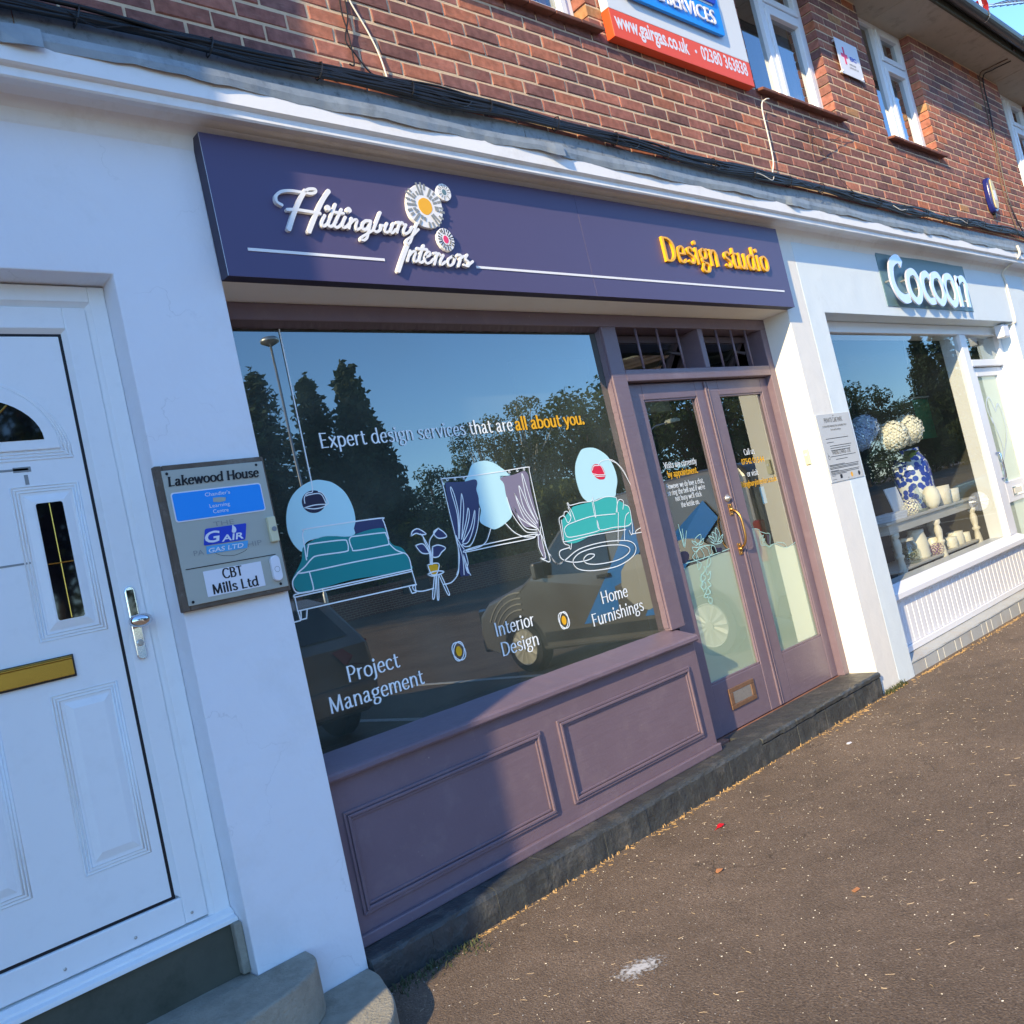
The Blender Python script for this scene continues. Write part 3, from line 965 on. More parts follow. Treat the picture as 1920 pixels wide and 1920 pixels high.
for n in range(-6, 24):
    zc = 3.70 + 0.075 * n
    zb = zc - 0.032
    if zb < Z0W + 0.2 or zb + 0.064 > Z1W:
        continue
    off = 0.0 if n % 2 == 0 else 0.1125
    spans = [(-3.0, 12.25)] if zb < WZ - 0.03 else [(max(a, -3.0), min(b_, 12.25)) for a, b_ in zip(edges[0::2], edges[1::2]) if a < 12.2]
    for a, b_ in spans:
        k = math.floor((a - off) / 0.225) - 1
        while True:
            x0 = off + k * 0.225 + 0.005
            x1 = x0 + 0.215
            k += 1
            if x0 > b_:
                break
            c0, c1 = max(x0, a), min(x1, b_)
            if c1 - c0 < 0.025:
                continue
            jamb = (abs(c0 - a) < 0.004 and a > -2.9) or (abs(c1 - b_) < 0.004 and b_ < 12.2)
            bricks.append((c0, zb, c1 - c0, 0.125 if jamb else 0.03))
def pscale(b_):
    p = Vector((b_[0] + b_[2] / 2, 0, b_[1] + 0.03)) - CAM
    d = p.dot(CF)
    u, v = 960 + FPX * p.dot(CR) / d, 960 - FPX * p.dot(CU) / d
    return (1.0 / d if -20 < u < 1940 and -10 < v < 1930 and b_[1] > 3.36 else 0.0)
bricks.sort(key=pscale, reverse=True)
variants = {}
mass_v, mass_f, mass_c = [], [], []
for i, (x, z, L_, D_) in enumerate(bricks):
    col = rb.choices(PAL, PW)[0]
    f = rb.uniform(0.88, 1.12)
    g_ = sum(col) / 3
    col = tuple((c * 0.80 + g_ * 0.20) * f * 1.4 for c in col)
    if i < 300 and L_ > 0.2 and D_ < 0.1:
        k = rb.randrange(26)
        if k not in variants:
            vs, fs = brick_geo(0.215, 0.03, rb)
            me = bpy.data.meshes.new('brick')
            me.from_pydata(vs, [], fs)
            colour_attr(me, [col] * len(vs))
            me.materials.append(M['brick'])
            variants[k] = me
        o = bpy.data.objects.new('brick', variants[k])
        o.location = (x, rb.uniform(-0.0015, 0.002), z)
        COL.objects.link(o)
        o.parent = brick_wall
    elif i < 300:
        vs, fs = brick_geo(L_, D_, rb)
        me = bpy.data.meshes.new('brick')
        me.from_pydata(vs, [], fs)
        colour_attr(me, [col] * len(vs))
        me.materials.append(M['brick'])
        o = bpy.data.objects.new('brick', me)
        o.location = (x, 0, z)
        COL.objects.link(o)
        o.parent = brick_wall
    else:
        vs, fs = brick_geo(L_, D_, rb)
        n = len(mass_v)
        dy = rb.uniform(-0.0015, 0.002)
        mass_v += [(x + a, dy + b_, z + c) for a, b_, c in vs]
        mass_f += [tuple(n + q for q in f_) for f_ in fs]
        mass_c += [col] * len(vs)
me = bpy.data.meshes.new('brickwork')
me.from_pydata(mass_v, [], mass_f)
colour_attr(me, mass_c)
tag(link('brickwork', me, M['brick'], brick_wall), kind='stuff')

# ---- upper windows
def upper_window(x0, x1, poster=False):
    w = 0.062
    zt = Z1W - 0.01
    y0, y1 = 0.088, 0.15
    fr = MB()
    fr.box(x0, x0 + w, y0, y1, WZ + 0.03, zt)
    fr.box(x1 - w, x1, y0, y1, WZ + 0.03, zt)
    fr.box(x0 + w, x1 - w, y0, y1, WZ + 0.03, WZ + 0.03 + w)
    fr.box(x0 + w, x1 - w, y0, y1, zt - w, zt)
    xm = x0 + (x1 - x0) * 0.47
    fr.box(xm - 0.035, xm + 0.035, y0, y1, WZ + 0.03 + w, zt - w)
    wn = fr.build('window', M['upvc'], B, bevel=0.004)
    zs = WZ + 0.03 + w
    zm = WZ + 0.86
    # right casement with fanlight above
    s = MB()
    def sash(a, b_, c, d):
        t = 0.05
        s.box(a, a + t, y0 - 0.012, y1 - 0.02, c, d)
        s.box(b_ - t, b_, y0 - 0.012, y1 - 0.02, c, d)
        s.box(a + t, b_ - t, y0 - 0.012, y1 - 0.02, c, c + t)
        s.box(a + t, b_ - t, y0 - 0.012, y1 - 0.02, d - t, d)
    sash(xm + 0.037, x1 - w - 0.002, zs + 0.003, zm - 0.008)
    sash(xm + 0.037, x1 - w - 0.002, zm + 0.035, zt - w - 0.003)
    s.build('sash', M['upvc'], wn, bevel=0.004)
    box('transom', xm + 0.036, x1 - w, y0, y1, zm - 0.005, zm + 0.032, M['upvc'], wn, 0.004)
    MB().add([(x0 + w, 0.118, zs), (xm - 0.035, 0.118, zs), (xm - 0.035, 0.118, zt - w), (x0 + w, 0.118, zt - w)], [(0, 1, 2, 3)]).build('pane', M['glass_upper'], wn, recalc=False)
    MB().add([(xm + 0.08, 0.112, zs + 0.05), (x1 - w - 0.05, 0.112, zs + 0.05), (x1 - w - 0.05, 0.1125, zm - 0.055), (xm + 0.08, 0.1125, zm - 0.055)], [(0, 1, 2, 3)]).build('pane', M['glass_upper'], wn, recalc=False)
    MB().add([(xm + 0.08, 0.112, zm + 0.08), (x1 - w - 0.05, 0.112, zm + 0.08), (x1 - w - 0.05, 0.112, zt - w - 0.05), (xm + 0.08, 0.112, zt - w - 0.05)], [(0, 1, 2, 3)]).build('pane', M['glass_upper'], wn, recalc=False)
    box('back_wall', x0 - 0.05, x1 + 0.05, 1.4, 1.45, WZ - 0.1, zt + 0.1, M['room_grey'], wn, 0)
    if not poster:      # a net curtain drawn to one side
        cv = []
        n = 26
        for i in range(n + 1):
            x = x1 - w - 0.02 - 0.34 * i / n
            cv.append((x, 0.20 + 0.018 * math.sin(i * 1.7)))
        vs = [(x, y, WZ + 0.06) for x, y in cv] + [(x, y, zt - 0.02) for x, y in cv]
        MB().add(vs, [(i, i + 1, n + 2 + i, n + 1 + i) for i in range(n)]).build('curtain', M['label_white'], wn, recalc=False, smooth_=True)
        cv = [(x0 + w + 0.22 * i / n, 0.20 + 0.018 * math.sin(i * 1.7)) for i in range(n + 1)]
        vs = [(x, y, WZ + 0.06) for x, y in cv] + [(x, y, zt - 0.02) for x, y in cv]
        MB().add(vs, [(i, i + 1, n + 2 + i, n + 1 + i) for i in range(n)]).build('curtain', M['label_white'], wn, recalc=False, smooth_=True)
    # red quarry-tile sill, pieces with open joints
    n = 6
    sx0, sx1 = x0 - 0.02, x1 + 0.06
    sill = MB().box(sx0, sx1, 0.02, 0.10, WZ - 0.018, WZ + 0.03).build('sill', M['mortar'], wn)
    for i in range(n):
        a = sx0 + (sx1 - sx0) * i / n + 0.003
        b_ = sx0 + (sx1 - sx0) * (i + 1) / n - 0.003
        dz = rb.uniform(-0.003, 0.003)
        MB().add([(a, -0.055, WZ - 0.010 + dz), (b_, -0.055, WZ - 0.010 + dz), (b_, 0.095, WZ + 0.022 + dz), (a, 0.095, WZ + 0.022 + dz),
                  (a, -0.058, WZ + 0.010 + dz), (b_, -0.058, WZ + 0.010 + dz), (b_, 0.095, WZ + 0.046 + dz), (a, 0.095, WZ + 0.046 + dz)],
                 [(0, 3, 2, 1), (4, 5, 6, 7), (0, 1, 5, 4), (1, 2, 6, 5), (2, 3, 7, 6), (3, 0, 4, 7)]).build('sill_tile', M['tile_red'], wn, bevel=0.004)
    return wn
for i, (a, b_) in enumerate(WINS[:4]):
    wn = upper_window(a, b_, i == 0)
    if i == 0:
        xm = a + (b_ - a) * 0.47
        box('poster', xm + 0.09, b_ - 0.17, 0.118, 0.119, WZ + 0.15, WZ + 0.9, M['poster_blue'], wn, 0)
        box('poster_stripe', b_ - 0.235, b_ - 0.19, 0.1165, 0.1175, WZ + 0.15, WZ + 0.9, M['poster_red'], wn, 0)
        font_text('poster_lettering', 'tomers', (978, -3), (1015, 9), 0.116, 0.062, M['label_white'], wn)

# ---- eaves
sof = MB()
for k in range(14):
    x0 = -6 + 1.5 * k
    sof.box(x0 + 0.002, x0 + 1.498, -0.36, 0.3, Z1W - 0.035 + rb.uniform(-0.002, 0.002), Z1W + 0.0)
sof.build('eaves_soffit', M['soffit'], B, bevel=0.002)
box('fascia_board', -6, 15, -0.385, -0.361, Z1W - 0.045, Z1W + 0.13, M['concrete_dark'], B)
gt = MB()
n = 10
gp = [(-0.452 - 0.062 * math.cos(math.pi * i / n), Z1W + 0.055 - 0.072 * math.sin(math.pi * i / n)) for i in range(n + 1)]
gp += [(y + (0.004 if y < -0.45 else -0.004), z + 0.004) for y, z in reversed(gp)]
gutter = gt.profx(gp, [-6, 15]).build('gutter', M['gutter'], B, smooth_=False)
for k in range(14):
    x = -0.8 + 1.02 * k
    br = MB()
    pr = [(-0.452 - 0.068 * math.cos(math.pi * i / n), Z1W + 0.06 - 0.078 * math.sin(math.pi * i / n)) for i in range(n + 1)]
    br.profx(pr + [(y + (0.006 if y < -0.45 else -0.006), z + 0.006) for y, z in reversed(pr)], [x, x + (0.05 if k % 2 else 0.022)])
    if k % 2:
        br.box(x, x + 0.05, -0.40, -0.384, Z1W - 0.03, Z1W + 0.06)
    br.build('gutter_bracket', M['gutter'], gutter)
    if k % 2 == 0:
        MB().profx([(y - (0.001 if y < -0.45 else -0.001), z - 0.001) for y, z in pr[1:6]] + [(y + 0.004, z + 0.004) for y, z in reversed(pr[1:6])], [x + 0.024, x + 0.034]).build('gutter_clip', M['steel_worn'], gutter)
MB().add([(-6, -0.48, Z1W + 0.10), (15, -0.48, Z1W + 0.10), (15, 4.5, Z1W + 3.3), (-6, 4.5, Z1W + 3.3), (-6, 4.5, Z1W + 0.1), (15, 4.5, Z1W + 0.1)],
         [(0, 1, 2, 3), (0, 3, 4), (1, 5, 2), (3, 2, 5, 4), (0, 4, 5, 1)]).build('roof', M['roof_tile'], B)

# ---- rooms behind the glass
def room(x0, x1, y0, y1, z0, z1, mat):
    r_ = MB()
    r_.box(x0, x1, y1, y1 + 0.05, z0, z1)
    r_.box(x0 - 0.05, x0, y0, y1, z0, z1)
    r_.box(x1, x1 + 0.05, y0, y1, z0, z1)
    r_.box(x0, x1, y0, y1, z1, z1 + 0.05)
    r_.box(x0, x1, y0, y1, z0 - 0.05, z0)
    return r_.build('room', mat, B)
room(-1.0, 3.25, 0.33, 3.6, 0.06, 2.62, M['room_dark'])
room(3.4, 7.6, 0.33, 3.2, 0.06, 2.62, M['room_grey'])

# ================================================================== PURPLE SHOPFRONT
P = M['purple']
YG = 0.200            # shop window glass
XM0, XM1 = 1.360, 1.480
XJ = 2.985
ZT0, ZT1 = 2.110, 2.176
fr = MB()
fr.box(XR0 - 0.01, XR1, YF, 0.30, 2.420, 2.4885)                # head
fr.box(XR0 - 0.01, XR0 + 0.07, YF, 0.30, 0.74, 2.420)           # hidden left jamb
fr.box(XM0, XM1, YF, 0.30, 0.745, 2.420)                        # mullion
shop = fr.build('shop_window', P, B, bevel=0.004)
tag(shop, label='large purple-framed shop window with line-drawn furniture graphics')
# old putty bead round the glass
pb = MB()
xsb = [XR0 + 0.07 + 0.02 * i for i in range(int((XM0 - XR0 - 0.07) / 0.02) + 1)]
pb.profx([(YF + 0.004, 2.4205), (YF + 0.030, 2.398), (YG - 0.002, 2.398), (YG - 0.002, 2.4205)], xsb, lambda k, i: (0, rng.uniform(-0.003, 0.003) if i in (1, 2) else 0))
pb.build('putty', M['purple_dark'], shop)  # bead under the head, painted darker for the shade it sits in
pb = MB()
for k in range(80):
    z = 0.76 + 1.64 * k / 80
    pb.box(XM0 - 0.007 + rng.uniform(-0.002, 0.001), XM0 + 0.001, YF + 0.012, YG - 0.001, z, z + 0.0204)
pb.build('putty', M['purple'], shop)
MB().add([(XR0 + 0.02, YG, 0.735), (XM0 + 0.01, YG, 0.735), (XM0 + 0.01, YG, 2.425), (XR0 + 0.02, YG, 2.425)], [(0, 1, 2, 3)]).build('pane', M['glass_shop'], shop, recalc=False)
# sill
prof = [(0.30, 0.752), (0.198, 0.750), (0.042, 0.705), (0.031, 0.697), (0.030, 0.680), (0.036, 0.671), (0.30, 0.671)]
MB().profx(prof, [XR0 + 0.001 + (1.405 - XR0) * i / 40 for i in range(41)], lambda k, i: (rng.uniform(-0.0008, 0.0008), rng.uniform(-0.0008, 0.0008))).build('sill', P, shop, bevel=0.003)

# stall riser
riser = box('stall_riser', XR0 + 0.001, 1.408, 0.070, 0.30, 0.075, 0.671, P, B, 0.004)
tag(riser, label='purple timber stall riser with two moulded panels')
def moulding(x0, x1, z0, z1):
    mb = MB()
    for ins, w, d in ((0.0, 0.012, 0.010), (0.013, 0.012, 0.016), (0.027, 0.010, 0.007)):
        a, b_, c, d_ = x0 + ins, x1 - ins, z0 + ins, z1 - ins
        y0 = 0.070 - d
        for (p0, p1, p2, p3) in (((a, c), (b_, c), (b_ - w, c + w), (a + w, c + w)), ((b_, c), (b_, d_), (b_ - w, d_ - w), (b_ - w, c + w)),
                                 ((b_, d_), (a, d_), (a + w, d_ - w), (b_ - w, d_ - w)), ((a, d_), (a, c), (a + w, c + w), (a + w, d_ - w))):
            mb.prism([p0, p1, p2, p3], y0, 0.071)
    return mb.build('panel_moulding', P, riser, bevel=0.0025)
moulding(-0.800, 0.205, 0.184, 0.552)
moulding(0.314, 1.312, 0.189, 0.560)
box('skirting', XR0 + 0.002, 1.412, 0.048, 0.0695, 0.086, 0.128, P, riser, 0.006)

# black painted plinth, stone by stone, with a thin cracked cap course by the door
def plinth():
    core = box('plinth', XR0 + 0.004, 3.03, -0.040, 0.34, -0.2, 0.060, M['kerb_black'], B, 0.004)
    tag(core, label='black painted stone plinth along the shopfront')
    cuts = [XR0 + 0.003, -0.62, -0.30, -0.02, 0.33, 0.62, 0.98, 1.30, 1.62]
    for a, b_ in zip(cuts[:-1], cuts[1:]):
        y = -0.055 + rng.uniform(-0.0006, 0.0006)
        n = 6
        xs_ = [a + 0.0004 + (b_ - a - 0.0008) * i / n for i in range(n + 1)]
        MB().profx([(0.10, -0.15), (y, -0.15), (y, 0.064), (y + 0.006, 0.078), (y + 0.022, 0.0855), (0.10, 0.0865)], xs_,
                   lambda k, i: (rng.uniform(-0.0022, 0.0022) if i in (1, 2, 3, 4) else 0, rng.uniform(-0.0018, 0.0018) if i in (3, 4, 5) else 0)).build('plinth_block', M['kerb_black'], core, bevel=0.0012)
    cuts = [1.62, 1.98, 2.30, 2.66, 3.035]
    for a, b_ in zip(cuts[:-1], cuts[1:]):
        y = -0.058
        n = 10
        xs_ = [a + 0.0015 + (b_ - a - 0.003) * i / n for i in range(n + 1)]
        MB().profx([(0.10, -0.15), (y + 0.006, -0.15), (y + 0.006, 0.046), (0.10, 0.046)], xs_, lambda k, i: (rng.uniform(-0.002, 0.002) if i in (1, 2) else 0, 0)).build('plinth_block', M['kerb_black'], core, bevel=0.003)
        MB().profx([(0.19, 0.054), (y, 0.052), (y - 0.002, 0.074), (y + 0.010, 0.083), (0.19, 0.086)], xs_,
                   lambda k, i: (rng.uniform(-0.004, 0.004) if i in (1, 2, 3) else 0, rng.uniform(-0.0025, 0.0025) if i in (1, 2, 3) else 0)).build('cap_slab', M['kerb_black'], core, bevel=0.003)
    box('threshold', 1.45, 3.04, 0.150, 0.34, 0.05, 0.0835, M['terracotta'], core, 0.004)
plinth()

# doorway: jamb, transom, toplight
fr = MB()
fr.box(XJ, XR1 - 0.001, YF, 0.30, 0.0845, 2.420)
fr.box(XM1, XJ, YF, 0.30, ZT0, ZT1)
fr.box(2.262, 2.312, YF + 0.004, 0.30, ZT1, 2.420)
top = fr.build('toplight', P, B, bevel=0.004)
tag(top, label='barred purple toplight over the double doors')
for xa, xb in ((XM1, 2.262), (2.312, XJ)):
    for k in range(3):
        x = xa + (xb - xa) * (k + 1.0) / 4.0
        MB().tube([(x, YF + 0.020, ZT1 - 0.002), (x, YF + 0.020, 2.422)], 0.0075, 8).build('bar', P, top, smooth_=True)
    # hopper light tipped inwards
    h = MB()
    y0, y1, z0, z1 = 0.42, 0.275, ZT1 + 0.03, 2.40
    for x_ in (xa + 0.02, xb - 0.06):
        h.add([(x_, y0, z0), (x_ + 0.04, y0, z0), (x_ + 0.04, y1, z1), (x_, y1, z1), (x_, y0 + 0.03, z0), (x_ + 0.04, y0 + 0.03, z0), (x_ + 0.04, y1 + 0.03, z1), (x_, y1 + 0.03, z1)],
              [(0, 1, 2, 3), (4, 7, 6, 5), (0, 3, 7, 4), (1, 5, 6, 2), (0, 4, 5, 1), (3, 2, 6, 7)])
    h.box(xa + 0.02, xb - 0.02, y0, y0 + 0.03, z0 - 0.01, z0 + 0.03)
    h.box(xa + 0.02, xb - 0.02, y1, y1 + 0.03, z1 - 0.03, z1 + 0.01)
    h.tube([(xb - 0.10, y0 + 0.02, z0 + 0.05), (xb - 0.07, 0.36, 2.34), (xb - 0.03, 0.285, 2.30)], 0.012, 6)
    h.build('hopper', M['purple_dark'], top)
    MB().add([(xa + 0.06, y0 + 0.012, z0 + 0.03), (xb - 0.06, y0 + 0.012, z0 + 0.03), (xb - 0.06, y1 + 0.012, z1 - 0.03), (xa + 0.06, y1 + 0.012, z1 - 0.03)], [(0, 1, 2, 3)]).build('pane', M['glass_door'], top, recalc=False)
    box('ceiling_panel', xa, xb, 1.0, 1.03, 2.1, 2.5, M['wood_pale'], top, 0)

YD, YDG = 0.200, 0.222
def leaf(x0, x1, p0, p1, label):
    mb = MB()
    z0, z1, pz0, pz1 = 0.090, 2.104, 0.372, 2.010
    mb.box(x0, p0, YD, 0.245, z0, z1)
    mb.box(p1, x1, YD, 0.245, z0, z1)
    mb.box(p0, p1, YD, 0.245, pz1, z1)
    mb.box(p0, p1, YD + 0.002, 0.245, z0, pz0)
    o = mb.build('shop_door', P, B, bevel=0.004)
    tag(o, label=label)
    # glazing bead
    bd = MB()
    for a, b_, c, d in ((p0, p0 + 0.010, pz0, pz1), (p1 - 0.010, p1, pz0, pz1), (p0, p1, pz0, pz0 + 0.012), (p0, p1, pz1 - 0.010, pz1)):
        bd.box(a, b_, YD + 0.006, YDG - 0.001, c, d)
    bd.build('glazing_bead', P, o, bevel=0.002)
    MB().add([(p0, YDG, pz0), (p1, YDG, pz0), (p1, YDG, pz1), (p0, YDG, pz1)], [(0, 1, 2, 3)]).build('pane', M['glass_door'], o, recalc=False)
    return o, (p0, p1, pz0, pz1)
dl, dlp = leaf(1.484, 2.272, 1.646, 2.158, 'left purple glazed door leaf with a letter plate')
dr, drp = leaf(2.279, 2.982, 2.402, 2.904, 'right purple glazed door leaf')
box('meeting_bead', 2.250, 2.268, YD - 0.010, YD + 0.001, 0.095, 2.10, P, dl, 0.004)
box('meeting_bead', 2.283, 2.297, YD - 0.006, YD + 0.001, 0.095, 2.10, P, dr, 0.004)
# frosted film behind the lower glass
CD = crop(1240, 920, 6)
film = smooth(pts_on(CD([(160, 720), (230, 870), (330, 840), (450, 800), (620, 720), (790, 680)]), YDG + 0.004), False, 6)
fl = [(dlp[0], dlp[2]), (dlp[1], dlp[2])] + [(min(max(x, dlp[0]), dlp[1]), z) for x, z in reversed(film)]
fl[2] = (dlp[1], fl[2][1])
fl[-1] = (dlp[0], fl[-1][1])
MB().face(fl, YDG + 0.004).build('frosted_film', M['frost'], dl)
film = smooth(pts_on(CD([(960, 520), (1010, 440), (1070, 430), (1120, 480), (1200, 610), (1260, 600), (1400, 640), (1540, 580)]), YDG + 0.004), False, 6)
fl = [(drp[0], drp[2]), (drp[1], drp[2])] + [(min(max(x, drp[0]), drp[1]), z) for x, z in reversed(film)]
fl[2] = (drp[1], fl[2][1])
fl[-1] = (drp[0], fl[-1][1])
MB().face(fl, YDG + 0.004).build('frosted_film', M['frost'], dr)
# line drawing on the left leaf
g = MB()
LW = 0.0042
YDV = YDG - 0.0012
for pts in ([(270, 820), (440, 770), (640, 700), (770, 650)], [(250, 620), (190, 380)], [(260, 620), (235, 430)], [(265, 640), (282, 450)], [(255, 630), (215, 460)],
            [(390, 620), (340, 565), (410, 595), (390, 620)], [(400, 605), (378, 545), (440, 490), (442, 560), (405, 605)], [(420, 610), (472, 535), (465, 590), (420, 615)], [(400, 640), (345, 640), (380, 690), (420, 650)],
            [(600, 580), (530, 510), (595, 530)], [(605, 570), (568, 470), (622, 500), (610, 575)], [(615, 570), (608, 420), (652, 480), (632, 570)], [(630, 575), (690, 490), (672, 560), (630, 580)], [(590, 590), (545, 570), (600, 600), (660, 590), (690, 560)],
            [(395, 640), (575, 612), (620, 690)], [(575, 612), (560, 640), (570, 700), (545, 720), (525, 660), (500, 640), (475, 620)], [(470, 650), (440, 640), (395, 700), (420, 770)], [(430, 640), (480, 720), (470, 770)],
            [(380, 700), (350, 750), (400, 790), (385, 720)], [(400, 800), (420, 890), (450, 820), (400, 800)], [(540, 740), (555, 800), (520, 860), (515, 790), (540, 740)],
            [(480, 850), (490, 900), (450, 950), (440, 1000), (470, 1050), (450, 1080), (480, 1140)], [(510, 850), (500, 900), (520, 950), (550, 905), (545, 990), (520, 1010), (560, 1060), (530, 1090), (555, 1140)],
            [(445, 940), (500, 975), (460, 1020), (445, 940)], [(470, 1020), (440, 1080), (490, 1110), (500, 1050), (470, 1020)], [(520, 1090), (550, 1150), (500, 1165), (520, 1090)], [(500, 1150), (480, 1190), (515, 1205), (525, 1165)],
            [(545, 1195), (528, 1235), (562, 1275), (572, 1225), (545, 1195)]):
    g.ribbon(smooth(pts_on(CD(pts), YDV), False, 5), LW, YDV)
g.build('plant_drawing', M['vinyl_aqua'], dl)
g = MB()
g.face(smooth(pts_on(CD([(212, 700), (260, 680), (305, 700), (312, 760), (265, 822), (228, 780)]), YDV), True, 4), YDV)
g.face(pts_on(CD([(612, 640), (682, 640), (682, 690), (632, 696)]), YDV), YDV)
g.build('pot_drawing', M['vinyl_navy'], dl)
g = MB()
for pts in ([(960, 520), (1010, 440), (1070, 430), (1110, 460), (1115, 600), (1180, 612)], [(1110, 460), (1175, 480)], [(1120, 520), (1150, 500), (1130, 560), (1165, 540), (1140, 590), (1170, 600)],
            [(1180, 480), (1220, 490), (1225, 610), (1260, 600), (1300, 600), (1400, 640), (1480, 600), (1520, 565)], [(1180, 612), (1215, 635), (1240, 610)], [(1290, 580), (1380, 590), (1410, 635)]):
    g.ribbon(smooth(pts_on(CD(pts), YDV), False, 5), LW * 0.8, YDV)
g.build('brush_drawing', M['vinyl_aqua'], dr)
MB().face(pts_on(CD([(1183, 492), (1216, 502), (1222, 600), (1196, 602)]), YDV), YDV).build('brush_band', M['vinyl_navy'], dr)
# door lettering
def nib(name, mat, parent, rows, y, **kw):
    for s, a, b_, cap in rows:
        nib_text(MB_row := MB(), s, a, b_, y, cap, **kw)
        MB_row.build(name, mat, parent, recalc=False)
nib('lettering', M['vinyl_white'], dl, [('Visits are currently', (1246, 877), (1306.5, 871), 0.034), ('However we do love a chat,', (1250.5, 915), (1320, 907), 0.029),
    ('so ring the bell and if we\'re', (1252.5, 928), (1322, 918), 0.029), ("not busy we'll stick", (1267, 938.5), (1316, 931), 0.029), ('the kettle on.', (1278, 950), (1312, 945.5), 0.029)], YDV, thick=1.0, thin=0.6)
nib('lettering', M['vinyl_yellow'], dl, [('by appointment.', (1253, 894.5), (1309, 887), 0.036)], YDV, thick=1.3, thin=0.7)
nib('lettering', M['vinyl_white'], dr, [('Call us', (1396, 853), (1415, 850.5), 0.036), ('or visit', (1402, 893.5), (1422, 890), 0.036)], YDV, thick=1.0, thin=0.6)
font_text('lettering', '07542 0', (1391.5, 871), (1416, 868), YDV, 0.036, M['vinyl_yellow'], dr, bold=0.012)
font_text('lettering', '1544', (1417.5, 867.5), (1434, 865.5), YDV, 0.036, M['vinyl_yellow'], dr, bold=0.012)
nib('lettering', M['vinyl_yellow'], dr, [('hiltingburyinteriors.co.uk', (1387, 914), (1457, 902), 0.034)], YDV, thick=1.2, thin=0.7)
box('window_notice', 2.635, 2.685, YDG + 0.002, YDG + 0.0032, 1.29, 1.40, M['label_sky'], dr, 0)
# ironmongery
kn = MB().lathe([(0.021, 0.0), (0.023, -0.006), (0.019, -0.012), (0.012, -0.015), (0.011, -0.022), (0.004, -0.024)], (2.212, YD, 1.372), 18, 'y').build('cylinder_lock', M['steel_worn'], dl, smooth_=True)
hx = 2.222
hd = MB()
hd.tube(smooth([(hx, YD - 0.012, 1.300), (hx, YD - 0.040, 1.280), (hx, YD - 0.058, 1.245), (hx, YD - 0.062, 1.18), (hx, YD - 0.058, 1.115), (hx, YD - 0.040, 1.080), (hx, YD - 0.012, 1.060)], False, 6), 0.0075, 10)
hd.build('pull_handle', M['brass'], dl, smooth_=True)
hd = MB()
for zc in (1.302, 1.058):
    hd.box(hx - 0.017, hx + 0.017, YD - 0.006, YD - 0.0005, zc - 0.036, zc + 0.036)
    for s_ in (-1, 1):
        hd.lathe([(0.005, 0), (0.004, -0.003), (0.001, -0.004)], (hx, YD - 0.006, zc + s_ * 0.026), 8, 'y')
    hd.lathe([(0.013, 0), (0.012, -0.008), (0.008, -0.014)], (hx, YD - 0.006, zc), 12, 'y')
hd.build('handle_plate', M['brass'], dl, bevel=0.002)
lp = MB()
lx0, lx1, lz0, lz1 = 1.776, 2.034, 0.197, 0.316
for a, b_, c, d in ((lx0, lx1, lz0, lz0 + 0.026), (lx0, lx1, lz1 - 0.026, lz1), (lx0, lx0 + 0.036, lz0 + 0.026, lz1 - 0.026), (lx1 - 0.036, lx1, lz0 + 0.026, lz1 - 0.026)):
    lp.box(a, b_, YD - 0.008, YD + 0.0015, c, d)
M['brass_dull'] = paint('brass_dull', (0.26, 0.15, 0.09), 0.5, 0.4, 40, 0.3, 80, metallic=0.5)
lp.build('letter_plate', M['brass_dull'], dl, bevel=0.003)
box('letter_flap', lx0 + 0.036, lx1 - 0.036, YD - 0.004, YD + 0.0015, lz0 + 0.026, lz1 - 0.026, M['steel_worn'], dl, 0.003)
# bell push on the right-hand jamb
bp_ = thing('door_bell', 'small cream bell push on the sunlit reveal beside the purple doors', 'doorbell', (3.05, 0.1, 1.5))
MB().box(3.036, 3.0525, 0.060, 0.095, 1.475, 1.575).build('case', M['ivory'], bp_, bevel=0.004)
MB().lathe([(0.009, 0), (0.008, -0.005), (0.002, -0.006)], (3.036, 0.078, 1.54), 12, 'x').build('button', M['label_white'], bp_)

# ---- graphics on the big pane
YV = YG - 0.0025
CA, CB, CC, CW = crop(480, 800, 4.8), crop(820, 840, 8), crop(1030, 820, 7.11), crop(0, 0, 1)
WL = 0.0052
def lines(name, mat, cr, strokes, w=WL, y=YV - 0.0014, closed=False):
    mb = MB()
    for st in strokes:
        mb.ribbon(smooth(pts_on(cr(st), y), closed, 5), w, y, closed=closed)
    return mb.build(name, mat, shop, recalc=False)
def fill(name, mat, cr, poly, y=YV, n=4):
    return MB().face(smooth(pts_on(cr(poly), y), True, n), y).build(name, mat, shop, recalc=False)
# bed with pendant lamp
fill('moon_shape', M['vinyl_sky'], CA, [(540,480),(450,510),(350,590),(290,700),(272,830),(290,960),(340,1060),(410,1125),(430,1080),(470,1030),(580,1000),(700,985),(820,990),(890,965),(895,840),(870,720),(800,590),(700,510),(620,485)])
fill('lamp_shape', M['vinyl_navy'], CA, [(520 + 108 * math.cos(k * 0.5236), 675 + 102 * math.sin(k * 0.5236)) for k in range(12)], YV - 0.0006)
fill('bed_shape', M['vinyl_teal'], CA, [(415,1130),(430,1080),(520,1020),(640,985),(820,992),(890,970),(1010,930),(1120,912),(1160,925),(1185,990),(1230,1060),(1310,1090),(1360,1150),(1385,1230),(1395,1285),(1100,1340),(850,1380),(520,1475),(400,1490),(345,1440),(330,1370),(370,1290),(410,1200)], YV - 0.0003)
fill('bedhead_shape', M['vinyl_slate'], CA, [(895,860),(1000,842),(1110,828),(1140,845),(1160,900),(1120,912),(1010,930),(895,965)], YV - 0.0001, 2)
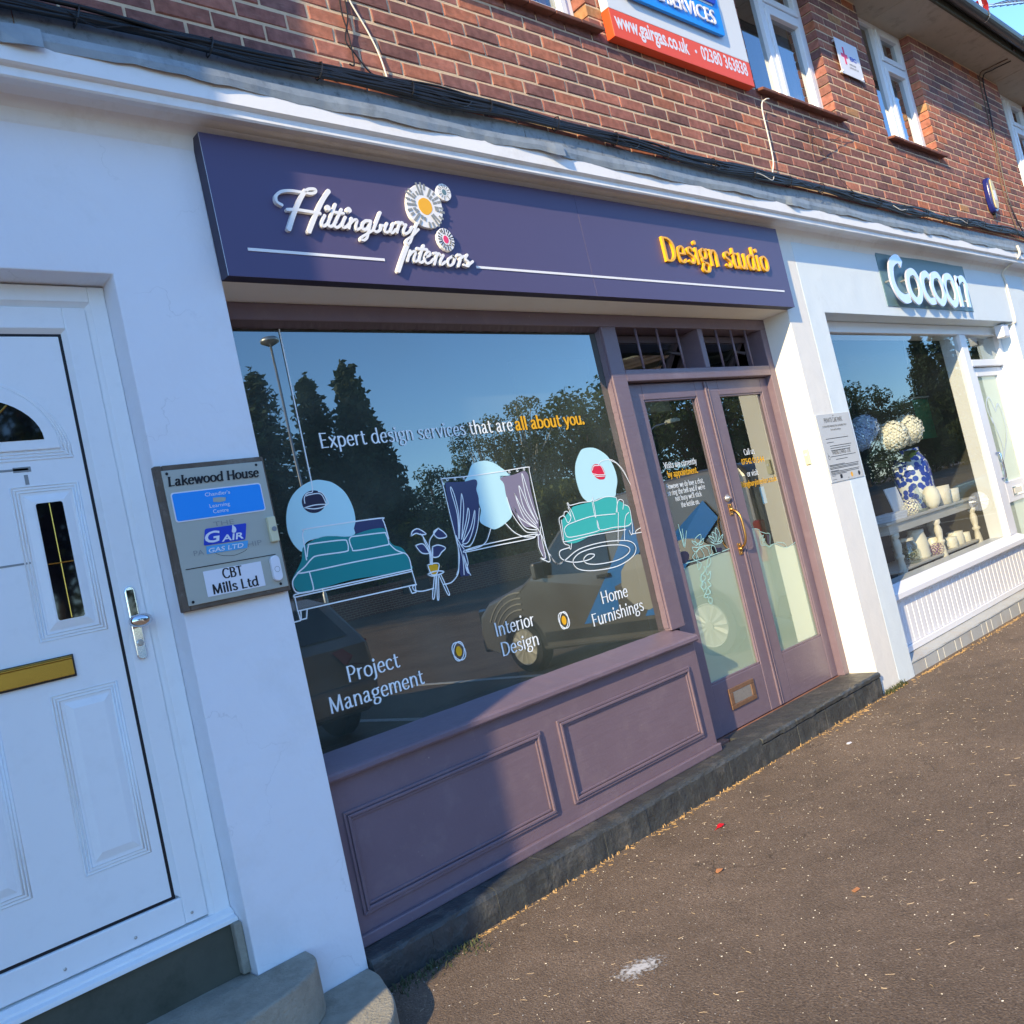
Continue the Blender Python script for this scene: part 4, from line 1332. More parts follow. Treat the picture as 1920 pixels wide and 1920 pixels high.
lines('bed_drawing', M['vinyl_white'], CA, [[(455,1200),(430,1040),(420,980),(430,940),(480,915),(1100,825),(1140,840),(1165,900),(1195,1010)],
    [(460,1170),(470,1080),(500,1055),(780,1020),(820,1040),(830,1100),(800,1125),(560,1160),(500,1190),(440,1260),(370,1320)],
    [(860,990),(1140,955),(1170,970),(1195,1050),(1150,1070),(900,1115),(865,1095),(840,1020),(860,990)],
    [(375,1320),(480,1305),(900,1215),(1280,1145),(1340,1140),(1380,1190),(1400,1280)], [(1195,1050),(1260,1110),(1340,1140)],
    [(480,1305),(515,1440),(510,1475),(470,1485),(390,1495),(345,1470),(330,1390),(375,1320)],
    [(345,1540),(350,1512),(470,1488)], [(1445,1420),(1410,1440),(1430,1475),(1500,1480),(1600,1455)],
    [(455,1200),(450,1180)], [(345,1760),(400,1745)]])
lines('bed_frame_drawing', M['vinyl_white'], lambda p: CA(p), [[(470,1488),(1400,1285)], [(350,1535),(1410,1300)], [(1400,1285),(1440,1420)], [(1440,1420),(375,1660)], [(375,1660),(350,1535)], [(380,1665),(400,1740)], [(400,1740),(455,1725)], [(455,1725),(460,1650)], [(403,1660),(408,1735)], [(1375,1435),(1405,1500)], [(1405,1500),(1440,1490)], [(1440,1490),(1432,1425)]])
lines('lamp_drawing', M['vinyl_white'], CA, [[(510,560),(505,590),(460,600),(435,640),(440,690)], [(455,625),(470,615),(580,605),(630,690)], [(435,730),(530,705),(630,700),(600,725),(520,740),(435,730)], [(560,585),(600,600),(650,680),(630,705)]], WL * 0.8)
lines('lamp_cord', M['vinyl_white'], CW, [[(520.5, 604), (584, 903)], [(584, 903), (586, 918)]], WL)
# plant on a stool
fill('plant_pot', M['vinyl_yellow'], CA, [(1560,1250),(1630,1240),(1640,1290),(1620,1325),(1585,1325),(1565,1290)], YV - 0.0003)
for lf in ([(1395,985),(1410,940),(1460,920),(1530,965),(1480,970),(1440,960)], [(1640,915),(1690,950),(1715,990),(1650,1005),(1610,980),(1600,945)], [(1435,1070),(1500,1055),(1545,1110),(1555,1140),(1490,1135)], [(1590,1080),(1640,1065),(1705,1090),(1670,1130),(1640,1170),(1590,1170),(1585,1110)]):
    fill('leaf_shape', M['vinyl_slate'], CA, lf, YV)
lines('plant_drawing', M['vinyl_white'], CA, [[(1580,1240),(1570,1120),(1510,1000),(1480,965)], [(1590,1240),(1560,1050),(1600,965),(1640,915)], [(1570,1240),(1560,1130),(1520,1040),(1500,980)], [(1585,1240),(1590,1150),(1590,1090)],
    [(1395,985),(1410,940),(1460,920),(1530,965),(1480,970),(1440,960),(1395,985)], [(1640,915),(1690,950),(1715,990),(1650,1005),(1610,980),(1600,945),(1640,915)], [(1435,1070),(1500,1055),(1545,1110),(1555,1140),(1490,1135),(1435,1070)], [(1590,1080),(1640,1065),(1705,1090),(1670,1130),(1640,1170),(1590,1170),(1585,1110),(1590,1080)],
    [(1545,1245),(1560,1290),(1580,1330),(1620,1330),(1640,1290),(1645,1235),(1600,1230),(1545,1245)], [(1545,1330),(1580,1310),(1640,1298),(1690,1305),(1660,1325),(1590,1345),(1545,1330)],
    [(1605,1345),(1588,1530),(1606,1530),(1620,1345)], [(1625,1345),(1632,1540),(1645,1540),(1640,1345)], [(1645,1335),(1720,1500),(1738,1495),(1662,1330)], [(1685,1420),(1760,1400),(1815,1330),(1825,1250),(1820,1100),(1800,980)]])
# curtains
fill('window_shape', M['vinyl_sky'], CB, [(510,260),(580,215),(720,190),(850,225),(950,290),(1030,350),(1070,410),(950,420),(945,450),(1000,540),(1040,740),(1125,990),(1020,1130),(880,1215),(780,1195),(640,1105),(655,940),(630,850),(610,720),(585,620),(600,520),(560,470),(415,500),(455,420)])
fill('curtain_shape', M['vinyl_slate'], CB, [(120,560),(150,515),(300,510),(420,500),(560,470),(600,520),(585,620),(620,760),(620,950),(600,1150),(520,1350),(420,1480),(440,1600),(470,1760),(490,1900),(400,1920),(340,1900),(330,1600),(290,1400),(240,1200),(170,850)], YV - 0.0003)
fill('curtain_shape', M['vinyl_mauve'], CB, [(945,450),(1150,400),(1290,345),(1340,370),(1370,430),(1400,620),(1480,950),(1520,1100),(1520,1260),(1560,1400),(1640,1640),(1600,1660),(1560,1560),(1520,1480),(1500,1320),(1500,1200),(1300,1170),(1150,980),(1040,740),(1000,540)], YV - 0.0003)
lines('curtain_drawing', M['vinyl_white'], CB, [[(290,1900),(320,1800),(330,1600),(290,1400),(180,950),(110,650),(70,490),(80,460),(400,430),(700,390),(1000,345),(1370,285),(1380,340),(1480,800),(1560,1150),(1640,1500),(1720,1650),(1800,1740),(1860,1720),(1910,1690)],
    [(320,1360),(300,1000),(205,650),(205,590),(260,720),(320,1000),(325,1360)], [(330,1360),(355,800),(365,690),(395,900),(365,1370)], [(365,1370),(430,1100),(460,900),(475,1050),(380,1410)], [(380,1420),(500,1200),(560,930),(550,1150),(470,1400),(380,1440)], [(370,1450),(430,1480),(520,1430),(600,1200),(630,900)],
    [(1500,1130),(1350,800),(1270,430),(1290,430),(1420,850),(1510,1070)], [(1480,1140),(1300,900),(1225,600),(1250,610),(1380,920),(1500,1120)], [(1490,1200),(1300,1050),(1160,690),(1200,770),(1320,1000),(1490,1180)], [(1500,1230),(1300,1180),(1150,890),(1230,1040),(1400,1160),(1500,1210)], [(1040,740),(1130,1000),(1300,1230),(1400,1270),(1500,1260)],
    [(800,1210),(740,1390),(640,1480),(430,1540)], [(1020,1130),(1150,1260),(1300,1330),(1460,1330)], [(400,1540),(700,1450),(1440,1295),(1470,1320),(1400,1360),(900,1460),(430,1560),(400,1540)],
    [(320,1440),(380,1650),(400,1900)], [(390,1600),(470,1860),(440,1840),(400,1680),(390,1600)], [(420,1560),(460,1720),(440,1800),(500,1910)], [(280,1320),(330,1420),(400,1520)],
    [(1540,1180),(1560,1350),(1620,1640),(1550,1650),(1600,1680),(1690,1680),(1560,1300)], [(1510,1320),(1520,1480),(1580,1620)], [(1500,1200),(1540,1290),(1480,1310)]], WL * 0.9)
mb = MB()
for a in ((150, 475), (265, 465), (400, 455), (1080, 360), (1200, 340), (1300, 320)):
    c = px(*CB([a])[0], YV - 0.0014)
    mb.ribbon([(c[0] + 0.005 * math.cos(k * 0.785), c[1] + 0.005 * math.sin(k * 0.785)) for k in range(8)], 0.003, YV - 0.0014, closed=True)
mb.build('curtain_rings', M['vinyl_white'], shop, recalc=False)
# sofa, arc lamp and rug
fill('moon_shape', M['vinyl_sky'], CC, [(430,165),(500,140),(600,142),(700,190),(790,270),(870,420),(905,570),(890,700),(870,790),(740,790),(600,840),(520,860),(430,780),(370,620),(345,480),(350,350),(390,230)])
fill('lamp_shape', M['vinyl_red'], CC, [(600,360),(690,375),(740,470),(745,530),(720,560),(650,555),(580,490),(565,420)], YV - 0.0006)
fill('sofa_shape', M['vinyl_teal_light'], CC, [(165,1140),(180,1090),(290,960),(330,920),(520,870),(620,840),(740,790),(880,790),(910,830),(990,880),(1060,930),(1090,1030),(1080,1180),(860,1225),(600,1290),(400,1390),(300,1415),(220,1390),(180,1280)], YV - 0.0003)
lines('sofa_drawing', M['vinyl_white'], CC, [[(345,1110),(300,990),(240,890),(250,875),(280,905),(420,870),(560,850),(575,800),(600,850),(740,795),(860,795),(900,830),(905,1000)], [(570,860),(605,1040),(620,1045),(585,850)], [(270,1470),(260,1440),(190,1400),(150,1200),(130,1090),(160,1055),(200,1050),(250,1140),(290,1060),(250,930)],
    [(195,1060),(200,1000),(240,990),(290,1060)], [(220,1300),(200,1230),(240,1170),(330,1130),(500,1070),(620,1045),(880,1020)], [(220,1310),(300,1330),(640,1250),(660,1200),(635,1100),(670,1230),(860,1200),(1040,1180),(1090,1140)], [(160,1100),(190,1330),(220,1390),(600,1300),(1020,1230)], [(890,1000),(920,840),(985,850),(980,960)], [(1000,900),(1060,930),(1090,1060),(1110,1230),(1095,1300),(1065,1240)],
    [(1095,1290),(1200,1270),(1300,1250),(1330,1210),(1290,1230),(1240,1200),(1160,1240),(1150,1270)], [(920,1000),(915,1400)], [(1060,1000),(1010,1080),(1000,1380)], [(265,1470),(285,1490),(295,1410)]], WL * 0.8)
lines('lamp_drawing', M['vinyl_white'], CC, [[(575,440),(590,385),(640,375),(690,385),(745,500)], [(575,485),(660,500),(745,495)], [(590,505),(650,520),(740,515)], [(655,365),(690,320),(790,295),(870,320),(980,430),(1060,590),(1120,720),(1190,920),(1225,1090),(1230,1190)], [(800,305),(900,350),(1000,480),(1100,670),(1180,850),(1235,1080),(1240,1190)]], WL * 0.75)
lines('rug_drawing', M['vinyl_white'], CC, [[(10,1560),(60,1650),(130,1690),(220,1630),(400,1490),(700,1400),(1000,1375),(1120,1410),(1155,1490),(1100,1600),(900,1720),(600,1775),(400,1760),(320,1680),(340,1600),(450,1520),(700,1450),(950,1435),(1070,1480),(1040,1560),(900,1640),(650,1690),(500,1680),(460,1620),(520,1560),(600,1560),(580,1600),(500,1640),(340,1665),(200,1640),(140,1580),(150,1510),(270,1470)], [(1330,1210),(1360,1230),(1330,1330),(1305,1440),(1330,1550),(1400,1600),(1440,1606)]], WL * 0.9)
# words on the pane
YL = YV - 0.0005
nib('lettering', M['vinyl_white'], shop, [('Expert design services that are', (602.5, 842), (961.5, 805.5), 0.060), ('Project', (654, 1280), (750, 1248.5), 0.0585), ('Management', (620, 1338.5), (796, 1280.5), 0.059),
    ('Interior', (931, 1194), (1003, 1171), 0.0585), ('Design', (943, 1230), (1012, 1208), 0.0585), ('Home', (1130, 1133), (1178, 1116.5), 0.0585), ('Furnishings', (1113, 1174), (1207.5, 1144), 0.0585)], YL, thick=1.05, thin=0.46)
nib('lettering', M['vinyl_yellow'], shop, [('all about you.', (968, 806), (1096, 795), 0.060)], YL, thick=1.5, thin=0.65)
for (u, v) in ((860.5, 1221), (1057.5, 1163)):
    c = px(u, v, YL)
    MB().disc(c, 0.016, YL, rz=0.022).build('bullet', M['vinyl_yellow'], shop, recalc=False)
    mb = MB()
    for an, rx in ((0.35, 0.030), (-0.35, 0.034)):
        mb.ribbon([(c[0] + rx * math.cos(k * 0.3927) + 0.008 * math.sin(k * 0.3927) * (1 if an > 0 else -1), c[1] + 0.040 * math.sin(k * 0.3927)) for k in range(16)], 0.005, YL, closed=True)
    mb.build('bullet_ring', M['vinyl_white'], shop, recalc=False)

# ================================================================== WHITE FRONT DOOR
YDF = 0.075
U = M['upvc_door']
fm = MB()
w1 = 0.055
zb_, zt_ = 0.405, 2.492
fm.box(XD1 - w1, XD1 - 0.001, YDF, 0.15, zb_, zt_)
fm.box(XD0 + 0.001, XD0 + w1, YDF, 0.15, zb_, zt_)
fm.box(XD0 + w1, XD1 - w1, YDF, 0.15, zt_ - w1, zt_)
door = fm.build('entrance_door', U, B, bevel=0.004)
tag(door, label='white plastic panelled front door with arched light and gold letter plate')
ch = MB()    # splayed inner edge of the frame
xa, xb, za = XD0 + w1, XD1 - w1, zt_ - w1
ch.add([(xb, YDF, zb_), (xb - 0.016, YDF + 0.016, zb_), (xb - 0.016, YDF + 0.016, za - 0.016), (xb, YDF, za)], [(0, 1, 2, 3)])
ch.add([(xa, YDF, zb_), (xa + 0.016, YDF + 0.016, zb_), (xa + 0.016, YDF + 0.016, za - 0.016), (xa, YDF, za)], [(0, 1, 2, 3)])
ch.add([(xa, YDF, za), (xb, YDF, za), (xb - 0.016, YDF + 0.016, za - 0.016), (xa + 0.016, YDF + 0.016, za - 0.016)], [(0, 1, 2, 3)])
ch.build('frame_splay', U, door)
# sash
sx0, sx1, sz0, sz1 = XD0 + w1 + 0.0175, XD1 - w1 - 0.0175, 0.418, zt_ - w1 - 0.0175
SW = 0.072
sm = MB()
sm.box(sx0, sx0 + SW, YDF + 0.004, 0.14, sz0, sz1)
sm.box(sx1 - SW, sx1, YDF + 0.004, 0.14, sz0, sz1)
sm.box(sx0 + SW, sx1 - SW, YDF + 0.004, 0.14, sz1 - SW, sz1)
sm.box(sx0 + SW, sx1 - SW, YDF + 0.004, 0.14, sz0, sz0 + SW + 0.012)
sm.build('sash', U, door, bevel=0.004)
px0, px1, pz0, pz1 = sx0 + SW, sx1 - SW, sz0 + SW + 0.012, sz1 - SW
sp = MB()
q = 0.013
for a in (((px1, YDF + 0.004, pz0), (px1 - q, YDF + 0.018, pz0 + q), (px1 - q, YDF + 0.018, pz1 - q), (px1, YDF + 0.004, pz1)), ((px0, YDF + 0.004, pz0), (px0 + q, YDF + 0.018, pz0 + q), (px0 + q, YDF + 0.018, pz1 - q), (px0, YDF + 0.004, pz1)),
          ((px0, YDF + 0.004, pz1), (px1, YDF + 0.004, pz1), (px1 - q, YDF + 0.018, pz1 - q), (px0 + q, YDF + 0.018, pz1 - q))):
    sp.add(a, [(0, 1, 2, 3)])
sp.build('sash_splay', U, door)
px0, px1, pz1 = px0 + q, px1 - q, pz1 - q
box('gasket', px0 - 0.001, px1 + 0.001, YDF + 0.0185, 0.13, pz0 - 0.001, pz1 + 0.001, M['rubber'], door, 0)
px0, px1, pz0, pz1 = px0 + 0.011, px1 - 0.011, pz0 + 0.010, pz1 - 0.010
YP = YDF + 0.013
box('door_panel', px0, px1, YP, 0.10, pz0, pz1, U, door, 0.002)
xc = (px0 + px1) / 2
def ring(pts, r=0.0042, name='panel_groove'):
    MB().tube([(x, YP + 0.0008, z) for x, z in pts], r, 6, closed=True).build(name, U, door, smooth_=True)
def rect(x0, x1, z0, z1): return [(x0, z0), (x1, z0), (x1, z1), (x0, z1)]
def field(x0, x1, z0, z1, i=0.022):
    MB().add([(x0, YP - 0.0005, z0), (x1, YP - 0.0005, z0), (x1, YP - 0.0005, z1), (x0, YP - 0.0005, z1), (x0 + i, YP - 0.008, z0 + i), (x1 - i, YP - 0.008, z0 + i), (x1 - i, YP - 0.008, z1 - i), (x0 + i, YP - 0.008, z1 - i)],
             [(4, 5, 6, 7), (0, 1, 5, 4), (1, 2, 6, 5), (2, 3, 7, 6), (3, 0, 4, 7)]).build('raised_field', U, door)
for s_ in (1, -1):
    def mx_(a, b_): return (a, b_) if s_ == 1 else (2 * xc - b_, 2 * xc - a)
    for k in range(3):
        a, b_ = mx_(-1.645 + 0.009 * k, -1.452 - 0.009 * k)
        ring(rect(a, b_, 1.372 + 0.009 * k, 1.846 - 0.009 * k))
        a, b_ = mx_(-1.647 + 0.009 * k, -1.457 - 0.009 * k)
        ring(rect(a, b_, 0.668 + 0.009 * k, 1.206 - 0.009 * k))
    a, b_ = mx_(-1.616, -1.482)
    field(a, b_, 1.400, 1.818)
    field(a, b_, 0.698, 1.178)
    a, b_ = mx_(-1.587, -1.510)
    gp_ = rrect(a, b_, 1.426, 1.790, 0.007)
    MB().prism(gp_, YP - 0.0095, YP - 0.002).build('side_light', M['glass_black'], door)
    xm_ = (a + b_) / 2
    ld = MB()
    ld.tube([(xm_, YP - 0.0095, 1.428), (xm_, YP - 0.0095, 1.788)], 0.0022, 6)
    ld.tube([(a + 0.002, YP - 0.010, 1.600), (b_ - 0.002, YP - 0.0095, 1.600)], 0.0022, 6)
    ld.build('leading', M['gold'], door)
def arch(a, b_, z0, n=22): return [(xc - a, z0), (xc + a, z0)] + [(xc + a * math.cos(math.pi * k / n), z0 + b_ * math.sin(math.pi * k / n)) for k in range(1, n)]
for k in range(3):
    ring(arch(0.272 - 0.011 * k, 0.260 - 0.011 * k, 1.930 + 0.010 * k))
MB().prism(arch(0.240, 0.226, 1.958), YP - 0.007, YP).build('raised_field', U, door, bevel=0.006)
MB().prism(arch(0.196, 0.140, 1.990), YP - 0.0085, YP - 0.002).build('fan_light', M['glass_black'], door)
ld = MB()
for an in (55, 90, 125):
    c_, s2 = math.cos(math.radians(an)), math.sin(math.radians(an))
    ld.tube([(xc + 0.02 * c_, YP - 0.009, 1.992 + 0.02 * s2), (xc + 0.19 * c_, YP - 0.009, 1.992 + 0.135 * s2)], 0.003, 6)
ld.build('leading', M['gold'], door)
lpx0, lpx1 = -1.905, -1.566
box('letter_surround', lpx0, lpx1, YP - 0.010, YP + 0.001, 1.251, 1.319, M['black'], door, 0.002)
lf = MB()
lf.box(lpx0 + 0.006, lpx1 - 0.007, YP - 0.016, YP - 0.010, 1.257, 1.306)
lf.box(lpx0 + 0.006, lpx1 - 0.007, YP - 0.019, YP - 0.010, 1.3065, 1.3115)
lf.box(lpx0 + 0.006, lpx1 - 0.007, YP - 0.017, YP - 0.010, 1.3120, 1.3155)
lf.build('letter_flap', M['gold'], door, bevel=0.0015)
hx = -1.368
hp = MB()
n = 8
zz0, zz1, hw = 1.252, 1.490, 0.0165
hp.prism([(hx + hw * math.cos(math.pi * k / n), zz1 - hw + hw * math.sin(math.pi * k / n)) for k in range(n + 1)] + [(hx - hw * math.cos(math.pi * k / n), zz0 + hw - hw * math.sin(math.pi * k / n)) for k in range(n + 1)], YDF - 0.006, YDF + 0.0035)
hp.build('handle_plate', M['chrome'], door, bevel=0.003)
kb = MB()
kb.lathe([(0.010, 0), (0.010, -0.02), (0.020, -0.026), (0.030, -0.034), (0.034, -0.044), (0.030, -0.054), (0.016, -0.060), (0.002, -0.061)], (hx, YDF - 0.006, 1.375), 20, 'y')
kb.v = [(hx + (a - hx) * (1.12 if b_ < YDF - 0.025 else 1), b_, 1.375 + (c - 1.375) * (0.66 if b_ < YDF - 0.025 else 1)) for a, b_, c in kb.v]
o = kb.build('knob', M['chrome'], door, smooth_=True)
MB().lathe([(0.0105, 0), (0.0105, -0.004), (0.008, -0.005), (0.001, -0.0052)], (hx, YDF - 0.006, 1.306), 14, 'y').build('cylinder_lock', M['steel_worn'], door)
MB().prism([(hx - 0.011, 1.395), (hx + 0.011, 1.395), (hx + 0.011, 1.478), (hx - 0.011, 1.478)], YDF - 0.0068, YDF - 0.0055).build('handle_slot', M['glass_black'], door)
sc_ = MB()
for x in (-1.375, -1.55, -1.75, -1.95):
    sc_.lathe([(0.005, 0), (0.0045, -0.003), (0.001, -0.004)], (x, YDF + 0.004, 0.445), 10, 'y')
sc_.build('screws', M['steel_worn'], door)
MB().profx([(0.15, 0.412), (YDF - 0.004, 0.412), (YDF - 0.022, 0.400), (YDF - 0.022, 0.392), (YDF - 0.042, 0.388), (YDF - 0.044, 0.374), (0.15, 0.374)], [XD0 + 0.002, XD1 - 0.0015]).build('threshold', U, door, bevel=0.002)
for a, b_, c, d in ((-1.70, -1.585, 1.898, 1.905), (-1.628, -1.578, 1.893, 1.909), (-1.601, -1.590, 1.853, 1.884), (-1.74, -1.625, 1.611, 1.617)):
    box('tape_scrap', a, b_, YP - 0.0012, YP - 0.0002, c, d, M['ink_grey'], door, 0)
box('concrete_riser', XD0 + 0.003, XD1 - 0.003, 0.045, 0.30, -0.1, 0.3735, M['concrete_dark'], B, 0.004)
rj = MB()
rj.box(XD1 - 0.028, XD1 - 0.0005, 0.010, 0.044, 0.215, 0.376)
rj.build('broken_render', M['concrete_step'], B, bevel=0.006)

# steps
st = thing('entrance_steps', 'two worn round-cornered concrete steps below the white front door', 'steps', (-1.5, -0.2, -0.03))
p1 = smooth([(-1.084, -0.030), (-1.092, -0.10), (-1.113, -0.150), (-1.160, -0.207), (-1.27, -0.262), (-1.42, -0.293)], False, 5) + [(-2.6, -0.30), (-2.6, -0.0305)]
p2 = smooth([(-0.880, -0.0305), (-0.890, -0.11), (-0.918, -0.190), (-0.968, -0.318), (-1.049, -0.425), (-1.2, -0.50), (-1.45, -0.54)], False, 5) + [(-2.7, -0.56), (-2.7, -0.0315)]
MB().plan(p2, -0.2, 0.058).build('step', M['concrete_step'], st, bevel=0.010, seg=3)
MB().plan(p1, 0.0585, 0.212).build('step', M['concrete_step'], st, bevel=0.010, seg=3)
box('step', XD0 + 0.004, XD1 - 0.004, -0.029, 0.044, 0.0, 0.210, M['concrete_step'], st, 0.002)

# ================================================================== BUSINESS PLAQUE
YPL = -0.062
pl = thing('business_plaque', 'grey name plaque in a weathered wooden frame on the white pier', 'plaque', (-1.06, -0.03, 1.37))
cp = crop(280, 840, 6)
X0, Z1 = px(288.5, 875, YPL)
X1, Z0 = px(537.5, 1108, YPL)
X1 = -0.880
Z1 = px(300, 873, YPL)[1]
fw = 0.026
def fbar(a, b_, c, d):
    box('frame_bar', a, b_, YPL + 0.004, YR - 0.0005, c, d, M['wood_frame'], pl, 0.004)
fbar(X0, X0 + fw, Z0, Z1)
fbar(X1 - 0.010, X1, Z0, Z1)
fbar(X0 + fw, X1 - 0.010, Z0, Z0 + 0.020)
fbar(X0 + fw, X1 - 0.010, Z1 - 0.022, Z1)
box('panel', X0 + fw - 0.006, X1 - 0.008, YPL, YPL + 0.012, Z0 + 0.016, Z1 - 0.018, M['plaque'], pl, 0.0015)
YQ = YPL - 0.0012
mb = MB()
nib_text(mb, 'Lakewood House', (316.5, 911.5), (485, 893.5), YQ, 0.029, thick=1.75, thin=0.8, serif=True, slant=0.10)
mb.build('lettering', M['ink'], pl, recalc=False)
nib('lettering', M['ink'], pl, [('CBT', (419, 1084), (456, 1078), 0.031), ('Mills Ltd', (400, 1113.5), (486, 1097.5), 0.030)], YQ - 0.0012, thick=1.5, thin=0.75)
lab = pts_on(cp([(606, 1388), (1258, 1275), (1305, 1555), (655, 1672)]), YQ)
xa, xb = (lab[0][0] + lab[3][0]) / 2, (lab[1][0] + lab[2][0]) / 2
za, zb2 = (lab[2][1] + lab[3][1]) / 2, (lab[0][1] + lab[1][1]) / 2
MB().prism(rect(xa, xb, za, zb2), YQ - 0.0006, YQ + 0.0008).build('paper_label', M['label_white'], pl)
bl = pts_on(cp([(232, 505), (1250, 392), (1312, 705), (300, 842)]), YQ)
xa, xb = (bl[0][0] + bl[3][0]) / 2, (bl[1][0] + bl[2][0]) / 2
za, zb2 = (bl[2][1] + bl[3][1]) / 2, (bl[0][1] + bl[1][1]) / 2
MB().prism(rrect(xa, xb, za, zb2, 0.010), YQ - 0.0008, YQ + 0.0008).build('label_edge', M['label_white'], pl)
MB().prism(rrect(xa + 0.004, xb - 0.004, za + 0.004, zb2 - 0.004, 0.008), YQ - 0.0016, YQ).build('blue_label', M['label_blue'], pl)
YT = YQ - 0.0022
for s, a, b_ in (("Chandler's", (630, 547), (910, 512)), ('Learning', (682, 672), (908, 645)), ('Centre', (722, 735), (895, 712))):
    a, b_ = cp([a, b_])
    font_text('lettering', s, a, b_, YT, 0.0125, M['label_white'], pl)
MB().prism(pts_on(cp([(715, 560), (790, 552), (862, 556), (855, 595), (790, 610), (720, 606)]), YT), YT - 0.0002, YT + 0.0004).build('label_tear', M['plaque'], pl)
gv = pts_on(cp([(625, 910), (1090, 845), (1080, 1030), (612, 1100)]), YQ)
MB().prism(fillet(gv, 0.006), YQ - 0.0010, YQ + 0.0006).build('sticker', M['label_navy'], pl)
MB().prism(pts_on(cp([(640, 1108), (1112, 1040), (1100, 1125), (648, 1195)]), YQ), YQ - 0.0006, YQ + 0.0006).build('sticker', M['label_sky'], pl)
for s, a, b_, h in (('G', (635, 1068), (812, 1045), 0.036), ('AIR', (815, 1052), (1062, 1015), 0.021)):
    a, b_ = cp([a, b_])
    font_text('lettering', s, a, b_, YT, h, M['label_white'], pl, bold=0.02, shear=0.18)
a, b_ = cp([(672, 1175), (1065, 1118)])
font_text('lettering', 'GAS LTD', a, b_, YT, 0.0145, M['label_white'], pl, bold=0.012, shear=0.2)
mb = MB()
mb.face(smooth(pts_on(cp([(935, 865), (975, 900), (975, 940), (950, 955), (928, 940), (932, 905)]), YT), True, 3), YT)
mb.build('flame_mark', M['label_white'], pl, recalc=False)
for s, a, b_, h in (('THE', (725, 880), (958, 852), 0.0155), ('PA', (505, 1215), (620, 1200), 0.0175), ('HIP', (1110, 1112), (1270, 1088), 0.0175)):
    a, b_ = cp([a, b_])
    font_text('lettering', s, a, b_, YQ, h, M['ink_grey'], pl)
mb = MB()
mb.ribbon(pts_on(cp([(410, 1370), (1418, 1196)]), YQ), 0.0028, YQ)
mb.ribbon(smooth(pts_on(cp([(745, 1185), (830, 1210), (960, 1205), (1060, 1165), (1095, 1140)]), YQ), False, 4), 0.0012, YQ)
for c in ((195, 292), (1200, 190), (492, 1735), (1478, 1527)):
    mb.disc(px(*cp([c])[0], YQ), 0.0048, YQ, depth=0.001)
mb.build('rules_and_screws', M['ink'], pl, recalc=False)
def bell(pix, mat, name, label, w, h, r):
    x, z = px(*pix, YPL)
    t = thing(name, label, 'doorbell', (x, YPL, z - h / 2))
    MB().prism(rrect(x - w / 2, x + w / 2, z - h / 2, z + h / 2, r), YPL - 0.016, YPL - 0.0005).build('case', mat, t, bevel=0.003)
    return t, x, z
t, x, z = bell((509, 993), M['ivory'], 'door_bell', 'cream plastic bell push on the right edge of the name plaque', 0.030, 0.088, 0.004)
MB().disc((x + 0.002, z), 0.0085, YPL - 0.016, depth=0.003).build('button', M['grey_button'], t)
t, x, z = bell((515.5, 1066), M['label_white'], 'door_bell', 'white rounded wireless bell push at the foot of the name plaque', 0.034, 0.088, 0.0165)
MB().ribbon([(x + 0.0095 * math.cos(k * 0.524), z - 0.004 + 0.0095 * math.sin(k * 0.524)) for k in range(12)], 0.0014, YPL - 0.0163, closed=True).build('button_ring', M['grey_button'], t, recalc=False)

# ================================================================== FASCIA SIGN
YS = -0.088
fs = thing('fascia_sign', 'long dark violet fascia sign with white script lettering over the purple shop', 'shop sign', (1.09, -0.03, 2.49))
SX0, SX1, SZ0, SZ1 = -0.880, 3.048, 2.489, 3.019
box('backing', SX0 + 0.001, SX1 - 0.001, YS + 0.004, YR - 0.0005, SZ0 + 0.001, SZ1 - 0.001, M['sign_edge'], fs, 0.001)
XS = px(1100, 470, YS)[0]
box('face_panel', SX0, XS - 0.0009, YS, YS + 0.004, SZ0, SZ1, M['sign_navy'], fs, 0.0008)
box('face_panel', XS + 0.0009, SX1, YS, YS + 0.004, SZ0, SZ1, M['sign_navy'], fs, 0.0008)
mb = MB()
mb.tube([(SX0 + 0.0006, YS - 0.0002, SZ0), (SX0 + 0.0006, YS - 0.0002, SZ1)], 0.0008, 5)
mb.build('edge_trim', M['steel_worn'], fs)
CL = crop(500, 320, 4.571)
TH = 0.0165
def script(name, strokes, dots):
    mb = MB()
    for w, st_ in strokes:
        mb.ribbon(smooth(pts_on(CL(st_), YS), False, 6), w * 0.00066, YS - 0.001, depth=0.016)
        for e in (st_[0], st_[-1]):
            mb.disc(px(*CL([e])[0], YS), w * 0.00033, YS - 0.001, 12, depth=0.0158)
    for c, r in dots:
        mb.disc(px(*CL([c])[0], YS), r * 0.00094, YS - 0.001, depth=0.016)
    return mb.build(name, M['letter_white'], fs)
